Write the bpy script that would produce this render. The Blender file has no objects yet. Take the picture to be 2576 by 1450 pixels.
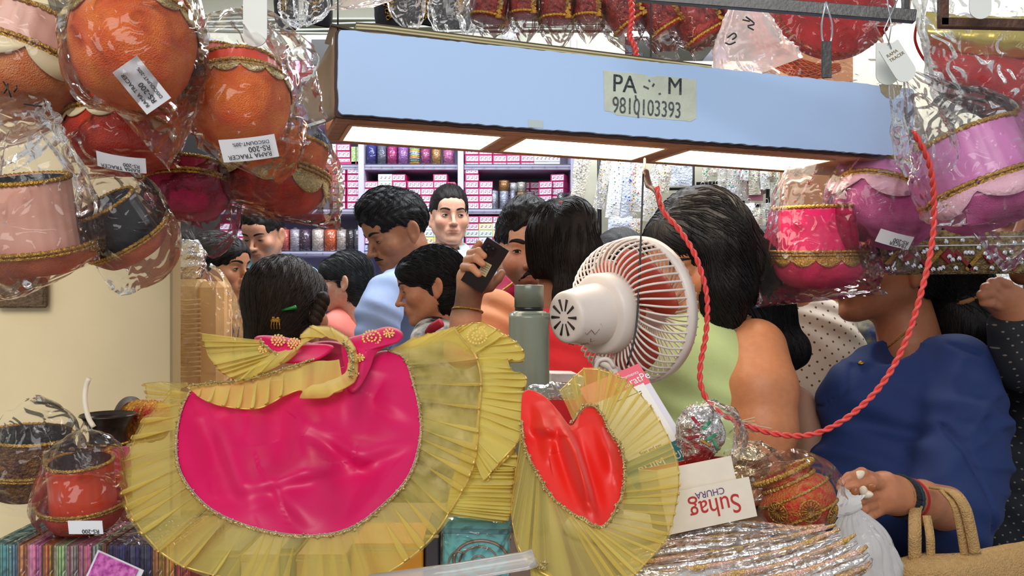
import bpy, bmesh, math, random
import numpy as np
from mathutils import Vector, Matrix, Euler
random.seed(7); rng = np.random.default_rng(7)
SC = bpy.context.scene; COL = SC.collection
# ---------- camera, world, exposure ----------
F = 2200.0; CZ = 1.4
cam = bpy.data.objects.new('camera', bpy.data.cameras.new('camera')); COL.objects.link(cam)
cam.location = (0, 0, CZ); cam.rotation_euler = (math.pi/2, 0, 0)
cam.data.sensor_width = 36; cam.data.lens = 36*F/2576; cam.data.clip_start = 0.05
SC.camera = cam
SC.view_settings.view_transform = 'Standard'; SC.view_settings.look = 'None'
SC.view_settings.gamma = 1; SC.view_settings.use_curve_mapping = False
SC.view_settings.exposure = 0.0
SC.cycles.transparent_max_bounces = 20; SC.cycles.max_bounces = 7
SC.cycles.sample_clamp_indirect = 6
W = bpy.data.worlds.new('world'); SC.world = W; W.use_nodes = True
W.node_tree.nodes['Background'].inputs[0].default_value = (0.90, 0.95, 1.0, 1)
W.node_tree.nodes['Background'].inputs[1].default_value = 0.50
def area(name, loc, target, sx, sy, power, col):
    l = bpy.data.lights.new(name, 'AREA'); l.shape = 'RECTANGLE'; l.size = sx; l.size_y = sy; l.energy = power; l.color = col
    o = bpy.data.objects.new(name, l); COL.objects.link(o); o.location = loc
    o.rotation_euler = (Vector(target)-Vector(loc)).to_track_quat('-Z', 'Y').to_euler(); return o
# daylight reaching the open stall front from the lane, and the shop's ceiling tube panels
area('lane_daylight', (-0.5, -2.2, 3.3), (0.1, 1.2, 1.6), 3.0, 1.6, 98, (1.0, 0.96, 0.92))
area('shop_ceiling_light', (-0.3, 3.0, 2.75), (-0.3, 3.2, 0), 2.4, 0.5, 52, (0.90, 0.95, 1.0))
area('shop_ceiling_light', (1.3, 2.6, 2.75), (1.3, 2.8, 0), 1.2, 0.5, 34, (0.92, 0.96, 1.0))

def P(px, py, Y): return np.array([(px-1288.0)/F*Y, Y, CZ-(py-725.0)/F*Y])
def V3(a): return np.asarray(a, float)

# ---------- materials ----------
MATS = {}
def nodes(m):
    m.use_nodes = True; return m.node_tree.nodes, m.node_tree.links
def mat(key, col, rough=0.5, metal=0.0, var=0.0, vscale=30, bump=0.0, bscale=200, emit=0, sheen=0, sub=0, coat=0, stretch=None, col2=None, attr=None, spec=None, detail=3):
    if key in MATS: return MATS[key]
    m = bpy.data.materials.new(key); N, L = nodes(m); b = N['Principled BSDF']; MATS[key] = m
    b.inputs['Base Color'].default_value = (*col, 1); b.inputs['Roughness'].default_value = rough; b.inputs['Metallic'].default_value = metal
    if spec is not None: b.inputs['Specular IOR Level'].default_value = spec
    if sheen: b.inputs['Sheen Weight'].default_value = sheen; b.inputs['Sheen Roughness'].default_value = 0.4; b.inputs['Sheen Tint'].default_value = (*[min(1, c*0.6+0.4) for c in col], 1)
    if coat: b.inputs['Coat Weight'].default_value = coat; b.inputs['Coat Roughness'].default_value = 0.12
    if sub: b.inputs['Subsurface Weight'].default_value = sub; b.inputs['Subsurface Scale'].default_value = 0.01; b.inputs['Subsurface Radius'].default_value = (1, .4, .2)
    if emit: b.inputs['Emission Color'].default_value = (*col, 1); b.inputs['Emission Strength'].default_value = emit
    tc = N.new('ShaderNodeTexCoord'); mp = N.new('ShaderNodeMapping'); L.new(tc.outputs['Object'], mp.inputs[0])
    if stretch: mp.inputs['Scale'].default_value = stretch
    src = None
    if attr:
        at = N.new('ShaderNodeAttribute'); at.attribute_name = attr; src = at.outputs['Color']
    if var or col2:
        n = N.new('ShaderNodeTexNoise'); n.inputs['Scale'].default_value = vscale; n.inputs['Detail'].default_value = detail; L.new(mp.outputs[0], n.inputs['Vector'])
        mx = N.new('ShaderNodeMix'); mx.data_type = 'RGBA'
        rm = N.new('ShaderNodeMapRange'); rm.inputs[1].default_value = .35; rm.inputs[2].default_value = .65; L.new(n.outputs[0], rm.inputs[0]); L.new(rm.outputs[0], mx.inputs['Factor'])
        if src is not None:
            mx.blend_type = 'MULTIPLY'; L.new(src, mx.inputs['A']); mx.inputs['B'].default_value = (1-var, 1-var, 1-var, 1)
        else:
            mx.inputs['A'].default_value = (*col, 1); mx.inputs['B'].default_value = (*(col2 or [c*(1-var) for c in col]), 1)
        src = mx.outputs['Result']
    if src is not None: L.new(src, b.inputs['Base Color'])
    if bump:
        n = N.new('ShaderNodeTexNoise'); n.inputs['Scale'].default_value = bscale; n.inputs['Detail'].default_value = 3; L.new(mp.outputs[0], n.inputs['Vector'])
        bp = N.new('ShaderNodeBump'); bp.inputs['Strength'].default_value = bump; bp.inputs['Distance'].default_value = 0.01; L.new(n.outputs[0], bp.inputs['Height']); L.new(bp.outputs[0], b.inputs['Normal'])
    return m
def film(key='clear_film', tint=(1, 1, 1), milk=0.02, bscale=28, bump=0.9, base=0.10, fk=.85):
    """clear cellophane: lets most light through, strong thin glossy creases"""
    if key in MATS: return MATS[key]
    m = bpy.data.materials.new(key); N, L = nodes(m); MATS[key] = m; N.remove(N['Principled BSDF']); out = N['Material Output']
    tr = N.new('ShaderNodeBsdfTransparent'); tr.inputs[0].default_value = (*tint, 1)
    gl = N.new('ShaderNodeBsdfGlossy'); gl.inputs['Roughness'].default_value = 0.06; gl.inputs[0].default_value = (1, 1, 1, 1)
    df = N.new('ShaderNodeBsdfTranslucent'); df.inputs[0].default_value = (.95, .95, .95, 1); dd = N.new('ShaderNodeBsdfDiffuse'); dd.inputs[0].default_value = (.95, .95, .95, 1)
    tc = N.new('ShaderNodeTexCoord'); v = N.new('ShaderNodeTexNoise'); v.inputs['Scale'].default_value = bscale; v.inputs['Detail'].default_value = 4; v.inputs['Distortion'].default_value = 1.5
    try: v.noise_type = 'RIDGED_MULTIFRACTAL'
    except Exception: pass
    L.new(tc.outputs['Object'], v.inputs['Vector'])
    bp = N.new('ShaderNodeBump'); bp.inputs['Strength'].default_value = bump; bp.inputs['Distance'].default_value = 0.012; L.new(v.outputs[0], bp.inputs['Height']); L.new(bp.outputs[0], gl.inputs['Normal'])
    lw = N.new('ShaderNodeFresnel'); lw.inputs[0].default_value = 1.45; L.new(bp.outputs[0], lw.inputs['Normal'])
    ad = N.new('ShaderNodeMath'); ad.operation = 'MULTIPLY_ADD'; ad.use_clamp = True; ad.inputs[1].default_value = fk; ad.inputs[2].default_value = base*0.12-.02; L.new(lw.outputs[0], ad.inputs[0])
    m0 = N.new('ShaderNodeMixShader'); m0.inputs[0].default_value = .5; L.new(df.outputs[0], m0.inputs[1]); L.new(dd.outputs[0], m0.inputs[2])
    m1 = N.new('ShaderNodeMixShader'); m1.inputs[0].default_value = milk; L.new(tr.outputs[0], m1.inputs[1]); L.new(m0.outputs[0], m1.inputs[2])
    m2 = N.new('ShaderNodeMixShader'); L.new(ad.outputs[0], m2.inputs[0]); L.new(m1.outputs[0], m2.inputs[1]); L.new(gl.outputs[0], m2.inputs[2])
    L.new(m2.outputs[0], out.inputs[0]); return m
def organza(key, col, opac=0.6, gold=0.3):
    if key in MATS: return MATS[key]
    m = bpy.data.materials.new(key); N, L = nodes(m); MATS[key] = m; b = N['Principled BSDF']; out = N['Material Output']
    tc = N.new('ShaderNodeTexCoord'); w = N.new('ShaderNodeTexNoise'); w.inputs['Scale'].default_value = 260; L.new(tc.outputs['UV'], w.inputs['Vector'])
    mp = N.new('ShaderNodeMapping'); mp.inputs['Scale'].default_value = (2.5, .12, 1); L.new(tc.outputs['UV'], mp.inputs[0]); L.new(mp.outputs[0], w.inputs['Vector'])
    n2 = N.new('ShaderNodeTexNoise'); n2.inputs['Scale'].default_value = 14; L.new(tc.outputs['Object'], n2.inputs['Vector'])
    mx = N.new('ShaderNodeMix'); mx.data_type = 'RGBA'; mx.inputs['A'].default_value = (*[c*.80 for c in col], 1); mx.inputs['B'].default_value = (*[min(1, c*1.15) for c in col], 1); L.new(w.outputs[0], mx.inputs['Factor']); L.new(mx.outputs['Result'], b.inputs['Base Color'])
    b.inputs['Roughness'].default_value = 0.38; b.inputs['Metallic'].default_value = gold; b.inputs['Sheen Weight'].default_value = .3
    bp = N.new('ShaderNodeBump'); bp.inputs['Strength'].default_value = .35; bp.inputs['Distance'].default_value = .003; L.new(w.outputs[0], bp.inputs['Height']); L.new(bp.outputs[0], b.inputs['Normal'])
    tr = N.new('ShaderNodeBsdfTransparent'); tr.inputs[0].default_value = (*[min(1, c*.3+.7) for c in col], 1)
    tl = N.new('ShaderNodeBsdfTranslucent'); tl.inputs[0].default_value = (*col, 1); m0 = N.new('ShaderNodeMixShader'); m0.inputs[0].default_value = .35
    L.new(b.outputs[0], m0.inputs[1]); L.new(tl.outputs[0], m0.inputs[2])
    lw = N.new('ShaderNodeLayerWeight'); lw.inputs[0].default_value = .45; ma = N.new('ShaderNodeMath'); ma.operation = 'MULTIPLY_ADD'; ma.use_clamp = True; ma.inputs[1].default_value = .5; ma.inputs[2].default_value = opac; L.new(lw.outputs['Facing'], ma.inputs[0])
    mq = N.new('ShaderNodeMapping'); mq.inputs['Scale'].default_value = (.11, .25, 1); L.new(tc.outputs['UV'], mq.inputs[0]); n3 = N.new('ShaderNodeTexNoise'); n3.inputs['Scale'].default_value = 1.0; n3.inputs['Detail'].default_value = 2; L.new(mq.outputs[0], n3.inputs['Vector'])
    r3 = N.new('ShaderNodeMapRange'); r3.inputs[1].default_value = .32; r3.inputs[2].default_value = .68; r3.inputs[3].default_value = -.16; r3.inputs[4].default_value = .22; L.new(n3.outputs[0], r3.inputs[0]); a3 = N.new('ShaderNodeMath'); a3.use_clamp = True; L.new(ma.outputs[0], a3.inputs[0]); L.new(r3.outputs[0], a3.inputs[1])
    m1 = N.new('ShaderNodeMixShader'); L.new(a3.outputs[0], m1.inputs[0]); L.new(tr.outputs[0], m1.inputs[1]); L.new(m0.outputs[0], m1.inputs[2]); L.new(m1.outputs[0], out.inputs[0]); return m
def emitm(key, col, s):
    if key in MATS: return MATS[key]
    m = bpy.data.materials.new(key); N, L = nodes(m); MATS[key] = m; N.remove(N['Principled BSDF']); e = N.new('ShaderNodeEmission'); e.inputs[0].default_value = (*col, 1); e.inputs[1].default_value = s; L.new(e.outputs[0], N['Material Output'].inputs[0]); return m
def srgb(r, g, b): return tuple(((c/255)/12.92 if c/255 <= .04045 else ((c/255+.055)/1.055)**2.4) for c in (r, g, b))

# ---------- objects ----------
def mesh_obj(name, v, f, m, smooth=True, parent=None, uv=None, cols=None, origin=None):
    v = np.asarray(v, float); org = V3(origin) if origin is not None else (V3(parent['_o']) if parent is not None else v.mean(0) if len(v) else V3((0, 0, 0)))
    me = bpy.data.meshes.new(name); 
    if isinstance(f, np.ndarray) and f.ndim == 2:
        k = f.shape[1]; me.vertices.add(len(v)); me.vertices.foreach_set('co', (v-org).astype(np.float32).ravel())
        me.loops.add(f.size); me.loops.foreach_set('vertex_index', f.astype(np.int32).ravel()); me.polygons.add(len(f)); me.polygons.foreach_set('loop_start', np.arange(0, f.size, k, dtype=np.int32)); me.polygons.foreach_set('loop_total', np.full(len(f), k, np.int32)); me.update(calc_edges=True)
    else: me.from_pydata((v-org).tolist(), [], [list(map(int, q)) for q in f]); me.update()
    ms = m if isinstance(m, (list, tuple)) else [m]
    for x in ms: me.materials.append(x)
    if smooth: me.polygons.foreach_set('use_smooth', np.ones(len(me.polygons), bool))
    if uv is not None:
        ul = me.uv_layers.new(name='UVMap'); li = np.zeros(len(me.loops), np.int32); me.loops.foreach_get('vertex_index', li); ul.data.foreach_set('uv', np.asarray(uv, np.float32)[li].ravel())
    if cols is not None:
        ca = me.color_attributes.new('tint', 'FLOAT_COLOR', 'POINT'); c4 = np.ones((len(v), 4), np.float32); c4[:, :3] = cols; ca.data.foreach_set('color', c4.ravel())
    o = bpy.data.objects.new(name, me); COL.objects.link(o)
    if parent is not None:
        o.parent = parent; pl = V3(parent['_o']); o.location = org-pl; o['_o'] = list(map(float, org))
    else: o.location = org; o['_o'] = list(map(float, org))
    return o
def thing(name, label, cat, loc, group=None):
    o = bpy.data.objects.new(name, None); COL.objects.link(o); o.location = loc; o['_o'] = list(map(float, loc)); o.empty_display_size = .02
    o['label'] = label; o['category'] = cat
    if group: o['group'] = group
    return o
def tag(o, label, cat, group=None):
    o['label'] = label; o['category'] = cat
    if group: o['group'] = group
    return o
def struct(o, label=None): o['kind'] = 'structure'; return o
def stuff(o): o['kind'] = 'stuff'; return o
class MB:
    """mesh collector: shapes in world coordinates, per-face material index"""
    def __init__(s): s.v = []; s.f = []; s.mi = []; s.n = 0
    def add(s, v, f, mi=0):
        v = np.asarray(v, float).reshape(-1, 3); s.v.append(v); s.f += [tuple(int(i)+s.n for i in q) for q in f]; s.mi += [mi]*len(f); s.n += len(v); return s
    def box(s, c, d, R=None, mi=0, bev=0):
        c = V3(c); h = V3(d)/2
        if bev and min(h) > bev*1.5:
            b = bev; vs = []; idx = {}
            for sx in (-1, 1):
                for sy in (-1, 1):
                    for sz in (-1, 1):
                        for ax in range(3):
                            q = h-b; q = q.copy(); q[ax] = h[ax]; vs.append(q*(sx, sy, sz)); idx[(sx, sy, sz, ax)] = len(vs)-1
            f = []
            for ax in range(3):
                o1, o2 = [a for a in range(3) if a != ax]
                for sg in (-1, 1):
                    q = []
                    for a, bb in ((-1, -1), (1, -1), (1, 1), (-1, 1)):
                        k = [0, 0, 0]; k[ax] = sg; k[o1] = a; k[o2] = bb; q.append(idx[(*k, ax)])
                    if (sg > 0) != (ax != 1): q = q[::-1]
                    f.append(q)
            for ax in range(3):
                o1, o2 = [a for a in range(3) if a != ax]
                for a in (-1, 1):
                    for bb in (-1, 1):
                        k1 = [0, 0, 0]; k1[o1] = a; k1[o2] = bb; k1[ax] = -1; k2 = list(k1); k2[ax] = 1
                        f.append([idx[(*k1, o1)], idx[(*k2, o1)], idx[(*k2, o2)], idx[(*k1, o2)]])
            for sx in (-1, 1):
                for sy in (-1, 1):
                    for sz in (-1, 1): f.append([idx[(sx, sy, sz, a)] for a in range(3)])
            vs = np.array(vs)
        else:
            vs = np.array([(x, y, z) for x in (-1, 1) for y in (-1, 1) for z in (-1, 1)])*h
            f = [(0, 1, 3, 2), (4, 6, 7, 5), (0, 4, 5, 1), (2, 3, 7, 6), (0, 2, 6, 4), (1, 5, 7, 3)]
        if R is not None: vs = vs@np.array(R)[:3, :3].T
        return s.add(vs+c, f, mi)
    def tube(s, pts, r, n=8, mi=0, cap=True):
        v, f = tube_vf(pts, r, n, cap); return s.add(v, f, mi)
    def obj(s, name, m, parent=None, smooth=False, origin=None):
        v = np.concatenate(s.v); o = mesh_obj(name, v, s.f, m, smooth, parent, origin=origin)
        if any(s.mi): o.data.polygons.foreach_set('material_index', s.mi)
        if bm_normals: fixn(o)
        return o
bm_normals = True
def fixn(o):
    b = bmesh.new(); b.from_mesh(o.data); bmesh.ops.recalc_face_normals(b, faces=b.faces); b.to_mesh(o.data); b.free()
def tube_vf(pts, r, n=8, cap=True):
    pts = V3(pts); k = len(pts); r = np.broadcast_to(np.asarray(r, float), (k,)) if np.ndim(r) < 2 else r
    t = np.gradient(pts, axis=0); t /= np.linalg.norm(t, axis=1)[:, None]+1e-12
    up = V3((0, 0, 1)) if abs(t[0, 2]) < .9 else V3((1, 0, 0)); a = np.cross(t[0], up); a /= np.linalg.norm(a); vs = []
    for i in range(k):
        a = a-t[i]*a.dot(t[i]); a /= np.linalg.norm(a)+1e-12; b = np.cross(t[i], a)
        for j in range(n):
            th = 2*math.pi*j/n; vs.append(pts[i]+r[i]*(math.cos(th)*a+math.sin(th)*b))
    f = [(i*n+j, i*n+(j+1) % n, (i+1)*n+(j+1) % n, (i+1)*n+j) for i in range(k-1) for j in range(n)]
    if cap: f += [tuple(range(n))[::-1], tuple((k-1)*n+j for j in range(n))]
    return np.array(vs), f
def spline(pts, n, closed=False):
    """Catmull-Rom resample of a polyline (any dimension) at n points, even arclength"""
    p = V3(pts); m = len(p)
    if closed: q = np.vstack([p[-1], p, p[0], p[1]]); segs = m
    else: q = np.vstack([2*p[0]-p[1], p, 2*p[-1]-p[-2]]); segs = m-1
    out = []
    for i in range(segs):
        t = np.linspace(0, 1, 12, endpoint=False)[:, None]; a, b, c, d = q[i], q[i+1], q[i+2], q[i+3]
        out.append(.5*(2*b+(c-a)*t+(2*a-5*b+4*c-d)*t**2+(3*b-a-3*c+d)*t**3))
    out = np.vstack(out+[(q[1] if closed else p[-1])[None]])
    L = np.r_[0, np.cumsum(np.linalg.norm(np.diff(out, axis=0), axis=1))]; s = np.linspace(0, L[-1], n, endpoint=not closed)
    return np.stack([np.interp(s, L, out[:, k]) for k in range(out.shape[1])], 1)
def PX(pts, Y=None):
    """pixel control points (px,py[,Y]) -> world"""
    return np.array([P(p[0], p[1], p[2] if len(p) > 2 else Y) for p in pts])
def grid_faces(nu, nv, closed=False):
    """rows nv, columns nu"""
    c = nu if closed else nu-1; i, j = np.meshgrid(np.arange(nv-1), np.arange(c), indexing='ij'); i = i.ravel(); j = j.ravel(); j2 = (j+1) % nu
    return np.stack([i*nu+j, i*nu+j2, (i+1)*nu+j2, (i+1)*nu+j], 1)
def hashn(p, seed=0):
    h = np.sin(p[..., 0]*127.1+p[..., 1]*311.7+p[..., 2]*74.7+seed*17.3)*43758.5453; return h-np.floor(h)
def vnoise(p, scale=1.0, seed=0):
    p = np.asarray(p, float)*scale; i = np.floor(p); f = p-i; f = f*f*(3-2*f); r = 0
    for a in (0, 1):
        for b in (0, 1):
            for c in (0, 1):
                w = (f[..., 0] if a else 1-f[..., 0])*(f[..., 1] if b else 1-f[..., 1])*(f[..., 2] if c else 1-f[..., 2]); r = r+w*hashn(i+(a, b, c), seed)
    return r*2-1
def rotm(yaw=0, pitch=0, roll=0):
    return np.array(Matrix.Rotation(math.radians(yaw), 3, 'Z')@Matrix.Rotation(math.radians(pitch), 3, 'X')@Matrix.Rotation(math.radians(roll), 3, 'Y'))
def basis(axis, ref=(0, 0, 1)):
    """rotation whose local Z is axis"""
    z = V3(axis); z /= np.linalg.norm(z); r = V3(ref); x = np.cross(r, z)
    if np.linalg.norm(x) < 1e-4: x = np.cross((0, 1, 0), z)
    x /= np.linalg.norm(x); y = np.cross(z, x); return np.stack([x, y, z], 1)
def lathe_vf(prof, n=40, c=(0, 0, 0), R=None, wob=0, seed=0, sq=(1, 1)):
    prof = V3(prof); th = np.linspace(0, 2*math.pi, n, endpoint=False); r = prof[:, 0][:, None]; z = prof[:, 1][:, None]+0*th
    x = r*np.cos(th)*sq[0]; y = r*np.sin(th)*sq[1]; v = np.stack([x, y, z], -1).reshape(-1, 3)
    if wob: v = v*(1+wob*vnoise(v, 25, seed)[:, None])
    if R is not None: v = v@np.array(R).T
    return v+V3(c), grid_faces(n, len(prof), True)
def text(body, origin, xdir, up, size, m, parent=None, name='lettering', ext=0.0002, align='LEFT', sx=1.0, label=None, off=0, bold=0):
    cu = bpy.data.curves.new(name, 'FONT'); cu.body = body; cu.size = size; cu.extrude = ext; cu.align_x = align; cu.align_y = 'CENTER'; cu.materials.append(m); cu.offset = off+0*bold
    t_ = bpy.data.objects.new('t', cu); COL.objects.link(t_); bpy.context.view_layer.update(); me = bpy.data.meshes.new_from_object(t_.evaluated_get(bpy.context.evaluated_depsgraph_get())); bpy.data.objects.remove(t_); bpy.data.curves.remove(cu)
    if not me.materials: me.materials.append(m)
    o = bpy.data.objects.new(name, me); COL.objects.link(o); x = Vector(xdir).normalized(); u = Vector(up); n = x.cross(u).normalized(); u = n.cross(x)
    M = Matrix((x, u, n)).transposed().to_4x4(); org = V3(origin)
    o.scale = (sx, 1, 1)
    if parent is not None: o.parent = parent; org = org-V3(parent['_o'])
    o.location = org; o.rotation_euler = M.to_euler(); return o

def dotmat(key, base, dot, scale=46, thr=.16):
    """regular printed dots on cloth"""
    m = bpy.data.materials.new(key); N, L = nodes(m); b = N['Principled BSDF']; b.inputs['Roughness'].default_value = .8; tc = N.new('ShaderNodeTexCoord'); mp = N.new('ShaderNodeMapping'); mp.inputs['Scale'].default_value = (scale, .001, scale); mp.inputs['Rotation'].default_value = (0, .5, 0); v = N.new('ShaderNodeTexVoronoi'); v.inputs['Randomness'].default_value = 0; v.inputs['Scale'].default_value = 1.0
    L.new(tc.outputs['Object'], mp.inputs[0]); L.new(mp.outputs[0], v.inputs['Vector']); lt = N.new('ShaderNodeMath'); lt.operation = 'LESS_THAN'; lt.inputs[1].default_value = thr; L.new(v.outputs['Distance'], lt.inputs[0]); mx = N.new('ShaderNodeMix'); mx.data_type = 'RGBA'; mx.inputs['A'].default_value = (*base, 1); mx.inputs['B'].default_value = (*dot, 1); L.new(lt.outputs[0], mx.inputs['Factor']); L.new(mx.outputs['Result'], b.inputs['Base Color']); return m

def surf(o, px, py, lift=.001):
    """point where the line of sight through a pixel first meets object o (to rest small things on it)"""
    bpy.context.view_layer.update(); M = o.matrix_world.inverted(); a = M@Vector((0, 0, CZ)); d = (M.to_3x3()@Vector(P(px, py, 1)-V3((0, 0, CZ)))).normalized(); ok, h, n, i = o.ray_cast(a, d)
    return np.array(o.matrix_world@(h+n*lift)) if ok else P(px, py, o.location.y)
# ---------- signed-distance modelling for bodies, hair and clothes ----------
def s_ell(p, c, r, R=None):
    q = p-np.asarray(c, np.float32)
    if R is not None: q = q@np.asarray(R, np.float32)
    r = np.asarray(r, np.float32); k0 = np.sqrt(((q/r)**2).sum(-1)); k1 = np.sqrt(((q/(r*r))**2).sum(-1))+1e-9
    return k0*(k0-1)/k1
def s_cap(p, a, b, ra, rb=None):
    rb = ra if rb is None else rb; a = np.asarray(a, np.float32); b = np.asarray(b, np.float32); ab = b-a
    h = np.clip(((p-a)@ab)/max(float(ab@ab), 1e-12), 0, 1); d = p-a-h[..., None]*ab
    return np.sqrt((d*d).sum(-1))-(ra+(rb-ra)*h)
def su(a, b, k):
    h = np.maximum(k-np.abs(a-b), 0)/k; return np.minimum(a, b)-h*h*k*.25
def ss(a, b, k):
    """a minus b"""
    return -su(-a, b, k)
def si(a, b, k): return -su(-a, -b, k)
def polygonise(f, lo, hi, h, B=8):
    lo = V3(lo); n = np.maximum(np.ceil((V3(hi)-lo)/h/B).astype(int), 1); N = n*B+1
    cc = [lo[a]+(np.arange(n[a])*B+B/2)*h for a in range(3)]; C = np.stack(np.meshgrid(*cc, indexing='ij'), -1).astype(np.float32)
    fc = f(C.reshape(-1, 3)).reshape(n); act = np.abs(fc) < B*h*1.05
    G = np.empty(N, np.float32); G[:-1, :-1, :-1] = np.repeat(np.repeat(np.repeat(fc, B, 0), B, 1), B, 2); G[-1] = G[-2]; G[:, -1] = G[:, -2]; G[:, :, -1] = G[:, :, -2]
    ai = np.argwhere(act); loc = np.stack(np.meshgrid(*[np.arange(B+1)]*3, indexing='ij'), -1).reshape(-1, 3)
    for s in range(0, len(ai), 400):
        I = (ai[s:s+400, None, :]*B+loc[None]).reshape(-1, 3); G[I[:, 0], I[:, 1], I[:, 2]] = f((lo+I*h).astype(np.float32))
    S = G < 0; S[0] = S[-1] = False; S[:, 0] = S[:, -1] = False; S[:, :, 0] = S[:, :, -1] = False
    G = np.where((~S) & (G < 0), 1e-4, G)
    cnt = np.zeros(tuple(np.array(S.shape)-1), np.int8)
    for a in (0, 1):
        for b in (0, 1):
            for c in (0, 1): cnt += S[a:S.shape[0]-1+a, b:S.shape[1]-1+b, c:S.shape[2]-1+c]
    ci = np.argwhere((cnt > 0) & (cnt < 8)); vid = -np.ones(cnt.shape, np.int64); vid[ci[:, 0], ci[:, 1], ci[:, 2]] = np.arange(len(ci))
    acc = np.zeros((len(ci), 3)); w = np.zeros(len(ci)); off = [(a, b, c) for a in (0, 1) for b in (0, 1) for c in (0, 1)]
    val = {o: G[ci[:, 0]+o[0], ci[:, 1]+o[1], ci[:, 2]+o[2]] for o in off}
    for o in off:
        for ax in range(3):
            if o[ax] == 0:
                q = list(o); q[ax] = 1; q = tuple(q); A, Bv = val[o], val[q]; m = (A < 0) != (Bv < 0); t = np.where(m, A/np.where(m, A-Bv, 1), 0); t = np.clip(t, 0, 1)
                pos = np.tile(np.array(o, float), (len(ci), 1)); pos[:, ax] += t; acc += np.where(m[:, None], pos, 0); w += m
    v = lo+(ci+acc/np.maximum(w, 1)[:, None])*h; F_ = []
    for ax in range(3):
        u, w2 = [(1, 2), (2, 0), (0, 1)][ax]; sl0 = [slice(None)]*3; sl1 = [slice(None)]*3; sl0[ax] = slice(0, -1); sl1[ax] = slice(1, None)
        a0, a1 = S[tuple(sl0)], S[tuple(sl1)]; e = np.argwhere(a0 != a1)
        if not len(e): continue
        e = e[(e[:, u] > 0) & (e[:, w2] > 0) & (e[:, u] < S.shape[u]-1) & (e[:, w2] < S.shape[w2]-1)]; ins = S[e[:, 0], e[:, 1], e[:, 2]]
        def g(du, dw):
            q = e.copy(); q[:, u] += du; q[:, w2] += dw; return vid[q[:, 0], q[:, 1], q[:, 2]]
        Q = np.stack([g(-1, -1), g(0, -1), g(0, 0), g(-1, 0)], 1); Q[~ins] = Q[~ins][:, ::-1]; F_.append(Q)
    return v, np.concatenate(F_)
def sd_grad(f, p, e=1.5e-3):
    p = p.astype(np.float32); g = np.stack([f(p+np.eye(3, dtype=np.float32)[a]*e)-f(p-np.eye(3, dtype=np.float32)[a]*e) for a in range(3)], -1); return g/(np.linalg.norm(g, axis=-1, keepdims=True)+1e-9)
def strands(f, seeds, dirfn, steps=14, step=.012, off=.0012, r=.0008, curl=0.15, seed=0, lift=0):
    """hair locks that flow over the surface f=0 along dirfn"""
    p = seeds.copy(); R = np.random.default_rng(seed); n = len(p); path = [p]; bias = R.normal(0, curl, (n, 3)); stop = np.zeros(n, bool)
    for k in range(steps):
        d = dirfn(p)+bias; g = sd_grad(f, p); d = d-g*(d*g).sum(-1, keepdims=True)*.92; d /= np.linalg.norm(d, axis=1, keepdims=True)+1e-9
        p = p+d*step; g = sd_grad(f, p); dist = f(p.astype(np.float32)); p = p-g*np.clip(dist-off-lift*k, -.02, .02)[:, None]; path.append(p)
    A = np.stack(path, 1); k = A.shape[1]; t = np.gradient(A, axis=1); t /= np.linalg.norm(t, axis=2, keepdims=True)+1e-9
    a = np.cross(t, np.array([.3, .5, .81])); a /= np.linalg.norm(a, axis=2, keepdims=True)+1e-9; b = np.cross(t, a); rr = r*(1-.75*np.linspace(0, 1, k)**3)[None, :, None]; V_ = []
    for j in range(3):
        th = 2*math.pi*j/3; V_.append(A+rr*(math.cos(th)*a+math.sin(th)*b))
    V_ = np.stack(V_, 2).reshape(-1, 3); idx = np.arange(n*k*3).reshape(n, k, 3); F_ = [np.stack([idx[:, :-1, j], idx[:, :-1, (j+1) % 3], idx[:, 1:, (j+1) % 3], idx[:, 1:, j]], -1).reshape(-1, 4) for j in range(3)]
    return V_, np.concatenate(F_)
# ---------- the shop shell ----------
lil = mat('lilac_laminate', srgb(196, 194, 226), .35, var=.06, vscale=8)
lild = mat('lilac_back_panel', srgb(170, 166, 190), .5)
wallm = mat('beige_distemper', srgb(212, 212, 196), .8, var=.08, vscale=5, bump=.05)
dark = mat('dark_shutter_steel', srgb(34, 30, 30), .6); black = mat('black_enamel', srgb(14, 14, 16), .35)
def slab(name, c, d, m, R=None, bev=0): return struct(MB().box(c, d, R, bev=bev).obj(name, m))
slab('floor', (0, 3, -.02), (7.6, 10, .04), mat('grey_floor_tile', srgb(150, 145, 140), .4, var=.1, vscale=3))
slab('ceiling', (0, 4.6, 3.02), (7.6, 5.4, .04), mat('white_ceiling', srgb(232, 234, 226), .8, var=.04))
slab('wall_back', (0, 7.25, 1.5), (7.6, .1, 3.0), wallm)
slab('wall_right', (3.75, 4.4, 1.5), (.1, 5.8, 3.0), wallm)
slab('wall_left', (-3.0, 4.4, 1.5), (.1, 5.8, 3.0), wallm)
# beige bulkhead above the shelves, with cable run and a small label plate
bk = MB(); bk.box((-.95, 4.12, 2.47), (2.9, .5, .12)).box((-.95, 4.2, 2.70), (2.9, .3, .10)); struct(bk.obj('trim_1', wallm))
for k in range(4):
    pts = [(-2.2+.4*i, 3.86-.01*k, 2.535+.012*k+.010*math.sin(i*1.3+k)) for i in range(9)]
    v, f = tube_vf(spline(pts, 40), .004+.001*(k % 2), 6); o = mesh_obj('cable', v, f, mat('cable_grey', srgb(205, 208, 200), .5)); tag(o, ['uppermost grey cable run along top of beige bulkhead', 'second grey cable along beige bulkhead ledge', 'third thin cable sagging along beige bulkhead', 'lowest pale cable run along the beige bulkhead'][3-k], 'cable', 'cables above the shelves')
# dark roller shutter recess behind cream counter panel
slab('trim_2', P(492, 760, 3.2)+np.array([0, 0, -.3]), (.16, .06, 1.9), dark)
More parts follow.
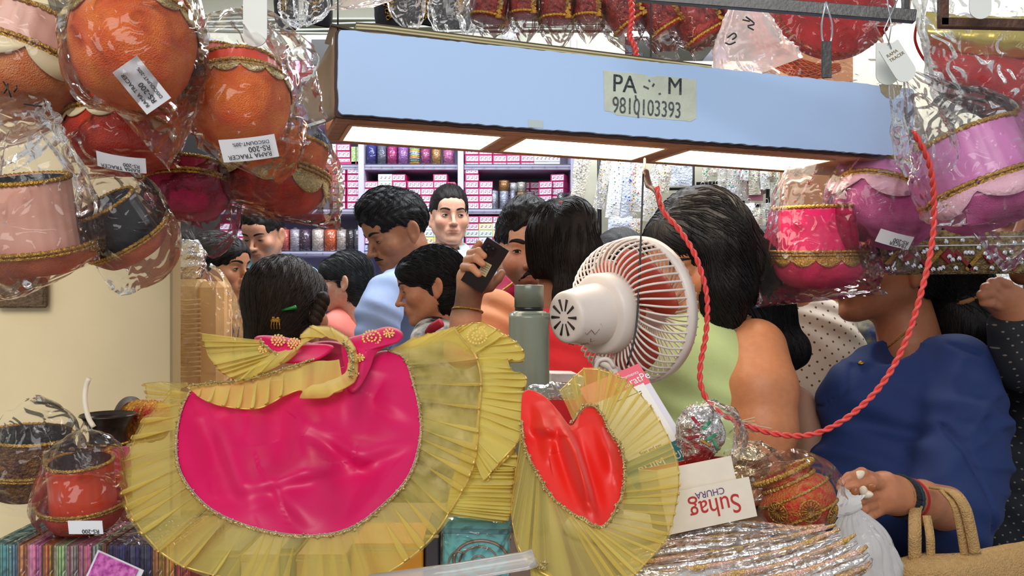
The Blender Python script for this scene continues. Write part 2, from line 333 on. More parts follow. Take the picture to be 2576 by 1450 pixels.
# ceiling lamps
for i, (x0, x1, y) in enumerate(((1335, 1500, 76), (1500, 1640, 74), (1450, 1560, 104), (1400, 1462, 128))):
    Y = 1.58*F/(725-y); xc = ((x0+x1)/2-1288)/F*Y; w = (x1-x0)/F*Y
    T = thing('ceiling_light', 'flat bright white ceiling light panel, %s' % ['large one above the box, left of its pair', 'large one right of its pair near red cord', 'middle sized one in second row', 'smallest one farthest back'][i], 'light', (xc, Y, 2.98), 'ceiling light panels')
    mb = MB(); h = .22
    mb.box((xc, Y, 2.985), (w+.03, h+.03, .02)); mb.obj('frame', mat('white_metal', (.8, .8, .8), .4), T); MB().box((xc, Y, 2.972), (w, h, .008)).obj('diffuser', emitm('cool_panel', (.93, .97, 1), 7), T)
# small white bullet camera on bracket
T = thing('security_camera', 'white bullet security camera on short post above light box', 'camera', P(1287, 110, 3.82))
v, f = tube_vf(PX([(1287, 165, 3.86), (1287, 135, 3.83), (1286, 100, 3.82)]), .011, 10); mesh_obj('mount_post', v, f, mat('white_plastic', (.8, .82, .85), .35), True, T)
v, f = lathe_vf([(0, -.035), (.03, -.034), (.036, -.01), (.03, .02), (.0, .03)], 20, P(1284, 84, 3.82), basis((.3, -1, .1))); mesh_obj('housing', v, f, mat('white_plastic', (.8, .82, .85), .35), True, T)

# ---------- shelving ----------
SY = 3.86
def sz(py): return CZ-(py-725)/F*SY
def sx(px): return (px-1288)/F*SY
bays = [(540, 905), (914, 1152), (1166, 1440)]; levels = [185, 300, 414, 526, 632, 740, 850]
sh = thing('wall_shelving', 'lilac laminate shelving with three bays along the back of shop', 'shelving', (sx(990), SY, .9))
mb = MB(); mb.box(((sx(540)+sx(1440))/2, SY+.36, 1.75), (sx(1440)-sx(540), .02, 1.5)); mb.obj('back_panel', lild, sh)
for px in (532, 909, 1159, 1443): MB().box((sx(px), SY+.17, 1.75), (.026, .36, 1.5), bev=.002).obj('upright', lil, sh)
for (a, b) in bays:
    for l in levels:
        MB().box(((sx(a)+sx(b))/2, SY+.18, sz(l)-.011), (sx(b)-sx(a)-.004, .34, .022), bev=.002).obj('shelf', lil, sh); mb = MB()
        MB().box(((sx(a)+sx(b))/2, SY-.002, sz(l)-.0005), (sx(b)-sx(a)-.004, .006, .004)).obj('shelf_edge_strip', mat('shelf_edge_dark', srgb(60, 66, 84), .3), sh)
        mb = MB(); n = 9 if b-a > 220 else 5
        for i in range(n): mb.box((sx(a)+(i+.7)*(sx(b)-sx(a))/n, SY+.0, sz(l)-.012), (.0035, .006, .006))
        stuff(mb.obj('price_clip', mat('clip_grey', srgb(110, 112, 130), .5), sh))
# bangle boxes
prints = {'pink': (srgb(186, 44, 108), srgb(230, 218, 236)), 'green': (srgb(190, 205, 190), srgb(214, 226, 220)), 'white': (srgb(214, 214, 226), srgb(228, 230, 236)), 'blue': (srgb(40, 90, 180), srgb(200, 214, 240)), 'yellow': (srgb(224, 206, 120), srgb(226, 224, 200))}
def boxmesh(w, h, d, st):
    c1, c2 = prints[st]; mb = MB(); mb.box((0, d/2, h/2), (w, d, h), bev=.0012)
    for k in range(3): mb.box((w*(-.26+.29*k)+w*.0, -.0004, h*.48), (w*.265, .0012, h*.74), mi=1)
    for k in range(3):
        for j in range(2): mb.box((w*(-.26+.29*k)+w*(.03 if j else -.02), -.0012, h*(.40+.2*j)), (w*.12, .0008, h*.09), mi=2)
    o = mb.obj('tmp', [mat('card_'+st, c1, .45, var=.08, vscale=40), mat('label_'+st, c2, .5, var=.06, vscale=200), mat('label_print', srgb(120, 70, 110), .6)], origin=(0, 0, 0)); me = o.data; bpy.data.objects.remove(o); return me
BM = {st: boxmesh(.0625, .0305, .11, st) for st in prints}
bc = 0; STK = {}
ORD = ['first', 'second', 'third', 'fourth', 'fifth', 'sixth', 'seventh', 'eighth', 'ninth', 'tenth', 'eleventh', 'twelfth', 'thirteenth']
def stackcol(px, pyb, n, st='pink', lab='', grp='', jitter=1, mix=None, Y=SY, rot=0):
    global bc
    x = (px-1288)/F*Y; z = CZ-(pyb-725)/F*Y
    STK[lab] = STK.get(lab, -1)+1
    for k in range(n):
        s_ = st if mix is None else mix[k % len(mix)]; o = bpy.data.objects.new('bangle_box', BM[s_]); COL.objects.link(o); r = random.uniform(-1, 1)*jitter
        o.location = (x+.0015*r, Y+.012+.004*random.random(), z+.0003+k*.0312); o.rotation_euler = (0, 0, math.radians(r*2+rot)); o['_o'] = list(o.location); o['label'] = lab.replace('{c}', s_).replace('in the stacks', '%s up in %s stack' % (ORD[k], ORD[STK[lab]])); o['label'] = o['label'] if len(o['label'].split()) <= 16 else o['label'].replace('small ', '').replace(' the ', ' '); o['category'] = 'box'; o['group'] = grp; bc += 1
G = 'flat labelled bangle boxes on the lilac shelves'
def L_(where): return 'small {c} bangle box in the stacks ' + where
for px, n in ((566, 3), (603, 2)): stackcol(px, 632, n+1, lab=L_('on the far left lowest shelf, behind women'), grp=G)
for px, n in ((558, 3), (596, 3)): stackcol(px, 526+70-66, n, lab=L_('under the pink baskets at far left'), grp=G)
for px, n in ((850, 6), (888, 6)): stackcol(px, 526, n, lab=L_('beside the lit orange basket'), grp=G)
o = MB().box((sx(868), SY+.07, sz(526)+.0312*6+.012), (.125, .12, .022), rotm(0, 0, -2), bev=.001).obj('bangle_box', mat('card_pink', srgb(206, 40, 110), .45)); tag(o, 'long flat plain pink box lying on top of left stacks', 'box')
for px, n, st in ((720, 5, 'pink'), (760, 5, 'pink'), (800, 6, 'pink')): stackcol(px, 414, 3, st, L_('on top left shelf behind orange basket'), G)
for px, st in ((826, 'green'), (862, 'pink')): stackcol(px, 414, 3, st, L_('at the left end just below light box'), G)
for px in (888, 901):
    o = MB().box((sx(px), SY+.06, sz(414)+.04), (.02, .1, .08), bev=.001).obj('carton', mat('card_greenprint', srgb(205, 220, 170), .5, col2=srgb(120, 160, 90), vscale=140)); tag(o, 'narrow upright %s carton standing beside pink stacks' % ('green printed' if px == 888 else 'rightmost green printed'), 'box')
for px, n, mx_ in ((932, 4, ['pink', 'white', 'pink', 'pink']), (968, 5, ['pink', 'blue', 'yellow', 'green', 'white']), (1003, 5, None), (1040, 4, None), (1074, 4, None), (1108, 5, None)): stackcol(px, 526, n, lab=L_('on middle shelf above the young man'), grp=G, mix=mx_, jitter=2.5)
for px in (932, 968, 1003): stackcol(px, 632, 3, lab=L_('beside the young man below middle shelf'), grp=G, mix=['blue', 'pink', 'green'])
for px in (1072, 1108, 1140): stackcol(px, 632, 4 if px < 1100 else 3, lab=L_('behind the man in white shirt'), grp=G, mix=['pink', 'yellow', 'green', 'white'])
for k, px in enumerate((1186, 1221, 1256, 1291, 1326, 1361, 1392)): stackcol(px, 425-1, 3 if px < 1360 else 2, ('pink' if px < 1350 else 'white'), L_('right bay just below the light panels'), G)
for px, n in ((1186, 6), (1221, 4)): stackcol(px, 526, n, lab=L_('right bay left side, above white shirt man'), grp=G)
for px, n in ((1280, 4), (1316, 4), (1350, 4)): stackcol(px, 526, n, lab=L_('right bay behind the silver bangle rolls'), grp=G, Y=SY+.12, jitter=3)
for px in (1372, 1402): stackcol(px, 526, 4 if px < 1400 else 5, lab=L_('right bay beside grey and gold rolls'), grp=G, rot=-18)
for px, mx_ in ((1186, ['pink', 'pink', 'green', 'pink', 'pink']), (1221, ['green', 'white', 'green', 'yellow', 'pink']), (1256, ['pink', 'pink', 'yellow', 'white', 'pink']), (1330, ['pink']*5), (1366, ['pink']*5), (1402, ['green', 'pink', 'pink'])): stackcol(px, 632, len(mx_), lab=L_('lower right bay beside the phone'), grp=G, mix=mx_)
for px in (1120, 1200, 1240, 840, 880, 700): stackcol(px, 740, 2, lab=L_('on lowest shelf seen between heads'), grp=G, mix=['pink', 'green'])
# bangle rolls
filmr = film('roll_film', milk=.02, bscale=40, base=.3)
def roll(px, pyb, wpx, hpx, col, lab, Y=SY, stripes=None, wrap=True, cat='bangle roll', grp='rolls of bangles on the lilac shelves', metal=0.0):
    r = wpx/F*Y/2; h = hpx/F*Y; c = np.array([(px-1288)/F*Y, Y+.012+r, CZ-(pyb-725)/F*Y+.001]); T = thing('bangle_roll', lab, cat, c, grp)
    n = max(8, int(h/.0045)); prof = [(0, 0)]
    for k in range(n): z0 = h*k/n; prof += [(r*.93, z0), (r, z0+h/n*.3), (r, z0+h/n*.7), (r*.93, z0+h/n*.98)]
    prof += [(r*.8, h), (0, h*.99)]; v, f = lathe_vf(prof, 20, c); o = mesh_obj('bangle_stack', v, f, mat('bangle_%d_%d_%d' % col, srgb(*col), .35, metal, var=.18, vscale=80), True, T)
    if stripes:
        for q in stripes: o.data.materials.append(mat('bangle_%d_%d_%d' % q, srgb(*q), .35))
        mi = [((i//20-1)//4 % (len(stripes)+1)) for i in range(len(f))]; o.data.polygons.foreach_set('material_index', mi)
    if wrap:
        v, f = lathe_vf([(0, 0), (r*1.06, .001), (r*1.07, h*.5), (r*1.05, h*1.02), (r*.5, h*1.05), (r*.2, h*1.12), (0, h*1.1)], 16, c, wob=.02, seed=px); mesh_obj('plastic_wrap', v, f, filmr, True, T)
tb = [(932, 26, 50, (52, 50, 150), 'navy'), (958, 24, 48, (110, 116, 140), 'slate grey'), (984, 27, 46, (186, 40, 130), 'deep magenta'), (1012, 27, 46, (170, 110, 190), 'mauve'), (1041, 27, 44, (230, 225, 215), 'rainbow striped'), (1069, 25, 42, (176, 70, 140), 'plum pink'), (1096, 24, 42, (186, 140, 70), 'mustard brown'), (1127, 30, 42, (206, 120, 176), 'light orchid pink')]
for px, w, h, c, nm in tb: roll(px, 414, w, h, c, '%s bangle roll on the top middle shelf under the lights' % nm, stripes=[(230, 120, 50), (250, 230, 90), (80, 150, 90), (225, 225, 225), (40, 90, 150)] if 'rainbow' in nm else None)
tc_ = [(712, 24, (225, 100, 90), 'coral red'), (738, 27, (200, 190, 205), 'pale lilac'), (764, 30, (88, 50, 86), 'dark purple'), (796, 34, (226, 212, 206), 'cream white'), (828, 34, (232, 112, 50), 'bright orange'), (856, 28, (206, 192, 190), 'dull beige'), (880, 24, (50, 26, 40), 'near black maroon'), (898, 24, (112, 112, 128), 'slate grey'), (808, 16, (214, 110, 60), 'rust orange'), (640, 26, (40, 40, 90), 'navy blue'), (590, 26, (120, 120, 140), 'grey blue')]
for px, w, c, nm in tc_: roll(px, 632, w, 54, c, '%s bangle roll on the shelf right of the man in light blue' % nm, Y=SY+(.06 if px == 808 else 0))
roll(931, 526, 26, 50, (214, 50, 130), 'hot pink bangle roll on middle shelf left of young man'); roll(958, 526, 26, 50, (240, 130, 90), 'peach orange bangle roll behind the young man hair', wrap=False); roll(1036, 526, 28, 48, (70, 84, 96), 'dark teal bangle roll right of the young man hair'); 
o = MB().box(P(1132, 470, SY)+np.array([0, .06, -.01]), (.05, .06, .07), bev=.006).obj('pouch', mat('pink_pouch', srgb(232, 100, 140), .5, var=.1)); tag(o, 'square pink pouch with clear knotted top beside pillar', 'pouch')
for px, w, h, c, nm in ((1268, 26, 26, (180, 130, 60), 'upper gold wrapped'), (1243, 20, 46, (170, 176, 196), 'left tall silver'), (1268, 24, 46, (176, 184, 205), 'second tall silver'), (1290, 14, 46, (150, 160, 186), 'thin silver'), (1312, 26, 42, (196, 160, 100), 'lower gold'), (1334, 22, 42, (150, 150, 164), 'grey')): roll(px, 526 if 'upper' not in nm else 480, w, h, c, '%s bangle roll in the right shelf bay' % nm, metal=.3)
for px, w, h, c, nm in ((1292, 22, 22, (200, 200, 206), 'short silver'), (1312, 24, 24, (200, 196, 190), 'short white gold')): roll(px, 482, w, h, c, '%s bangle roll on top of taller rolls' % nm, metal=.3, Y=SY+.01)
for px, c, nm in ((1436, (60, 60, 66), 'charcoal'), (1410, (90, 90, 96), 'smoke grey')): roll(px+4, 526, 24, 40, c, '%s bangle roll at far right end of shelf' % nm, Y=SY-.06)
roll(930, 632, 24, 40, (36, 40, 130), 'royal blue bangle roll half behind the young man', wrap=True); roll(945, 632, 20, 44, (30, 34, 110), 'second royal blue bangle roll behind young man')
# pink packs on high shelf
for i, (px, c, w) in enumerate(((706, (130, 40, 130), 30), (738, (235, 130, 190), 34), (770, (225, 225, 230), 28))):
    T = thing('hanging_pack', '%s pack with printed card on the high shelf' % ['purple and white', 'pink and silver', 'small white'][i], 'pack', P(px, 185, SY)); x = (px-1288)/F*SY; z = sz(185)
    MB().box((x, SY+.04, z+.045), (w/F*SY, .05, .09), bev=.002).obj('pack_body', mat('pack_%d' % i, srgb(*c), .4, col2=srgb(235, 225, 235), vscale=60), T); MB().box((x, SY+.01, z+.1), (w/F*SY*.96, .002, .02)).obj('header_card', mat('header_white', srgb(220, 222, 220), .4), T)
for k, px in enumerate((1546, 1566, 1586, 1606, 1556, 1578)): 
    stz = 150-13*(k//4)-12*(k % 2); stackcol(px, stz+20, 2, lab='small {c} printed box in the stacks on high far shelf', grp='boxes on the far high shelf', mix=['pink', 'blue'], Y=5.2)
slab('trim_4', P(1575, 176, 5.25)+np.array([0, .1, 0]), (.35, .3, .02), lil); slab('trim_5', P(1800, 185, 4.2), (.06, .3, .2), lil)
# framed poster seen over the box
T = thing('framed_poster', 'black framed poster with pink corner seen above light box', 'poster', P(1375, 130, 4.6)); MB().box(P(1375, 142, 4.6), (.13, .02, .12), rotm(0, 0, -16)).obj('frame', black, T); v, f = tube_vf([P(1375, 100, 4.6), np.r_[P(1375, 100, 4.6)[:2], 3.0]], .002, 5); mesh_obj('hanging_wire', v, f, black, True, T); MB().box(P(1380, 146, 4.585), (.09, .01, .08), rotm(0, 0, -16)).obj('print', mat('poster_pink', srgb(190, 80, 140), .5), T)
T = thing('wall_screen', 'dark screen in lilac frame left of the light box', 'screen', P(800, 120, 3.8)); MB().box(P(812, 130, 3.8), (.14, .02, .14)).obj('frame', lil, T); MB().box(P(816, 132, 3.785), (.11, .01, .11)).obj('screen_glass', black, T)

# ---------- rack wall of hanging jewellery packets ----------
RY = 3.45
slab('wall_side_1', P(1730, 560, RY+.1)+np.array([.15, 0, -.35]), (1.15, .04, 2.0), mat('rack_board', srgb(205, 203, 184), .7, var=.05))
rack = thing('display_rack', 'black metal display rack of rods on the beige board', 'rack', P(1740, 800, RY))
for px in (1508, 1742, 1868, 1932): v, f = tube_vf(PX([(px, 200, RY), (px, 900, RY)]), .009, 8); mesh_obj('upright_rod', v, f, black, True, rack)
for a, b, py in ((1508, 1742, 478), (1752, 1826, 462), (1508, 1742, 380), (1742, 1932, 380), (1508, 1742, 600), (1508, 1742, 700), (1742, 1932, 590), (1742, 1932, 640), (1742, 1932, 520), (1508, 1742, 300), (1742, 1932, 290)): v, f = tube_vf(PX([(a, py, RY-.02), (b, py-3, RY-.02)]), .006, 8); mesh_obj('cross_rod', v, f, black, True, rack)
for px in (1508, 1742, 1868, 1932):
    for py in (300, 480, 600, 800): c_ = P(px, py, RY); MB().box(c_+V3((0, .038, 0)), (.012, .076, .012)).obj('wall_bracket', black, rack)
pkf = film('packet_film', milk=.30, bscale=60, base=.5); pkc = [mat('packet_white', srgb(228, 232, 236), .3, var=.12, vscale=60, bump=.5, bscale=120, coat=.5), mat('packet_pearl', srgb(214, 210, 196), .25, .25, var=.2, vscale=90, bump=.5, bscale=140), mat('packet_ice', srgb(196, 206, 222), .25, var=.2, vscale=90, bump=.6, bscale=120, coat=.6)]
gem = [mat('gem_gold', srgb(214, 170, 90), .25, .8), mat('gem_red', srgb(170, 40, 60), .2), mat('gem_silver', srgb(210, 214, 224), .18, .9), mat('gem_blue', srgb(50, 90, 190), .2), mat('gem_green', srgb(60, 150, 110), .2), mat('gem_pink', srgb(220, 120, 150), .3)]
def packet(px, py, w, h, tilt, kind, lab, Y, gcol=(2, 0), dense=26, chain_=False):
    c = P(px, py, Y); Wd = w/F*Y; Hh = h/F*Y; T = thing('jewellery_packet', lab, 'packet', c, 'jewellery packets hanging on the rack'); nu, nv = 7, 9; U, V_ = np.meshgrid(np.linspace(-.5, .5, nu), np.linspace(0, -1, nv)); R = rotm(0, 0, tilt)
    seed = int(px*3+py); nz = vnoise(np.stack([U*3, V_*3, 0*U+seed], -1), 1.0, seed); y = -.006*nz-.010*(1-(2*U)**2)*np.sin(-V_*math.pi)**.6
    fr = np.stack([U*Wd*(1+.06*nz), y, V_*Hh], -1).reshape(-1, 3); bkv = np.stack([U*Wd*(1+.06*nz), -y*.1+.004, V_*Hh], -1).reshape(-1, 3); g = grid_faces(nu, nv)
    v = np.vstack([fr, bkv])@R.T+c; mesh_obj('pouch', v, np.vstack([g, g[:, ::-1]+nu*nv]), [pkf, pkc[0], pkc[1], pkc[2]][kind], True, T)
    R2 = np.random.default_rng(seed); mb = MB()
    for k in range(dense):
        u = R2.uniform(-.38, .38) if not chain_ else .25*math.sin(k*.9)*(k % 2*2-1)*.8; w_ = R2.uniform(.15, .92) if not chain_ else .1+.85*k/dense; q = np.array([u*Wd, -.014-.002*R2.random(), -w_*Hh]); s_ = R2.uniform(.0016, .0042); vs = np.array([(1, 0, 0), (-1, 0, 0), (0, 1, 0), (0, -1, 0), (0, 0, 1.3), (0, 0, -1.3)])*s_
        mb.add((vs@rotm(R2.uniform(0, 90), R2.uniform(0, 90)).T+q)@R.T+c, [(0, 2, 4), (2, 1, 4), (1, 3, 4), (3, 0, 4), (2, 0, 5), (1, 2, 5), (3, 1, 5), (0, 3, 5)], mi=k % len(gcol))
    stuff(mb.obj('beads', [gem[i] for i in gcol], T))
    if tilt > -50:
        th = np.linspace(0, 2*math.pi, 14); v, f = tube_vf(np.stack([c[0]+.008*np.cos(th), c[1]+0*th, c[2]+.008+.010*np.sin(th)], 1), .0010, 5, False); mesh_obj('hook_ring', v, f, mat('steel_wire', (.6, .6, .62), .3, .9), True, T)
hand = [(1478, 372, 34, 140, 12, 2, 'long pearl garland packet at the left end of rack', (2,), True), (1462, 380, 30, 80, 6, 2, 'short pearl garland packet beside long one', (2,), True), (1530, 388, 30, 140, 10, 0, 'tall clear packet at left of rack tilting right', (2, 0), False), (1556, 392, 34, 158, 6, 1, 'tall white packet with blue beads down one side', (3, 4, 2), True), (1578, 400, 26, 150, 2, 3, 'tall pale blue packet twisted at the bottom', (3, 2), False), (1598, 404, 16, 140, 4, 0, 'narrow strip of gold beads in clear plastic', (0, 0), True),
        (1606, 422, 46, 110, 3, 1, 'white square packet with coloured beads near black wire', (4, 3, 1, 2), False), (1642, 440, 40, 118, 4, 0, 'clear packet with yellow clip behind red cord', (2, 0), False), (1600, 380, 30, 74, 0, 1, 'white packet with pink flowers below the lamp', (5, 5), False), (1560, 545, 60, 52, 0, 3, 'wide pale packet with silver pins low on left of rack', (2, 2), False), (1598, 550, 36, 60, 2, 0, 'clear packet with gold and red pieces above fan', (1, 0), False), (1668, 396, 40, 100, 14, 0, 'tilted clear packet left of wide upper packet', (2, 0), False), (1712, 388, 56, 80, 0, 3, 'wide clear packet of silver pieces under the lamp', (2,), False), (1680, 396, 30, 90, 8, 2, 'grey translucent packet hanging behind hair', (2,), False)]
for a in hand: packet(a[0], a[1], a[2], a[3], a[4], a[5], a[6], RY-.05, a[7], chain_=a[8])
i = 0; rows = [(395, 1765, 1940, 22, 58), (470, 1758, 1850, 20, 62), (400, 1835, 1930, 26, 84), (520, 1850, 1960, 24, 60), (600, 1868, 1960, 26, 54), (440, 1940, 1962, 18, 70), (545, 1938, 1966, 20, 60), (650, 1880, 1966, 22, 50), (560, 1775, 1862, 22, 60), (640, 1500, 1620, 24, 70), (640, 1790, 1880, 24, 70), (310, 1780, 1930, 24, 60), (310, 1520, 1740, 24, 60)]
wh = ['upper row left of black rod', 'second row on curved hooks', 'upper right with gold flowers', 'mid row right of the hair', 'lower row right of the hair', 'at right beside orange post', 'lower at right beside post', 'bottom row by the hair', 'centre row behind hair', 'low behind fan', 'low behind hair', 'above lamp level right', 'above lamp level left']
for ri, (py, a, b, w, h) in enumerate(rows):
    x = a+w/2; q_ = 0
    while x < b:
        packet(x, py+random.uniform(-10, 10), w*random.uniform(.85, 1.3), h*random.uniform(.8, 1.2), random.uniform(-7, 7), random.choice([0, 0, 1, 2, 3]), 'plastic jewellery packet, %s from left, ' % ORD[min(q_, 12)] + wh[ri], RY-.05-.01*(i % 3), random.choice([(2, 0), (2,), (0, 1), (2, 5), (2, 4)]), 14); x += w*.92; i += 1; q_ += 1
MB().box(P(1895, 470, RY-.03), (.075, .004, .11)).obj('backing_card', mat('pink_card', srgb(200, 130, 160), .6)); o = bpy.data.objects['backing_card']; tag(o, 'dull pink backing card behind packets right of hair', 'card')
# ochre post at the right
slab('trim_3', P(2010, 650, 2.6)+np.array([.05, 0, -.3]), (.19, .08, 2.2), mat('ochre_painted_post', srgb(196, 132, 84), .6, var=.06))
slab('wall_side_2', P(2420, 900, 2.9), (1.2, .04, 2.4), mat('rack_board2', srgb(206, 200, 178), .7, var=.05)); MB().box(P(2500, 1215, 2.85), (.5, .02, .05)).obj('trim_6', mat('red_strip', srgb(170, 30, 40), .5)); struct(bpy.data.objects['trim_6'])
for i in range(7): packet(2445+i*22, 690+6*(i % 2), 26, 90, 0, 1, 'white carded packet beside raised fist, %s' % ['first from hair', 'second from hair', 'third from hair', 'fourth from hair', 'fifth from hair', 'sixth from hair', 'by frame edge'][i], 2.7, (0, 1), 10)

# ---------- the hanging light box ----------
A0 = np.array([-.249, 1.25]); U_ = np.array([.954, .29]); U_ /= np.linalg.norm(U_); Nn = np.array([-U_[1], U_[0]]); LEN = .997
def lb(s, d, z): q = A0+U_*s+Nn*d; zz = z-.019*s/LEN; return np.array([q[0], q[1], zz])
ZT, ZB, DP = 1.769, 1.649, .215
Rl = np.array([[U_[0], Nn[0], 0], [U_[1], Nn[1], 0], [-.019, 0, 1]])
LB = thing('light_box', 'long pale blue hanging light box with three lit panels under it', 'light', lb(LEN/2, DP/2, ZB))
wood = mat('brown_ply', srgb(196, 142, 108), .55, var=.35, vscale=22, stretch=(1, 6, 6), bump=.15)
bluef = bpy.data.materials.new('pale_blue_laminate'); N, L = nodes(bluef); b = N['Principled BSDF']; b.inputs['Roughness'].default_value = .22; tc = N.new('ShaderNodeTexCoord'); n1 = N.new('ShaderNodeTexNoise'); n1.inputs['Scale'].default_value = 24; n1.inputs['Detail'].default_value = 8; n1.inputs['Roughness'].default_value = .7; L.new(tc.outputs['Object'], n1.inputs[0]); cr = N.new('ShaderNodeValToRGB'); cr.color_ramp.elements[0].position = .70; cr.color_ramp.elements[0].color = (*srgb(184, 214, 254), 1); cr.color_ramp.elements[1].position = .76; cr.color_ramp.elements[1].color = (*srgb(110, 110, 110), 1); L.new(n1.outputs[0], cr.inputs[0]); L.new(cr.outputs[0], b.inputs['Base Color'])
# front board: rounded, slightly chipped outline with thickness
def rrect(s0, s1, z0, z1, r, chip=.0, n=120, fn=lb, d=0.0):
    pts = []
    for (cs, cz, a0) in ((s1-r, z1-r, 0), (s0+r, z1-r, 90), (s0+r, z0+r, 180), (s1-r, z0+r, 270)):
        for k in range(7): a = math.radians(a0+15*k); pts.append((cs+r*math.cos(a), cz+r*math.sin(a)))
    out = []
    for k in range(len(pts)):
        a = np.array(pts[k]); b_ = np.array(pts[(k+1) % len(pts)]); m = max(1, int(np.linalg.norm(b_-a)/.006))
        for j in range(m): q = a+(b_-a)*j/m; q = q+chip*np.array([vnoise(np.array([q[0], q[1], 0.]), 90), vnoise(np.array([q[0], q[1], 3.]), 120)]); out.append(q)
    return np.array(out)
ol = rrect(0, LEN, ZB, ZT, .007, .0011); k = len(ol); vf = np.array([lb(q[0], -.004, q[1]) for q in ol]+[lb(q[0], .004, q[1]) for q in ol]); mesh_obj('front_board', vf, [list(range(k))[::-1], [k+i for i in range(k)]]+[(i, (i+1) % k, k+(i+1) % k, k+i) for i in range(k)], bluef, False, LB)
# dark ply edge behind
ol = rrect(-.004, LEN+.003, ZB-.004, ZT+.001, .006, .0008); k = len(ol); vf = np.array([lb(q[0], .004, q[1]) for q in ol]+[lb(q[0], .012, q[1]) for q in ol]); mesh_obj('ply_edge', vf, [list(range(k))[::-1], [k+i for i in range(k)]]+[(i, (i+1) % k, k+(i+1) % k, k+i) for i in range(k)], mat('dark_ply_edge', srgb(66, 44, 38), .7), False, LB)
def lbox(s0, s1, d0, d1, z0, z1, name, m, bev=0.001): c = lb((s0+s1)/2, (d0+d1)/2, (z0+z1)/2); return MB().box(c, (s1-s0, d1-d0, z1-z0), Rl, bev=bev).obj(name, m, LB)
lbox(0, LEN, DP-.012, DP, ZB-.004, ZT, 'rear_board', wood); lbox(LEN-.01, LEN, .012, DP-.012, ZB, ZT, 'end_board', wood)
# warped left end board flaring outward at the back
rows_ = []
for t in np.linspace(0, 1, 10):
    for z in np.linspace(0, 1, 8):
        rows_.append(lb(-.004-.060*t**1.3*(.55+.45*math.sin(z*3.0)), .008+(DP-.03)*t, ZB-.004+(ZT-ZB)*(z*(1-.42*t)+.04*t)+.002))
mesh_obj('end_panel', rows_, grid_faces(8, 10), mat('tan_tape_board', srgb(150, 118, 88), .25, var=.25, vscale=14, bump=.2, bscale=20, coat=.4), True, LB).modifiers.new('t', 'SOLIDIFY').thickness = .004
# underside frame: rails and cross bars, lamps recessed
pan = [(.020, .262), (.292, .545), (.580, .868)]
lbox(0, LEN, .012, .040, ZB-.006, ZB+.006, 'bottom_rail', wood); lbox(0, LEN, DP-.032, DP, ZB-.006, ZB+.006, 'bottom_rail', wood)
xs = [(0, .020), (.262, .292), (.545, .580), (.868, LEN)]
for a, b_ in xs: lbox(a, b_, .040, DP-.032, ZB-.006, ZB+.006, 'cross_bar', wood)
for a, b_ in pan:
    mb = MB()
    for q in ((a, a+.006, .040, DP-.032), (b_-.006, b_, .040, DP-.032), (a, b_, .040, .046), (a, b_, DP-.038, DP-.032)): mb.box(lb((q[0]+q[1])/2, (q[2]+q[3])/2, ZB-.003), (q[1]-q[0], q[3]-q[2], .010), Rl)
    fo = mb.obj('lamp_frame', mat('tan_lamp_frame', srgb(226, 182, 140), .4), LB)
    MB().box(lb((a+b_)/2, (.046+DP-.038)/2, ZB-.004), (b_-a-.012, DP-.084, .004), Rl).obj('lamp_diffuser', emitm('warm_panel', (1, .86, .68), 9.5), fo)
# lifted lid strip on top (layered ply edge)
for i, (dz, c) in enumerate(((.000, (70, 60, 44)), (.003, (196, 184, 140)), (.006, (120, 108, 76)), (.009, (205, 196, 150)), (.012, (80, 70, 50)))):
    pts = [lb(s, .03+.001*i, ZT+.004+dz*.9+.010*math.sin(min(1, s/.05)*1.57)*(1-s/.62)) for s in np.linspace(.03, .62, 20)]; v = []; 
    for p in pts: v += [p+np.array([0, 0, .0017]), p-np.array([0, 0, .0017]), p+np.array([Nn[0]*.15, Nn[1]*.15, -.0017]), p+np.array([Nn[0]*.15, Nn[1]*.15, .0017])]
    f = [(a*4+j, a*4+(j+1) % 4, (a+1)*4+(j+1) % 4, (a+1)*4+j) for a in range(19) for j in range(4)]+[(0, 1, 2, 3)]; mesh_obj('lid_layer', v, f, mat('ply_layer_%d' % c[0], srgb(*c), .7), False, LB)
MB().box(lb(.015, .05, ZT+.004), (.05, .1, .003), Rl@rotm(0, 0, 8)).obj('lid_corner', mat('ply_layer_70', srgb(70, 60, 44), .7), LB)
# worn paper sticker
def lpx(px, py):  # point on front board seen at a pixel
    t = (px-1288)/F; s = (t*A0[1]-A0[0])/(U_[0]-t*U_[1]); Y = A0[1]+U_[1]*s; return s, CZ-(py-725)/F*Y+.019*s/LEN
s0, z0 = lpx(1515, 290); s1, z1 = lpx(1748, 245); zt = lpx(1515, 178)[1]
st_ = mat('aged_sticker', srgb(206, 214, 196), .55, var=.1, vscale=60, bump=.1); rb = MB(); rs = np.random.default_rng(3)
top = [(s0+(s1-s0)*t, zt-.001*rs.random()-(.004 if .43 < t < .55 else 0)) for t in np.linspace(0, 1, 15)]; bot = [(s0+(s1-s0)*t+(.002 if t < .1 else 0), z0+.0015*rs.random()*1+(.005 if t < .1 or t > .95 else 0)) for t in np.linspace(0, 1, 15)]
v = [lb(a, -.0046, b_) for a, b_ in top]+[lb(a, -.0046, b_) for a, b_ in bot]+[lb(a, -.0040, b_) for a, b_ in top]+[lb(a, -.0040, b_) for a, b_ in bot]; f = [(i, i+1, 16+i, 15+i) for i in range(14)]+[(30+i, 31+i, i+1, i) for i in range(14)]+[(15+i, 16+i, 46+i, 45+i) for i in range(14)]
stk = mesh_obj('sticker', v, f, st_, False, LB); ink = mat('faded_black_ink', srgb(52, 60, 66), .7, col2=srgb(110, 120, 120), vscale=300); ink2 = mat('faded_grey_ink', srgb(90, 102, 104), .7, col2=srgb(140, 150, 146), vscale=260)
U3 = (Rl@V3((1, 0, 0)))
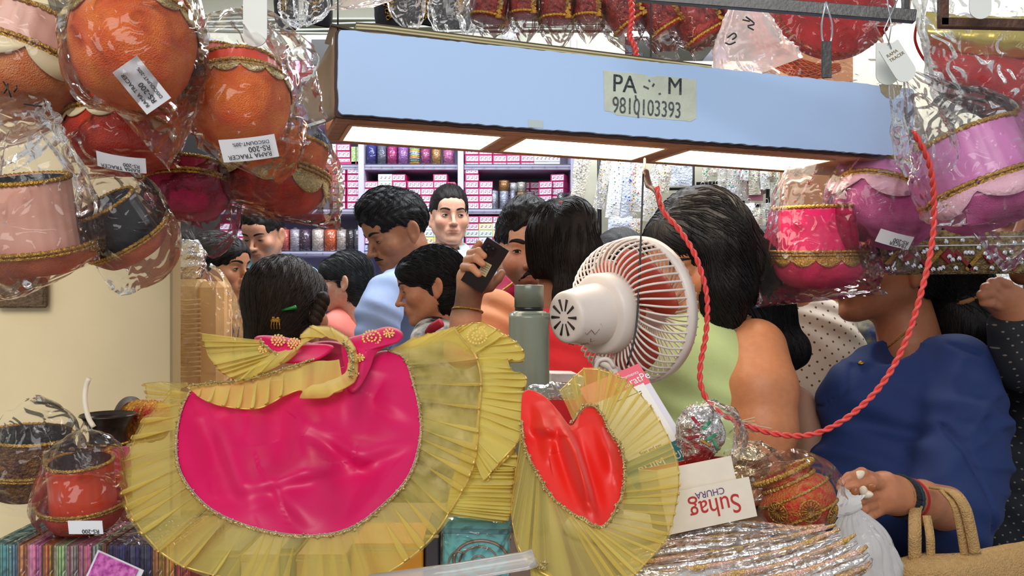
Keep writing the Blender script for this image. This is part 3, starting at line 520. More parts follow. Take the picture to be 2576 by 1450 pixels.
for body, px, py, sz_, im, sxx, of in (('PA', 1536, 212, .0390, ink, .92, 0), ('M', 1674, 219, .0390, ink, .92, 0), ('9810103393', 1536, 267, .0365, ink2, .66, .0002)):
    s_, z_ = lpx(px, py); text(body, lb(s_, -.0049, z_), U3, (0, 0, 1), sz_, im, stk, sx=sxx, ext=.0001); text(body, lb(s_+.0008, -.0049, z_), U3, (0, 0, 1), sz_, im, stk, sx=sxx, ext=.0001)
for px, py, w, r in ((1622, 222, .010, 20), (1640, 216, .006, -60), (1630, 205, .004, 60), (1656, 238, .004, -20), (1596, 246, .006, 80), (1602, 290, .010, 88)):
    s_, z_ = lpx(px, py); MB().box(lb(s_, -.0049, z_), (w, .0003, .003), Rl@rotm(0, 0, r)).obj('torn_ink_mark', ink, stk)
for px, py, w, h in ((1345, 313, .024, .012),): s_, z_ = lpx(px, py); MB().box(lb(s_, -.0045, z_), (w, .0006, h), Rl).obj('paper_scrap', mat('scrap_blue', srgb(190, 206, 210), .6), LB)
# chipped corner patch showing brown board at upper right
cp = [lpx(a, b_) for a, b_ in ((2208, 214), (2226, 212), (2246, 214), (2266, 216), (2258, 238), (2240, 252), (2224, 246), (2212, 234))]; v = [lb(a, -.0046, b_) for a, b_ in cp]+[lb(a, -.003, b_) for a, b_ in cp]; mesh_obj('chipped_patch', v, [list(range(8))]+[(i, (i+1) % 8, 8+(i+1) % 8, 8+i) for i in range(8)], mat('bare_fibre', srgb(168, 158, 132), .8, var=.3, vscale=60), False, LB)
# suspension wires
for i, pts in enumerate(([(850, 78, 1.26), (850, -30, 1.26)], )): v, f = tube_vf(PX(pts), .0012, 6); o = mesh_obj('suspension_wire', v, f, black); tag(o, 'thin black wire holding up left end of light box', 'wire')
# ---------- counter and side panel ----------
cream = mat('cream_painted_board', srgb(240, 220, 174), .45, var=.07, vscale=7)
CT = 1.03
MB().box((-.06, 1.20, CT/2), (1.02, .62, CT), bev=.004).obj('tmp_counter', mat('counter_laminate', srgb(120, 96, 78), .5, var=.15, vscale=10)); cnt = bpy.data.objects['tmp_counter']; cnt.name = 'counter'; tag(cnt, 'brown stall counter under all the dresses and packets', 'counter')
slab('wall_side_3', P(437, 900, 1.28)+np.array([-.5, 0, -.05]), (1.0, .018, 1.9), cream); slab('trim_7', P(441, 900, 1.272)+np.array([.0, 0, -.05]), (.004, .03, 1.9), mat('worn_edge', srgb(170, 150, 110), .6))
o = MB().box(P(52, 737, 1.26), (.075, .012, .044), bev=.003).obj('fibre_pad', mat('brown_fibre', srgb(120, 96, 70), .9, var=.4, vscale=180, bump=.6, bscale=300)); tag(o, 'small rough brown fibre pad on the cream panel', 'pad')

# ---------- soft goods builders ----------
gold = mat('gold_braid', srgb(214, 166, 78), .28, .85, var=.35, vscale=220, bump=.5, bscale=500)
goldp = mat('pale_gold_braid', srgb(212, 192, 130), .3, .7, var=.35, vscale=240, bump=.5, bscale=500)
def velvet(key, c, c2=None): return mat('velvet_'+key, srgb(*c), .8, col2=srgb(*(c2 or [int(x*.72) for x in c])), vscale=38, bump=.7, bscale=700, sheen=.22, detail=7)
def satin(key, c, var=.10): return mat('satin_'+key, srgb(*c), .32, var=var, vscale=10, sheen=.25, bump=.05, bscale=700)
def braid(T, c, R, rad, z, w=.004, m=gold, name='gold_braid', tw=46, rows=1, sq=(1, 1)):
    for k in range(rows):
        n = tw*4; nn = 6; th = np.linspace(0, 2*math.pi, n, endpoint=False); vs = []
        for i in range(n):
            q = V3((math.cos(th[i])*sq[0], math.sin(th[i])*sq[1], 0)); rr = w*(.72+.42*abs(math.sin(th[i]*tw/2+k)))
            for j in range(nn): a = 2*math.pi*j/nn+th[i]*tw*.25; vs.append(q*(rad+.001*k)+q*math.cos(a)*rr+V3((0, 0, z+k*w*1.7+math.sin(a)*rr)))
        f = [(i*nn+j, i*nn+(j+1) % nn, ((i+1) % n)*nn+(j+1) % nn, ((i+1) % n)*nn+j) for i in range(n) for j in range(nn)]; mesh_obj(name, np.array(vs)@R.T+c, f, m, True, T)
def scallop(T, c, R, rad, z, depth, m, n=9, name='scalloped_edging', ph=0, slope=.0):
    N_ = n*14; th = np.linspace(0, 2*math.pi, N_, endpoint=False); d = depth*(.12+abs(np.sin(th*n/2+ph))**.7); vs = []
    for r_, t in ((0, 0), (1, .5), (2, 1)): rr = rad+slope*d*t; vs.append(np.stack([np.cos(th)*rr, np.sin(th)*rr, z-d*t], 1))
    mesh_obj(name, np.concatenate(vs)@R.T+c, grid_faces(N_, 3, True), m, True, T).modifiers.new('t', 'SOLIDIFY').thickness = .0015
def bag(sts, name='clear_plastic', m=None, T=None, lab=None, wd=None, n=56, rows=44, amp=.07, seed=0, cat='bag', fold=9, sub='thing'):
    """film bag; stations (px,py,Y,a_px,b_px): half width, half depth"""
    m = m or film(); S = spline(sts, rows); pts = np.array([P(a[0], a[1], a[2]) for a in S]); A = np.maximum(S[:, 3], .5)/F*S[:, 2]; B_ = np.maximum(S[:, 4], .3)/F*S[:, 2]
    t = np.gradient(pts, axis=0); t /= np.linalg.norm(t, axis=1)[:, None]; th = np.linspace(0, 2*math.pi, n, endpoint=False); v = []; V_ = np.linspace(0, 1, rows)
    for i in range(rows):
        w = V3(wd) if wd is not None else np.cross(t[i], (0, 1, 0)); w = w-t[i]*w.dot(t[i]); w /= np.linalg.norm(w)+1e-9; d = np.cross(t[i], w)
        q = np.stack([np.cos(th)*2.2, np.sin(th)*2.2, 0*th+V_[i]*5], 1); nz = vnoise(q, 1.3, seed)+.5*vnoise(q, 3.1, seed+5); rid = 1-2*np.abs(vnoise(q*np.array([1.6, 1.6, .5]), 2.2, seed+9)); top = np.exp(-V_[i]*5)
        k = 1+amp*nz*1.0+amp*.6*rid+top*.18*np.sin(th*fold+seed)+.02*np.sin(th*23+V_[i]*9); v.append(pts[i]+w*(A[i]*np.cos(th)*k)[:, None]+d*(B_[i]*np.sin(th)*k)[:, None])
    o = mesh_obj(name, np.concatenate(v), grid_faces(n, rows, True), m, True, T)
    if T is None and lab: tag(o, lab, cat)
    return o
def sticker(T, c, n, up, w, h, lines, m=None, size=.006, flip=False, bend=0):
    n = V3(n)/np.linalg.norm(n); up = V3(up)-n*np.dot(V3(up), n); up /= np.linalg.norm(up); x = np.cross(up, n); nu = 7; U, V_ = np.meshgrid(np.linspace(-.5, .5, nu), np.linspace(-.5, .5, 4)); v = []
    for off in (0, -.0006):
        for u, w_ in zip(U.ravel(), V_.ravel()): v.append(c+x*u*w+up*w_*h+n*(off-bend*(u*2)**2))
    g = grid_faces(nu, 4); o = mesh_obj('price_sticker', v, np.vstack([g, g[:, ::-1]+28]), m or mat('sticker_white', srgb(232, 232, 236), .45, spec=.3), False, T)
    for i, (tx, s_) in enumerate(lines): text(tx, c+up*(h*(.27-.27*i))+n*.0007-x*w*.40, x, up, s_, mat('print_black', srgb(24, 24, 30), .6), o, ext=.00008)
def basket(lab, px, py, Y, rpx, axis, bowl, top, toph=.95, topr=.80, bowlh=.75, inner=(14, 12, 16), trim=gold, scal=None, cat='basket', grp=None, braids=2, topname='satin_collar', spin=0, wide=1.0, flat=False):
    """velvet-covered basket: padded bowl below, narrower fabric collar above, braid at the joint and the rim; c = centre of the joint"""
    c = P(px, py, Y); R = basis(axis); r = rpx/F*Y; T = thing('velvet_basket', lab, cat, c, grp)
    pf = [(0, -bowlh), (.35, -bowlh*.985), (.62, -bowlh*.9), (.84, -bowlh*.68), (.97, -bowlh*.36), (1.0, -.06), (.97, .06), (topr*.97, .09)] if not flat else [(0, -bowlh), (.62, -bowlh), (.74, -bowlh*.9), (.88, -bowlh*.5), (1.0, 0), (1.0, .03), (.96, .03), (.80, -bowlh*.6), (topr*.97, -bowlh*.75)]
    pf = spline(pf, 40)*r; v, f = lathe_vf(pf, 56, (0, 0, 0)); nz = vnoise(v, 60, int(px)); v = v*(1+.018*nz[:, None])*np.array([wide, 1, 1]); mesh_obj('padded_bowl', v@R.T+c, f, bowl, True, T)
    z0 = .08 if not flat else -bowlh*.8
    if toph:
        pf = V3([(topr, z0), (topr*.99, z0+(toph-z0)*.5), (topr, toph), (topr*.96, toph+.015), (topr*.93, toph), (topr*.92, z0+.1), (0, z0+.1)]); pf = np.vstack([spline(pf[:3], 14), pf[3:]])*r; v, f = lathe_vf(pf, 72); th = np.arctan2(v[:, 1], v[:, 0]); g = 1+.012*np.sin(th*22+px)+.012*vnoise(v, 45, int(py)); v = v*np.stack([g, g, np.ones(len(v))], 1)*np.array([wide, 1, 1]); o = mesh_obj(topname, v@R.T+c, f, top, True, T)
        o.data.materials.append(mat('lining_%d' % inner[0], srgb(*inner), .25, bump=.3, bscale=80)); mi = [1 if i//72 >= 15 else 0 for i in range(len(f))]; o.data.polygons.foreach_set('material_index', mi)
        braid(T, c, R, topr*r, toph*r, .045*r, trim, rows=1, sq=(wide, 1), tw=56)
    if scal: scallop(T, c, R, r*1.01, (.02 if not flat else 0)*r, scal[1]*r, scal[0], n=scal[2] if len(scal) > 2 else 9, slope=.12, ph=spin)
    if braids: braid(T, c, R, r*(1.0 if not flat else .99), .04*r if not flat else 0, .040*r, trim, rows=braids, sq=(wide, 1))
    return T, c, R, r
# ---------- baskets hanging at the left ----------
og = velvet('orange', (255, 134, 34), (236, 88, 12)); rd = velvet('redorange', (226, 62, 24), (190, 40, 16)); pc = velvet('peach', (244, 160, 104), (228, 120, 60)); mg = velvet('magenta', (206, 34, 92), (160, 20, 62)); cop = velvet('copper', (220, 116, 70), (176, 78, 44))
so = satin('orange', (224, 66, 30)); sp = satin('peach', (228, 170, 150)); sm = satin('rose', (190, 50, 80)); lite = mat('pale_trim_cloth', srgb(226, 210, 170), .6)
GL = 'velvet baskets hanging in clear plastic at the left'
PT = [('RAMA TRACER', .0085), ('RS-200', .0105), ('DISCOUNT-20%', .0062)]
T, c, R, r = basket('peach velvet basket with gold braid at far left edge', 58, 150, .98, 150, (.25, .15, 1), pc, sp, toph=.7, bowlh=.95, topr=.93, scal=(lite, .30, 6), grp=GL); bag([(60, -90, .98, 30, 30), (50, 0, .98, 120, 100), (60, 140, .97, 172, 165), (80, 250, .97, 150, 140), (120, 320, .97, 90, 20)], m=film(), T=T, seed=1)
for a, b in (((8, 205), (28, 245)), ((20, 210), (10, 235)), ((60, 262), (105, 268)), ((35, 232), (42, 215))): v, f = tube_vf(PX([(*a, .83), ((a[0]+b[0])/2+3, (a[1]+b[1])/2, .83), (*b, .83)]), .0008, 5); mesh_obj('marker_stroke', v, f, black, True, T)
T, c, R, r = basket('large orange velvet basket with tilted white price sticker', 338, 82, .90, 150, (-.12, .42, 1), og, so, toph=.5, bowlh=1.25, topr=.86, scal=(goldp, .15, 13), grp=GL)
nf = V3((.10, -.85, -.30)); sticker(T, P(357, 215, .90)+V3((0, -.062, 0)), nf, (.55, 0, .83), .044, .026, [], bend=.002) if 0 else None
nrm = V3((.08, -1, -.45)); sticker(T, P(357, 215, .842), nrm, (-.82, .0, -.57), .048, .030, PT and [('RAMA TRACER', .0056), ('RS-200', .0076), ('DISCOUNT-20%', .0048)])
bag([(250, -60, .92, 30, 20), (320, 0, .90, 150, 120), (340, 120, .89, 168, 165), (350, 210, .89, 160, 150), (360, 290, .90, 120, 60), (330, 322, .90, 150, 6)], T=T, seed=2)
T, c, R, r = basket('red satin basket behind, seen above the smaller orange one', 552, 190, 1.03, 80, (.0, .3, 1), rd, so, toph=.7, bowlh=.6, grp=GL)
T, c, R, r = basket('orange velvet basket with upside down price sticker at its base', 602, 232, .98, 124, (-.16, .34, 1), og, so, toph=.5, bowlh=1.2, topr=.86, scal=(goldp, .16, 13), grp=GL)
sticker(T, P(625, 376, .885), (.12, -1, -.55), (.12, 0, -1), .056, .024, [('RAMA TRACER', .0066), ('RS-200', .0078), ('DISCOUNT-20%', .0052)], bend=.003)
bag([(560, 40, 1.0, 60, 20), (590, 140, .98, 120, 100), (610, 260, .97, 146, 142), (620, 350, .97, 140, 120), (600, 418, .98, 110, 16)], T=T, seed=3)
bag([(500, 60, 1.06, 30, 10), (600, 130, 1.05, 120, 40), (690, 230, 1.05, 130, 40), (760, 300, 1.05, 70, 20), (800, 330, 1.05, 40, 8)], lab='loose clear plastic bag between the orange baskets and light box', seed=33, amp=.12)
T, c, R, r = basket('dark red velvet basket in shade below the largest one', 302, 330, 1.02, 128, (.05, .25, 1), rd, so, toph=.45, bowlh=.8, topr=.84, scal=(lite, .15, 12), grp=GL)
sticker(T, P(303, 412, .915), (0, -1, -.75), (-.15, 0, -1), .050, .018, [('RAMA TRACER', .006), ('RS-200', .006)], bend=.003)
bag([(240, 270, 1.0, 100, 20), (300, 330, 1.0, 145, 130), (305, 400, 1.0, 136, 110), (310, 440, 1.0, 140, 8)], T=T, seed=4)
T, c, R, r = basket('orange basket with heavy gold braid lit bright by the lamp', 690, 440, 1.14, 132, (.20, .12, 1), rd, og, toph=.70, bowlh=.72, topr=.9, scal=(goldp, .30, 8), grp=GL, braids=3)
bag([(640, 330, 1.14, 60, 20), (680, 390, 1.14, 135, 100), (700, 450, 1.14, 152, 145), (705, 520, 1.14, 150, 100), (700, 555, 1.14, 145, 4)], T=T, seed=5, amp=.09, m=film('lit_film', milk=.03))
v = PX([(800, 370, 1.13), (822, 400, 1.12), (836, 460, 1.12), (845, 540, 1.13), (790, 560, 1.13), (700, 560, 1.13)])
T, c, R, r = basket('dark magenta basket half hidden behind lit orange basket', 470, 470, 1.10, 108, (-.05, .2, 1), mg, sm, toph=.5, bowlh=.75, grp=GL)
bag([(470, 400, 1.1, 110, 20), (480, 470, 1.1, 125, 110), (500, 560, 1.1, 100, 30), (470, 600, 1.1, 60, 5)], T=T, seed=6)
T, c, R, r = basket('pale pink satin basket with black lining and orange dish base', 95, 622, .90, 138, (-.03, -.28, 1), cop, sp, toph=1.25, topr=.72, bowlh=.42, grp=GL, flat=True, inner=(10, 10, 14))
bag([(60, 330, .92, 60, 30), (80, 430, .90, 120, 100), (95, 560, .89, 150, 120), (100, 660, .88, 150, 130), (130, 705, .89, 120, 6)], T=T, seed=7)
T, c, R, r = basket('copper velvet basket tipped forward showing its black lining', 322, 600, .96, 108, (-.42, -.55, .9), cop, satin('black', (18, 16, 20)), toph=.95, topr=.70, bowlh=.42, grp=GL, flat=True, inner=(10, 10, 14))
bag([(260, 440, .95, 60, 20), (290, 520, .94, 110, 90), (330, 620, .94, 112, 90), (300, 700, .94, 60, 14), (290, 738, .95, 14, 3)], T=T, seed=8)
bag([(0, 240, .95, 60, 30), (20, 330, .93, 120, 60), (60, 400, .93, 110, 40)], lab='crumpled clear bag top between the peach and pink baskets', seed=9, amp=.14)
o = MB().box(P(84, 22, 1.04), (.10, .03, .014), rotm(0, 0, 14), bev=.004).obj('gold_ribbon', goldp); tag(o, 'gold braided ribbon edge at the top left corner', 'ribbon')
# hanging oval tags
def ovaltag(px, pyt, pyb, w, Y, tilt, lab, txt=None, m=None):
    h = (pyb-pyt)/F*Y; W_ = w/F*Y; c = P(px, (pyt+pyb)/2, Y); n = 12; r_ = W_/2; ol = [(r_, h/2), (-r_, h/2)]+[(-r_*math.cos(a)*1, -h/2+r_*.9-r_*.9*math.sin(a)) for a in np.linspace(0, math.pi, n)]; k = len(ol); R = rotm(0, 0, tilt)
    T = thing('hanging_tag', lab, 'tag', c); v = np.array([(a, -.0008, b_) for a, b_ in ol]+[(a, .0008, b_) for a, b_ in ol])@R.T+c; mesh_obj('tag_card', v, [list(range(k))[::-1], [k+i for i in range(k)]]+[(i, (i+1) % k, k+(i+1) % k, k+i) for i in range(k)], m or mat('tag_card', srgb(222, 226, 220), .45), False, T)
    v, f = tube_vf([c+R@V3((0, -.002, h/2-.006)), c+R@V3((.002, -.008, h/2+.02)), c+V3((0, 0, h/2+.06))], .0009, 6); mesh_obj('wire_hook', v, f, mat('steel_wire', (.6, .6, .62), .3, .9), True, T); return T, c, R, h
ovaltag(642, -20, 118, 60, .95, 0, 'long white oval ended tag at top beside the baskets'); 
# top row of film wrapped things
for i, (px, py, w, h, tl) in enumerate(((735, 30, 40, 60, 10), (785, 18, 50, 70, -12), (930, -6, 110, 34, 6), (1140, 40, 70, 130, 0), (1235, 60, 90, 100, -8), (1020, 20, 50, 90, 14))):
    bag([(px-10, py-h, 1.9, w*.3, 10), (px, py-h*.3, 1.9, w*.9, 22), (px+tl, py+h*.3, 1.9, w*.7, 14), (px+tl*1.5, py+h*.7, 1.9, 5, 2)], lab=['left small', 'second small', 'wide peach tinted', 'tall pointed', 'broad pointed', 'narrow pointed'][i]+' clear bag corner hanging above the light box', seed=20+i, amp=.12, m=film('film_peach', (1, .9, .85), milk=.25) if i == 2 else None)
navy = velvet('midnight', (26, 28, 42), (14, 15, 24))
for i, (px, w) in enumerate(((720, 60), (800, 70), (985, 90), (1075, 100), (1160, 80), (1250, 60))):
    T = thing('embroidered_bag', 'black velvet bag with gold embroidery, %s above the box' % ['far left', 'second from left', 'third from left', 'fourth from left', 'fifth from left', 'rightmost'][i], 'bag', P(px, 40, 2.3), 'black embroidered bags above the light box')
    b_ = [(px, -60, 2.3, w*.45, 20), (px, 0, 2.3, w*.5, 26), (px+2, 50, 2.3, w*.48, 24), (px, 74-10*(i % 2), 2.3, w*.40, 5)]; bag(b_, 'cloth_body', navy, T, seed=i, amp=.03)
    mb = MB(); R2 = np.random.default_rng(i)
    for k in range(26): a = k*.7; q = P(px+math.sin(a)*w*.16*(1-k/40), 8+k*1.9, 2.3)+V3((0, -.032, 0)); mb.box(q, (.009, .003, .006), rotm(0, 0, R2.uniform(0, 90)), bev=.001)
    stuff(mb.obj('gold_motif', gold, T))
rb_ = mat('maroon_brocade', srgb(150, 34, 28), .35, col2=srgb(110, 20, 20), vscale=90, bump=.4, bscale=260)
for i, (px, py, w, tl) in enumerate(((1235, 8, 46, 10), (1318, 4, 40, 0), (1400, 12, 46, 0), (1478, 10, 42, 0), (1565, 24, 52, -34), (1660, 34, 52, -30), (1752, 44, 62, -30), (1835, 40, 40, -20))):
    Y = 1.75; T = thing('brocade_basket', 'maroon and gold basket in clear plastic, %s in top row' % ['first from left', 'second from left', 'third from left', 'fourth from left', 'fifth by red cord', 'sixth by black wire', 'seventh and lowest', 'last before steel bar'][i], 'basket', P(px, py, Y), 'maroon baskets in the row above the light box'); R = rotm(0, 0, tl)
    c = P(px, py, Y); r = w/F*Y*.95; v, f = lathe_vf(spline([(0, -r*1.0), (r*.8, -r*.98), (r*.98, -r*.8), (r, 0), (r, r*1.1), (r*.9, r*1.15), (0, r*1.15)], 20), 32, c, R, .02, i); mesh_obj('basket_body', v, f, rb_, True, T)
    mb = MB(); R2 = np.random.default_rng(i)
    for k in range(9): q = c+R@V3((r*.60, -r*.84, -r*.9+k*r*.24)); mb.box(q, (.012, .004, .008), R@rotm(0, 0, 45*(k % 2)), bev=.001)
    mb.obj('gold_lace_strip', gold, T); braid(T, c, R, r*1.01, -r*.85, .003, gold, tw=30)
    bag([(px-20, py-90, Y, w*.5, w*.4), (px, py-10, Y, w*1.12, w*1.1), (px+2-tl*.2, py+50, Y, w*1.0, w*.7), (px-tl*.5, py+75+10*(i % 3), Y, w*.55, 10), (px-tl*.8, py+100+12*(i % 3), Y, w*(.12 if i < 5 else .5), 2)], T=T, seed=40+i, amp=.10, fold=6)
bag([(1870, 10, 1.5, 30, 12), (1880, 70, 1.5, 70, 30), (1890, 130, 1.5, 90, 36), (1910, 185, 1.5, 110, 6)], lab='pink tinted plastic bag with black marker scribble beside red disc', m=film('film_pink', (1, .86, .88), milk=.32), seed=51, amp=.10)
for pts in (((1876, 42), (1898, 60), (1880, 66), (1896, 76)), ((1868, 50), (1886, 54)), ((1830, 95), (1846, 84), (1852, 92), (1842, 100)), ((1824, 108), (1836, 112), (1850, 106))): v, f = tube_vf(spline(PX(pts, 1.44), 14), .0014, 5); o = mesh_obj('marker_scribble', v, f, black); tag(o, ['looping black scribble near top', 'short black stroke near top', 'scribbled digits lower down', 'small lowest black scribble'][0 if pts[0][0] == 1876 else 1 if pts[0][0] == 1868 else 2 if pts[0][0] == 1830 else 3]+' on the pink bag', 'marking')
# ---------- steel bars, hook, big red tray ----------
stl = mat('dark_steel', srgb(84, 84, 84), .4, .6, var=.2, vscale=40, bump=.1); rst = mat('rusty_steel', srgb(96, 66, 50), .6, .3, var=.4, vscale=60, bump=.3)
def bar(a, b, Y1, Y2, hpx, name, m, T): p0 = P(*a, Y1); p1 = P(*b, Y2); d = p1-p0; Lg = np.linalg.norm(d); x = d/Lg; y = V3((0, 1, 0))-x*x[1]; y /= np.linalg.norm(y); R = np.stack([x, y, np.cross(x, y)], 1); MB().box((p0+p1)/2, (Lg, .012, hpx/F*Y1), R, bev=.001).obj(name, m, T)
T = thing('hanging_rail', 'dark grey steel rail crossing the top right above light box', 'rail', P(1970, 20, 1.2)); bar((1600, -12), (2302, 42), 1.25, 1.2, 30, 'flat_bar', stl, T); bar((2278, -30), (2278, 30), 1.21, 1.21, 14, 'upright_stub', stl, T)
T = thing('rusty_frame', 'rusty brown angle frame at top right corner', 'frame', P(2470, 60, 1.15)); bar((2362, 58), (2620, 64), 1.15, 1.15, 24, 'lower_bar', rst, T); MB().box(P(2372, 0, 1.15), (.011, .012, .07), bev=.001).obj('side_bar', rst, T)
T = thing('steel_hook', 'steel strap hook gripping the rail above light box', 'hook', P(2080, 100, 1.18)); wire = mat('steel_wire', (.6, .6, .62), .3, .9)
for sxn in (-1, 1): v, f = tube_vf(spline(PX([(2078, 5, 1.175), (2078+sxn*4, 22, 1.172), (2080+sxn*13, 60, 1.175), (2080+sxn*12, 95, 1.18), (2080+sxn*8, 108, 1.18)]), 20), .0013, 8); mesh_obj('wire_loop', v, f, wire, True, T)
MB().box(P(2079, 150, 1.18), (.0135, .003, .050), bev=.0008).obj('strap_plate', stl, T)
red = velvet('bright_red', (206, 16, 20), (176, 8, 14)); wov = mat('orange_woven_cane', srgb(196, 74, 34), .45, col2=srgb(120, 36, 22), vscale=160, bump=.8, bscale=380)
T = thing('round_tray', 'large red velvet round tray with orange woven rim in plastic', 'tray', P(2080, 20, 1.78)); cR = P(2095, -10, 1.78); Rr = basis((.05, -1, .12)); r0 = 155/F*1.78
v, f = lathe_vf(spline([(0, .0), (r0*.6, .004), (r0, .006), (r0*1.03, 0), (r0*1.02, -.02)], 16), 64, cR, Rr, .01, 1); mesh_obj('velvet_disc', v, f, red, True, T)
braid(T, cR, Rr, r0*1.0, .004, .0042, wov, 'twisted_edge', 90)
pts = PX([(1895, 25, 1.78), (1905, 80, 1.77), (1945, 135, 1.76), (2010, 172, 1.76), (2060, 178, 1.77), (2110, 170, 1.78)]); S = spline(pts, 40); ww = np.interp(np.linspace(0, 1, 40), [0, .3, .7, 1], [.012, .021, .018, .008]); v, f = tube_vf(S, ww, 24, True); v2 = v.copy(); mesh_obj('woven_rim', v2, f, wov, True, T)
for kk in range(14):
    for dr in (-1, 1):
        t = np.linspace(0, 1, 40); ph = kk/14*2*math.pi; tt = np.gradient(S, axis=0); tt /= np.linalg.norm(tt, axis=1)[:, None]; a = np.cross(tt, (0, 1, 0)); a /= np.linalg.norm(a, axis=1)[:, None]; b_ = np.cross(tt, a); an = ph+dr*t*4.5; q = S+(a*np.cos(an)[:, None]+b_*np.sin(an)[:, None])*(ww*1.02)[:, None]; vv, ff = tube_vf(q, .0009, 4, False); mesh_obj('cane_strand', vv, ff, mat('cane_light', srgb(222, 106, 50), .4), True, T)
bag([(2080, -60, 1.76, 200, 30), (2060, 60, 1.75, 190, 36), (2090, 140, 1.75, 150, 30), (2140, 190, 1.75, 110, 10), (2150, 225, 1.75, 60, 3)], T=T, seed=61, amp=.06)
# white double tags
for (px, t, b_, w, Y, tl, lab) in ((2232, 108, 214, 58, 1.17, 0, 'cream card behind the front white tag at box end'), (2262, 106, 210, 56, 1.14, -32, 'tilted white rounded tag with gold print on wire hook'), (2466, -30, 48, 56, 1.12, 0, 'white oval tag hanging over rusty frame')):
    T, c, R, h = ovaltag(px, t, b_, w, Y, tl, lab)
    if tl: 
        for k, tx in enumerate(('RAMA', 'TRACER')): text(tx, c+R@V3((-.010, -.0012, h*.28-.007*k)), R@V3((1, 0, 0)), R@V3((0, 0, 1)), .006, mat('gold_print', srgb(120, 96, 40), .5), T, ext=.0001)
# gold and red cushion cloth top right
T = thing('brocade_cushion', 'gold foil and red velvet cushion cover in plastic top right', 'cushion', P(2460, 160, 1.42)); 
def sheet(rows_px, nu, nv, m, name, T, amp=.006, sc=20, seed=0, thick=.0015, dirv=(0, -1, 0)):
    """quilt of rows of pixel points (px,py,Y)"""
    Rw = [spline(PX(r_), nu) for r_ in rows_px]; Rw = np.stack(Rw); G_ = np.stack([spline(Rw[:, i], nv) if len(Rw) > 1 else Rw[:, i] for i in range(nu)], 1); nz = vnoise(G_, sc, seed)+.5*vnoise(G_, sc*2.3, seed+2); G_ = G_+V3(dirv)*(amp*nz)[..., None]; U, V_ = np.meshgrid(np.linspace(0, 1, nu), np.linspace(0, 1, nv))
    o = mesh_obj(name, G_.reshape(-1, 3), grid_faces(nu, nv), m, True, T, uv=np.stack([U.ravel(), V_.ravel()], 1)); 
    if thick: o.modifiers.new('t', 'SOLIDIFY').thickness = thick
    return o
sheet([[(2330, 30, 1.42), (2460, 38, 1.42), (2620, 40, 1.42)], [(2325, 80, 1.40), (2460, 85, 1.38), (2620, 90, 1.38)], [(2330, 120, 1.42), (2460, 140, 1.40), (2620, 150, 1.40)]], 40, 20, mat('gold_foil_cloth', srgb(214, 190, 96), .25, .75, bump=.2, bscale=30), 'gold_panel', T, .006, 25)
sheet([[(2322, 118, 1.42), (2460, 138, 1.40), (2620, 150, 1.40)], [(2340, 180, 1.39), (2480, 210, 1.36), (2620, 240, 1.36)], [(2380, 250, 1.42), (2490, 300, 1.40), (2620, 350, 1.40)]], 40, 24, red, 'red_panel', T, .008, 22, 4)
v, f = tube_vf(spline(PX([(2310, 45, 1.38), (2302, 100, 1.38), (2325, 150, 1.38), (2360, 170, 1.37)]), 20), .0022, 8); mesh_obj('red_cord_tie', v, f, red, True, T); v, f = tube_vf(spline(PX([(2322, 45, 1.38), (2318, 80, 1.37), (2345, 130, 1.37)]), 20), .0018, 8); mesh_obj('red_cord_tie', v, f, red, True, T)
bag([(2470, -30, 1.34, 150, 20), (2480, 80, 1.33, 160, 30), (2500, 200, 1.33, 150, 40), (2540, 320, 1.34, 120, 10)], T=T, seed=62, amp=.07)
# ---------- pink baskets at the right ----------
pk = velvet('pink', (222, 104, 168), (196, 76, 140)); spk = satin('pink', (214, 130, 190)); hp = velvet('hotpink', (255, 24, 108), (226, 8, 84)); shp = satin('hotpink', (240, 20, 104)); palep = mat('pale_pink_felt', srgb(230, 180, 196), .7, bump=.3)
GR = 'pink velvet baskets hanging in clear plastic at the right'
T, c, R, r = basket('hot pink velvet basket in bag lit by the lamps', 2058, 652, 1.60, 112, (-.02, -.05, 1), hp, shp, toph=1.15, topr=.86, bowlh=.66, grp=GR, braids=3, scal=(gold, .16, 12)); 
bag([(2080, 405, 1.62, 50, 10), (2060, 460, 1.61, 92, 60), (2055, 560, 1.60, 116, 100), (2060, 680, 1.59, 136, 120), (2060, 735, 1.59, 150, 50), (2062, 758, 1.59, 165, 4)], T=T, seed=71, amp=.08, m=film('lit_film', milk=.03))
T, c, R, r = basket('pink velvet basket with pale scallops and small price sticker', 2235, 505, 1.58, 128, (.45, .20, 1), pk, spk, toph=.5, topr=.86, bowlh=.85, grp=GR, scal=(palep, .34, 6), spin=.8)
sticker(T, P(2252, 604, 1.475), (-.05, -1, -.5), (-.25, 0, -1), .060, .024, [('TRACER', .0085), ('RS-200', .0095)], bend=.003)
bag([(2300, 410, 1.56, 60, 30), (2240, 480, 1.56, 138, 110), (2225, 570, 1.56, 132, 120), (2270, 640, 1.57, 60, 20), (2310, 665, 1.57, 16, 3)], T=T, seed=72)
T, c, R, r = basket('largest pink velvet basket at the right edge of frame', 2490, 480, 1.34, 142, (-.30, .22, 1), pk, spk, toph=1.05, topr=.88, bowlh=.66, grp=GR, scal=(palep, .32, 6), spin=.3)
bag([(2290, 190, 1.30, 18, 14), (2350, 270, 1.30, 80, 60), (2430, 370, 1.30, 150, 120), (2470, 480, 1.30, 150, 140), (2480, 560, 1.31, 130, 60), (2450, 590, 1.31, 110, 4)], T=T, seed=73, amp=.08)
bag([(2250, 195, 1.22, 14, 8), (2300, 300, 1.22, 60, 24), (2330, 380, 1.24, 80, 20), (2330, 440, 1.25, 50, 4)], lab='crumpled clear bag neck below the white tags', seed=74, amp=.16)
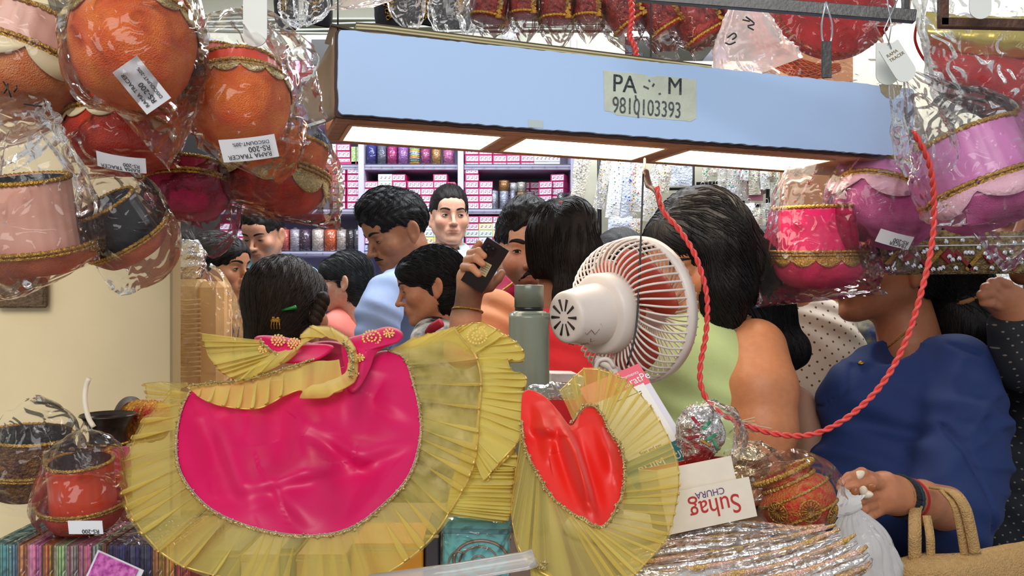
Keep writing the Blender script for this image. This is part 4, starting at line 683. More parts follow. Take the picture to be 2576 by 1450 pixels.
# mirror work band
T = thing('mirrorwork_band', 'red and gold mirror work band under the pink baskets', 'band', P(2420, 640, 1.64)); Yb = 1.64
sheet([[(2215, 575, Yb), (2400, 580, Yb), (2620, 585, Yb)], [(2215, 635, Yb-.01), (2400, 636, Yb-.012), (2620, 637, Yb-.01)], [(2235, 692, Yb), (2400, 690, Yb), (2620, 688, Yb)]], 50, 14, mat('sequin_ground', srgb(196, 170, 116), .3, .45, col2=srgb(120, 100, 70), vscale=150, bump=.8, bscale=350), 'band_cloth', T, .002, 40)
dr_ = mat('dark_red_patch', srgb(140, 16, 24), .5)
for k, px in enumerate((2278, 2385, 2492, 2590)): MB().box(P(px, 645, Yb-.014), (.022, .004, .022), rotm(0, 0, 45), bev=.001).obj('diamond_patch', dr_, T)
for k, px in enumerate((2225, 2332, 2438, 2545)):
    for s_ in (-1, 1): MB().box(P(px+14*s_, 655+0, Yb-.013), (.007, .003, .048), rotm(0, 0, 42*s_), bev=.001).obj('chevron_strip', dr_ if s_ < 0 else gold, T)
R2 = np.random.default_rng(4)
for k in range(44): v, f = lathe_vf([(0, -.0016), (.0045, -.0014), (.0052, 0), (0, 0)], 12, P(2232+k*8.2, 625+R2.uniform(-32, 55), Yb-.016), basis((0, 1, 0))); mesh_obj('mirror_disc', v, f, mat('mirror_bit', (.72, .74, .78), .12, 1), True, T)
for py in (620, 600): v, f = tube_vf(PX([(2225, py, Yb-.015), (2400, py-2, Yb-.017), (2620, py-6, Yb-.016)]), .0016, 6); mesh_obj('silver_thread', v, f, mat('silver_lurex', (.8, .82, .85), .25, .8), True, T)
for k in range(60): pass
# ---------- cords ----------
def twist(pts, r, pitch, m, name, lab, n=160):
    S = spline(PX(pts), n); T = thing(name, lab, 'cord', S[n//2]); t = np.gradient(S, axis=0); t /= np.linalg.norm(t, axis=1)[:, None]; a = np.cross(t, (0, 1, 0)); a /= np.linalg.norm(a, axis=1)[:, None]; b_ = np.cross(t, a); L_ = np.r_[0, np.cumsum(np.linalg.norm(np.diff(S, axis=0), axis=1))]
    for k in (0, 1): an = L_/pitch*2*math.pi+k*math.pi; v, f = tube_vf(S+(a*np.cos(an)[:, None]+b_*np.sin(an)[:, None])*r*.95, r, 8); mesh_obj('strand', v, f, m, True, T)
    return T
rw = mat('red_pvc_wire', srgb(226, 76, 70), .35, var=.12, vscale=60)
T = twist([(1652, 470, 1.36), (1668, 530, 1.36), (1710, 580, 1.36), (1752, 650, 1.35), (1778, 745, 1.34), (1776, 840, 1.33), (1762, 920, 1.32), (1766, 980, 1.31), (1800, 1030, 1.30), (1870, 1068, 1.28), (1960, 1094, 1.26), (2050, 1092, 1.25), (2140, 1045, 1.24), (2220, 965, 1.24), (2278, 860, 1.24), (2315, 745, 1.24), (2340, 640, 1.25), (2350, 540, 1.25), (2340, 420, 1.22), (2298, 330, 1.20)], .0024, .030, rw, 'twisted_cord', 'long red twisted wire looping down across both women', 260)
v, f = tube_vf(spline(PX([(1622, 425, 1.42), (1632, 465, 1.40), (1650, 482, 1.37), (1660, 520, 1.36)]), 14), [.003]+[.0062]*5+[.004]*4+[.0034]*4, 8); mesh_obj('tape_joint', v, f, mat('brown_tape', srgb(96, 66, 56), .5), True, T)
mb = MB(); R2 = np.random.default_rng(9)
for k in range(26): a = R2.normal(0, 1, 3)*V3((.012, .004, .006)); mb.tube([P(1865, 1066, 1.28)+a*.3, P(1885, 1072, 1.28)+a+V3((.004, 0, -.001))], .0007, 4)
stuff(mb.obj('frayed_tape', mat('old_tape', srgb(206, 190, 160), .6), T))
twist([(1584, -20, 1.5), (1590, 40, 1.5), (1585, 90, 1.49), (1598, 120, 1.48), (1602, 160, 1.47)], .003, .022, rw, 'twisted_cord', 'short red twisted wire coming down onto light box top', 60)
for pts, lab in ((((1637, -10, 1.5), (1637, 160, 1.48)), 'black wire dropping onto the light box beside red wire'), (((1618, 438, 1.34), (1612, 600, 1.32), (1604, 780, 1.30), (1594, 860, 1.29), (1578, 920, 1.28)), 'thin black cord hanging straight down in front of fan')):
    v, f = tube_vf(spline(PX(pts), 30), .0016, 6); o = mesh_obj('black_cord', v, f, black); tag(o, lab, 'cord')
v, f = tube_vf(PX([(1622, 400, 1.50), (1621, 440, 1.40)]), .0022, 6); o = mesh_obj('wire_stub', v, f, wood); tag(o, 'short brown wire stub under the light box rim', 'wire')
# ---------- fan ----------
wf = mat('aged_white_plastic', srgb(226, 214, 204), .4, var=.10, vscale=14); wfd = mat('grimy_crack', srgb(120, 80, 60), .8); bl = mat('red_brown_blade', srgb(176, 66, 50), .35)
Cf = P(1603, 780, 1.40); ax = V3((.80, .60, .06)); ax /= np.linalg.norm(ax); RF = basis(ax); T = thing('desk_fan', 'old white plastic fan with red blades seen from behind', 'fan', Cf-V3((0, 0, .15)))
def fz(r_, t, an): return Cf+RF@V3((r_*math.cos(an), r_*math.sin(an), t))
v, f = lathe_vf(spline([(0, -.1535), (.034, -.153), (.0395, -.149), (.0405, -.143), (.0455, -.115), (.048, -.088)], 24), 48, Cf, RF); mh = mesh_obj('motor_housing', v, f, wf, True, T)
for k in range(10):
    a = 2*math.pi*k/10; p0 = fz(.010, -.1536, a); p1 = fz(.028, -.1534, a); v, f = tube_vf([p0, p1], [.0012, .0026], 6); mesh_obj('vent_slot', v, f, mat('vent_dark', srgb(40, 28, 26), .8), True, mh)
for k, (a, t0, t1) in enumerate(((-1.9, -.135, -.110), (-2.2, -.100, -.128), (-1.4, -.140, -.125), (-2.9, -.12, -.1), (-1.7, -.12, -.09), (-2.6, -.145, -.12))):
    pp = [fz(.0425+.004*(t+.145)/.057*1.2, t, a+.12*math.sin(i*2.1)) for i, t in enumerate(np.linspace(t0, t1, 6))]; v, f = tube_vf(pp, .0005, 4); mesh_obj('crack', v, f, wfd, True, mh)
v, f = lathe_vf([(.040, -.090), (.058, -.088), (.063, -.084), (.0635, -.058), (.060, -.055), (.03, -.055)], 56, Cf, RF); mesh_obj('rear_shroud', v, f, wf, True, T)
v, f = lathe_vf([(.112, -.008), (.1175, -.008), (.1185, 0), (.1175, .010), (.112, .010), (.111, 0), (.112, -.008)], 80, Cf, RF); mesh_obj('rim_band', v, f, wf, True, T)
NR = 54
for k in range(NR):
    a = 2*math.pi*k/NR; prof = spline([(.059, -.060), (.078, -.064), (.098, -.056), (.110, -.036), (.1145, -.004)], 12); v, f = tube_vf([fz(p[0], p[1], a+.5*(p[0]-.059)*6) for p in prof], .0018, 6, False); mesh_obj('rear_grille_bar', v, f, wf, True, T)
    prof = spline([(.1145, .006), (.108, .022), (.085, .032), (.03, .036)], 8); v, f = tube_vf([fz(p[0], p[1], a+.33+(.1145-p[0])*4) for p in prof], .0016, 6, False); mesh_obj('front_grille_bar', v, f, wf, True, T)
v, f = lathe_vf([(0, .034), (.03, .034), (.032, .037), (0, .040)], 30, Cf, RF); mesh_obj('front_badge', v, f, wf, True, T)
v, f = lathe_vf([(0, -.05), (.02, -.05), (.022, -.02), (.02, 0), (0, .004)], 24, Cf, RF); mesh_obj('blade_hub', v, f, bl, True, T)
for k in range(3):
    v = []; nu, nv = 10, 8
    for i in range(nv):
        for j in range(nu): rr = .018+.082*i/(nv-1); an = 2*math.pi*k/3+.3+(j/(nu-1)-.5)*1.75*(.55+.45*math.sin(i/(nv-1)*2.6)); v.append(fz(rr, -.025+.018*(j/(nu-1)-.5)*2*(1-.3*i/(nv-1)), an))
    mesh_obj('fan_blade', v, grid_faces(nu, nv), bl, True, T).modifiers.new('t', 'SOLIDIFY').thickness = .002
v, f = tube_vf(spline([P(1500, 905, 1.34), P(1520, 915, 1.335), P(1545, 935, 1.335), P(1550, 1010, 1.335), P(1545, 1100, 1.33), np.r_[P(1545, 1100, 1.33)[:2], CT+.01]], 24), [.007]*6+[.012]*12+[.014]*6, 12); mesh_obj('stand_neck', v, f, wf, True, T)
v, f = tube_vf(spline(PX([(1498, 930, 1.33), (1506, 908, 1.328), (1530, 905, 1.328), (1545, 925, 1.328)]), 12), .0035, 8); mesh_obj('tilt_bracket', v, f, wf, True, T)
v, f = lathe_vf([(0, 0), (.075, 0), (.078, .006), (.07, .016), (.02, .024), (0, .025)], 40, np.r_[P(1545, 1100, 1.33)[:2], CT]); mesh_obj('base', v, f, wf, True, T)
# ---------- bottle ----------
cb = np.r_[P(1331, 900, 1.34)[:2], CT]; T = thing('steel_bottle', 'tall sage green steel bottle with darker screw cap', 'bottle', cb); gs = mat('sage_enamel', srgb(126, 132, 116), .30, var=.04, coat=.3); k_ = 1.34/F; zt_ = CZ-(783-725)*k_
rB = 51*k_; rC = 37*k_; v, f = lathe_vf(spline([(0, 0), (rB*.95, 0), (rB, .004), (rB, .05), (rB, zt_-CT-.022), (rB*.97, zt_-CT-.012), (rB*.82, zt_-CT), (rC*.9, zt_-CT+.001)], 60), 48, cb); mesh_obj('bottle_body', v, f, gs, True, T)
v, f = lathe_vf([(rC*.92, zt_-CT), (rC*.97, zt_-CT+.001), (rC*.97, zt_-CT+.006), (rC*.9, zt_-CT+.007)], 40, cb); mesh_obj('seal_ring', v, f, black, True, T); hC = (776-720)*k_
v, f = lathe_vf([(0, zt_-CT+.006), (rC, zt_-CT+.006), (rC*1.0, zt_-CT+.006+hC*.96), (rC*.97, zt_-CT+.006+hC), (rC*.9, zt_-CT+.006+hC*.99)], 48, cb); mesh_obj('screw_cap', v, f, mat('sage_dark', srgb(104, 110, 96), .3, coat=.3), True, T); v, f = lathe_vf([(0, zt_-CT+.006+hC*.985), (rC*.9, zt_-CT+.006+hC*.985), (rC*.9, zt_-CT+.005+hC), (0, zt_-CT+.0065+hC)], 40, cb); mesh_obj('cap_top', v, f, mat('brushed_steel', (.55, .56, .58), .35, .8), True, T)
# ---------- people ----------
def head_sdf(q, sp):
    """q: points in head space, metres for a 0.225 m head, face towards -Y, eyes at z=0"""
    f = sp.get('fat', 1.0); x = q.copy(); x[:, 0] = np.abs(x[:, 0])
    d = s_ell(x, (0, .012, .032), (.075, .096, .083))
    d = su(d, s_ell(x, (0, -.030, -.038), (.057*f, .060, .070)), .028)
    d = su(d, s_cap(x, (.050*f, .004, -.052), (.016, -.066, -.097), .019*f, .015), .030)
    d = su(d, s_ell(x, (0, -.076, -.099), (.022, .018, .016)), .020)
    d = su(d, s_ell(x, (.044*f, -.060, -.026), (.022, .022, .022)), .024)
    d = su(d, s_ell(x, (.0, -.074, .040), (.048, .022, .034)), .03)
    m = (x[:, 1] < .035) & (x[:, 2] < .06) & (x[:, 0] < .12); y = x[m]; e = d[m]
    if len(y):
        nl = sp.get('nose', 1.0)
        e = su(e, s_cap(y, (0, -.086, .019), (.034, -.080, .021), .0085), .014)
        e = ss(e, s_ell(y, (.031, -.101, .000), (.017, .0135, .0125)), .012)
        e = su(e, s_ell(y, (.0315, -.0745, -.001), (.0150, .0130, .0120)), .004)
        e = su(e, s_cap(y, (0, -.088, .008), (0, -.112*nl, -.034), .0055, .0088), .013)
        e = su(e, s_ell(y, (0, -.1125*nl, -.036), (.0095, .0100, .0085)), .006)
        e = su(e, s_ell(y, (.0115, -.1000, -.0385), (.0075, .0105, .0075)), .007)
        e = ss(e, s_ell(y, (.0065, -.1055, -.0465), (.0032, .0050, .0040)), .003)
        e = su(e, s_ell(y, (0, -.0845, -.066), (.029, .0150, .020)), .014)
        e = ss(e, s_cap(y, (0, -.1065, -.047), (0, -.1060, -.057), .0020), .004)
        L = sp.get('lips', 1.0)
        e = su(e, s_cap(y, (.004, -.0980, -.0625), (.0245, -.0860, -.0660), .0046*L, .0018), .004)
        e = su(e, s_cap(y, (0, -.0965, -.0722), (.021, -.0870, -.0688), .0054*L, .0020), .004)
        e = ss(e, s_cap(y, (0, -.1060, -.0668), (.022, -.0930, -.0672), .0012), .003)
        e = ss(e, s_ell(y, (0, -.1010, -.0835), (.014, .006, .0045)), .008)
        d[m] = e
    m = (x[:, 0] > .045) & (x[:, 1] > -.03) & (x[:, 1] < .05) & (x[:, 2] < .05) & (x[:, 2] > -.06); y = x[m]; e = d[m]
    if len(y):
        R = rotm(-22, -12, 0); a = s_ell(y, (.0775, .016, -.012), (.0075, .0185, .031), R)
        a = ss(a, s_ell(y, (.0850, .011, -.010), (.0060, .0110, .020), R), .004); a = su(a, s_ell(y, (.0760, .008, -.037), (.006, .008, .010)), .006)
        d[m] = su(e, a, .007)
    return d
def to_local(p, H): return (((p-H['c'].astype(np.float32))@H['R'].astype(np.float32))/H['s']).astype(np.float32)
def to_world(q, H): return H['c']+(V3(q)*H['s'])@H['R'].T
def chain(p, pts, k=.012):
    """pts: list of (point, radius)"""
    d = None
    for (a, ra), (b, rb) in zip(pts[:-1], pts[1:]):
        e = s_cap(p, a, b, ra, rb); d = e if d is None else su(d, e, k)
    return d
def boxcull(p, pts, pad):
    A = np.array([a for a, r in pts]); lo = A.min(0)-pad; hi = A.max(0)+pad; return ((p > lo) & (p < hi)).all(1)
def cull_min(d, p, pts, fn, k, pad=.09):
    m = boxcull(p, pts, pad); e = np.full(len(p), .5, np.float32)
    if m.any(): e[m] = fn(p[m])
    return su(d, e, k)
def hair_cap(q, st):
    x = q.copy(); side = x[:, 0].copy(); x[:, 0] = np.abs(x[:, 0])
    if st in ('short', 'quiff', 'slick'):
        d = s_ell(x, (0, .016, .034), (.078, .098, .085)); up = {'short': .008, 'quiff': .018, 'slick': .008}[st]
        d = su(d, s_ell(x, (0, -.006-.012*(st == 'quiff'), .060), (.070, .088, .066+up)), .02)
        if st == 'quiff': d = su(d, s_ell(x, (0, -.058, .100), (.048, .040, .024)), .02)
        d = ss(d, s_ell(x, (0, -.135, -.020), (.066, .088, .094 if st != 'slick' else .100)), .008)
        d = ss(d, s_ell(x, (.085, -.035, -.035), (.05, .050, .060)), .008)
        d = np.maximum(d, (-.052-x[:, 2])*.9); d = ss(d, s_ell(x, (.085, .012, -.028), (.022, .030, .036)), .006)
    else:
        d = s_ell(x, (0, .018, .034), (.0815, .103, .088)); d = su(d, s_ell(x, (0, -.058, .046), (.060, .044, .050)), .02); d = su(d, s_ell(x, (0, .050, -.020), (.070, .066, .070)), .02)
        d = ss(d, s_ell(x, (0, -.124, -.030), (.059, .077, .089)), .008)
        d = ss(d, s_ell(x, (.080, -.045, -.050), (.035, .058, .058)), .010)
        if st == 'tied': d = np.maximum(d, (-.062-x[:, 2])*.9); d = ss(d, s_ell(x, (.088, .012, -.022), (.020, .024, .030)), .006)
        part = np.exp(-(side/.004)**2)*.0022*(x[:, 2] > .05); d = d+part
    return d.astype(np.float32)
HAIRC = srgb(30, 25, 24)
def hairmat(key='black_hair', col=HAIRC, r=.50):
    m = mat(key, col, r, var=.35, vscale=60, stretch=(1, 1, .15), bump=.25, bscale=330, spec=.25); return m
def person(name_label, px, py, Y, yaw=0, pitch=0, roll=0, s=1.0, skin=(198, 140, 105), hair='tied', extras=None, eyes=.5, beard=0, stache=0, fat=1.0, nose=1.0, lips=1.0,
           neck=None, shoulders=None, byaw=None, body=None, arms=(), cloth=None, knot=None, flow='back', strand=(700, 12, .013), hcol=None, hlip=(150, 80, 75), vox=.0027, gaze=0, torso=True, brow=1.0, chest=(.175, .12), nostr=False, lowz=None, hairR=None, head=True, nk=.052):
    H = {'c': P(px, py, Y), 'R': rotm(yaw, pitch, roll), 's': s}; sp = {'fat': fat, 'nose': nose, 'lips': lips}
    byaw = yaw if byaw is None else byaw; B = rotm(byaw)
    a = to_world((0, .022, -.06), H); nb = V3(neck) if neck is not None else a+B@V3((0, .035, -.135))*s
    if shoulders is None: shoulders = [nb+B@V3((sx*.165*s, .01, -.045*s)) for sx in (-1, 1)]
    sh = [V3(x) for x in shoulders]; mid = (sh[0]+sh[1])/2; base = V3((nb[0], nb[1], lowz if lowz is not None else nb[2]-.45))
    T = thing('person', name_label, 'person', base)
    skc = np.array(srgb(*skin)); cut = nb[2]-.13
    armpts = [[(V3(q), r) for q, r in ch] for ch in arms]
    def fb(p):
        d = np.full(len(p), .5, np.float32); hc = to_world((0, 0, 0), H); m = ((p-hc)**2).sum(1) < (.20*s)**2
        if m.any(): d[m] = head_sdf(to_local(p[m], H), sp)*s
        d = su(d, s_cap(p, a, nb, nk*s, (nk+.006)*s), .022*s); e = s_ell(p, mid+(0, 0, -.10*s)-B@V3((0, .0, 0)), (.150*s, .085*s, .14*s), B)
        e = su(e, s_cap(p, sh[0]+(mid-sh[0])*.12, sh[1]+(mid-sh[1])*.12, .040*s), .04); e = np.maximum(e, cut-p[:, 2]); d = su(d, e, .035*s)
        for ch in armpts: d = cull_min(d, p, ch, lambda w: chain(w, ch, .004 if min(r for _, r in ch) < .0115 else .012), .0025 if min(r for _, r in ch) < .0115 else .02)
        return d.astype(np.float32)
    pts = np.array([H['c']+.15*s, H['c']-.15*s, sh[0]+.06, sh[0]-.06, sh[1]+.06, sh[1]-.06]+[q+sg*(r+.02) for ch in armpts for q, r in ch for sg in (-1, 1)]); lo, hi = pts.min(0), pts.max(0); lo[2] = min(cut-.02, lo[2]) if not armpts else lo[2]; hi[2] += .01
    v, f = polygonise(fb, lo, hi, vox)
    q = to_local(v.astype(np.float32), H); col = np.tile(skc, (len(v), 1)); ax = np.abs(q[:, 0])
    lipm = np.exp(-((ax/.021)**4+((q[:, 2]+.0675)/.0095)**4))*(q[:, 1] < -.082); col = col*(1-.75*lipm[:, None])+np.array(srgb(*hlip))*.75*lipm[:, None]
    chk = np.exp(-(((ax-.04)/.02)**2+((q[:, 2]+.035)/.02)**2))*(q[:, 1] < -.03); col *= 1-chk[:, None]*np.array([0, .14, .16])
    if beard:
        bm_ = (1/(1+np.exp((q[:, 2]+.040+.25*np.maximum(0, ax-.03))/.005)))*(1/(1+np.exp((-q[:, 2]-.135)/.006)))*(q[:, 1] < .0)*(1-lipm); bm_ = np.maximum(bm_, np.exp(-((ax/.03)**4+((q[:, 2]+.0525)/.006)**2))*(q[:, 1] < -.08)*(1-lipm)); col = col*(1-beard*bm_[:, None])+np.array(HAIRC)*1.4*beard*bm_[:, None]
    ew = np.exp(-(((ax-.031)/.018)**2+((q[:, 2]+.001)/.012)**2))*(q[:, 1] < -.06); col *= 1-.22*ew[:, None]
    sk = mat('skin', (1, 1, 1), .46, attr='tint', var=.10, vscale=90, bump=.06, bscale=420, sub=.08, spec=.4)
    bo = mesh_obj('body', v, f, sk, True, T, cols=col)
    # eyes, lids, brows
    if eyes is not None and head:
        fh = lambda w: (head_sdf(to_local(w, H), sp)*s)
        for sx in (-1, 1):
            c0 = V3((sx*.0315, -.0735, -.001)); rr = .0150; nu, nv = 17, 9; U, V_ = np.meshgrid(np.linspace(-1, 1, nu), np.linspace(-1, 1, nv)); op = eyes; up = .50*op*(1-U**2)**.8; dn = -.30*op*(1-U**2)-.10*(1-op)*2
            el = dn*(1-(V_+1)/2)+up*((V_+1)/2)-(1-op)*.25; az = U*.78; E = np.stack([c0[0]+rr*np.sin(az)*np.cos(el), c0[1]-rr*np.cos(az)*np.cos(el)*1.02+.0, c0[2]+rr*np.sin(el)*1.0], -1).reshape(-1, 3)
            gz = math.radians(gaze); dd = np.sqrt((az.ravel()-gz)**2+(el.ravel()+(1-op)*.3)**2); ec = np.where(dd[:, None] < .40, np.array([[.012, .007, .005]]), np.array([[.62, .56, .52]]))
            # finer colour: denser grid
            mesh_obj('eye', to_world(E, H), grid_faces(nu, nv), mat('eyeball', (1, 1, 1), .12, attr='tint'), True, T, cols=ec)
            for vi, nm, rd in ((nv-1, 'upper_eyelid', .0013), (0, 'lower_eyelid', .0007)):
                line = E.reshape(nv, nu, 3)[vi]; line = c0+(line-c0)*1.02; tv, tf = tube_vf(to_world(line, H), np.r_[.3, np.full(nu-2, 1), .3]*rd*s, 6); mesh_obj(nm, tv, tf, hairmat() if vi else mat('lid_skin_%d' % skin[0], tuple(skc*.6), .5), True, T)
            t = np.linspace(0, 1, 9); bl = np.stack([sx*(.013+.036*t), -.098+.022*t**1.6, .0185+.009*np.sin(t*2.4)-.004*t], 1); wl = to_world(bl, H).astype(np.float32)
            for _ in range(3): wl = wl-(fh(wl)-.0004)[:, None]*sd_grad(fh, wl)
            bw = .0038*brow*s*np.array([.6, 1, 1.05, 1, .95, .85, .7, .5, .25]); g = sd_grad(fh, wl); tv = []; tan = np.gradient(wl, axis=0); tan /= np.linalg.norm(tan, axis=1)[:, None]; side = np.cross(tan, g)
            for i in range(9):
                for j in range(8): th = 2*math.pi*j/8; tv.append(wl[i]+side[i]*bw[i]*math.cos(th)+g[i]*.0012*math.sin(th))
            tf = [(i*8+j, i*8+(j+1) % 8, (i+1)*8+(j+1) % 8, (i+1)*8+j) for i in range(8) for j in range(8)]; mesh_obj('eyebrow', tv, tf, hairmat(), True, T)
    if stache:
        def fm(p):
            qq = to_local(p, H); x = np.abs(qq[:, 0]); reg = s_cap(np.stack([x, qq[:, 1], qq[:, 2]], 1), (.003, -.100, -.0535), (.024, -.088, -.0605-.012*(stache > 1)), .0062, .0038)
            d_ = np.maximum(reg*s, head_sdf(qq, sp)*s-.0016)
            if stache > 1: d_ = np.minimum(d_, np.maximum(s_ell(qq, (0, -.094, -.100), (.020, .022, .016))*s, head_sdf(qq, sp)*s-.0025))
            return d_.astype(np.float32)
        c_ = to_world((0, -.096, -.075), H); vv, ff = polygonise(fm, c_-.045, c_+.045, .0015); mesh_obj('moustache', vv, ff, hairmat(), True, T)
    # hair
    hm = hairmat() if hcol is None else hairmat('hair_%d_%d' % (hcol[0], hcol[1]), srgb(*hcol)); ex = [[(V3(q_), r) for q_, r in ch] for ch in (extras or [])]
    if hair:
        def fhr(p):
            d = hair_cap(to_local(p, H), hair)*s
            for ch in ex: d = cull_min(d, p, ch, lambda w: chain(w, ch, .03), .018)
            if hair in ('short', 'quiff'): w_ = p*np.float32(1); d = d+.0022*np.sin(w_[:, 0]*170+2*np.sin(w_[:, 2]*90))*np.sin(w_[:, 1]*130+w_[:, 2]*110)
            else: d = d+.0010*np.sin(p[:, 0]*260+3*np.sin(p[:, 2]*14)+p[:, 1]*170)
            return d.astype(np.float32)
        pts = [H['c']+.16*s, H['c']-.11*s-np.array([.02, .02, 0])]+[q_+sg*r*1.25 for ch in ex for q_, r in ch for sg in (-1, 1)]; pts = np.array(pts)
        hv, hf = polygonise(fhr, pts.min(0)-.01, pts.max(0)+.01, max(vox, .0032)); ho = mesh_obj('hair', hv, hf, hm, True, T)
        n_, st_, sl = strand; R_ = np.random.default_rng(abs(hash(px)) % 9999); sd = hv[R_.integers(0, len(hv), n_)]; K = to_world(knot, H) if knot is not None else to_world((0, .10, .02), H)
        def dirf(p):
            l = to_local(p.astype(np.float32), H)
            if flow == 'back': d = K-p; far = np.linalg.norm(d, axis=1) < .03; d[far | (p[:, 2] < K[2]-.04)] = (0, 0, -1)
            elif flow == 'down': d = np.stack([np.sign(l[:, 0])*.9*(l[:, 2] > .05)+.15*np.sign(l[:, 0]), .5*(l[:, 1] < .03)*np.ones(len(l)), -.25-1.0*(l[:, 2] < .09)], 1)@H['R'].T
            else: d = np.stack([.35+0*l[:, 0], .8+0*l[:, 0], .5-1.2*(l[:, 2] < .05)], 1)@H['R'].T
            return d/(np.linalg.norm(d, axis=1, keepdims=True)+1e-9)
        if not nostr:
            sv, sf = strands(fhr, sd, dirf, st_, sl, r=.0009, curl=.10 if flow != 'male' else .3, seed=px, lift=0 if flow != 'male' else .0006); stuff(mesh_obj('hair_strand', sv, sf, hm, True, T))
    # clothes
    if cloth:
        cc = cloth; low = cc.get('low', .40); op_ = cc.get('open', .060); slv = [[(V3(q_), r) for q_, r in ch] for ch in cc.get('sleeves', ())]; cx, cy = chest; fa = cc.get('fold', .005); bl = cc.get('bulge')
        def fc(p):
            e = s_ell(p, mid+(0, 0, -.15*s), (cx*s, cy*s, .24*s), B); e = su(e, s_cap(p, sh[0]+(mid-sh[0])*.15, sh[1]+(mid-sh[1])*.15, .056*s), .06)
            e = su(e, s_cap(p, nb+(0, 0, -.055*s), (sh[0]+mid)/2, .055*s), .05); e = su(e, s_cap(p, nb+(0, 0, -.055*s), (sh[1]+mid)/2, .055*s), .05)
            e = su(e, s_ell(p, mid+(0, 0, -.38*s), (cx*.95*s, (cy+.01)*s, .22*s), B), .05)
            for b_ in (bl or ()): e = su(e, s_ell(p, mid+B@V3(b_[0])*s, V3(b_[1])*s, B), .05)
            for ch in slv: e = cull_min(e, p, ch, lambda w: chain(w, ch, .03), cc.get('sk', .022))
            e = e+fa*np.sin(p[:, 0]*38+p[:, 2]*55+2.2*np.sin(p[:, 2]*21+p[:, 1]*17))*np.sin(p[:, 2]*31+p[:, 0]*13+1)
            for rp, rw, ra in cc.get('ridges', ()):
                q2 = p[:, [0, 2]]; dm = np.full(len(p), 9., np.float32)
                for a_, b_ in zip(rp[:-1], rp[1:]): a2 = np.array([a_[0], a_[2]], np.float32); ab = np.array([b_[0], b_[2]], np.float32)-a2; h_ = np.clip(((q2-a2)@ab)/float(ab@ab), 0, 1); dm = np.minimum(dm, np.sqrt(((q2-a2-h_[:, None]*ab)**2).sum(1))+.3*rw*(1-np.sin(np.clip(h_, .05, .95)*3.1416)))
                e = e-ra*np.exp(-(dm/rw)**2)*(p[:, 1] < mid[1]+.03)
            nk = s_cap(p, nb+(0, 0, -.035*s)+B@V3((0, -.004, 0)), nb+(0, 0, .12), op_*s, (op_+.01)*s)
            for vp in cc.get('vee', ()): nk = su(nk, s_cap(p, nb+B@V3((0, -.03, -.01))*s, nb+B@V3(vp)*s, .035*s, .012*s), .02)
            for (va, ra_), (vb, rb2) in cc.get('veew', ()): nk = su(nk, s_cap(p, va, vb, ra_, rb2), .02)
            e = ss(e, nk, .006); return np.maximum(e, (mid[2]-low)-p[:, 2]).astype(np.float32)
        pts = [sh[0]+.1, sh[0]-.1, sh[1]+.1, sh[1]-.1, mid-B@V3((cx, 0, 0))*1.2, mid+B@V3((cx, 0, 0))*1.2, mid+(0, cy*1.4, 0), mid-(0, cy*1.4, 0), nb+.06]+[q_+sg*(r+.02) for ch in slv for q_, r in ch for sg in (-1, 1)]
        for b_ in (bl or ()): pts += [mid+B@V3(b_[0])*s+max(b_[1]), mid+B@V3(b_[0])*s-max(b_[1])]
        pts = np.array(pts); lo, hi = pts.min(0), pts.max(0); lo[2] = min(mid[2]-low-.02, lo[2]); cv, cf = polygonise(fc, lo, hi, cc.get('vox', .006)); mesh_obj(cc.get('name', 'shirt'), cv, cf, cc['mat'], True, T)
        if cc.get('collar'):
            m_ = cc['collar']; n = 40; th = np.linspace(.12*math.pi, 1.88*math.pi, n); rows = []
            tip = np.exp(-((np.minimum(th, 2*math.pi-th)-.12*math.pi)/.35)**2)
            for rr, zz in ((.066, .026), (.070, .040), (.080, .030), (.092, .006), (.106, -.022)):
                k_ = 1 if zz < 0 else 0; rad = (rr+.018*tip*k_)*s; rows.append(np.stack([rad*np.sin(th), -rad*np.cos(th)*.95+.0, (zz-.025*tip*(zz < .01)-.018*np.cos(th)*-1*0-.012*np.cos(th))*s], 1))
            cv = np.concatenate(rows)@B.T+nb+(0, 0, -.022*s); o = mesh_obj('collar', cv, grid_faces(n, 5), m_, True, T); md = o.modifiers.new('t', 'SOLIDIFY'); md.thickness = .003
    # lower body down to the floor
    zt = mid[2]-(cloth or {}).get('low', .40)+.04; hm_ = mid[:2]; lw = mat('lower_%d' % (int(px) % 4), srgb(*[(40, 44, 60), (60, 50, 48), (30, 30, 34), (70, 66, 80)][int(px) % 4]), .8, var=.1); hz = max(.62, zt-.28)
    v, f = lathe_vf(spline([(0, hz-.06), (.12, hz-.04), (.165*s, hz+.06), (.155*s, (hz+zt)/2), (.145*s, zt), (0, zt+.01)], 20), 24, (0, 0, 0), None, 0, 0, (1, .72)); mesh_obj('waist_cloth', v@B.T+V3((hm_[0], hm_[1], 0)), f, lw, True, T)
    for sx in (-1, 1):
        o_ = B@V3((sx*.085*s, 0, 0)); v, f = tube_vf([V3((hm_[0], hm_[1], hz+.02))+o_, V3((hm_[0], hm_[1], hz*.5))+o_, V3((hm_[0], hm_[1], .07))+o_], [.088*s, .062*s, .048*s], 14); mesh_obj('trouser_leg', v, f, lw, True, T)
        v, f = lathe_vf([(0, 0), (.045, .0), (.048, .03), (.04, .07), (0, .08)], 16, (0, 0, 0)); mesh_obj('shoe', (v*np.array([1, 2.2, 1])+V3((0, -.05, 0)))@B.T+V3((hm_[0], hm_[1], .0))+o_, f, mat('shoe_dark', srgb(40, 34, 32), .5), True, T)
    return T, H
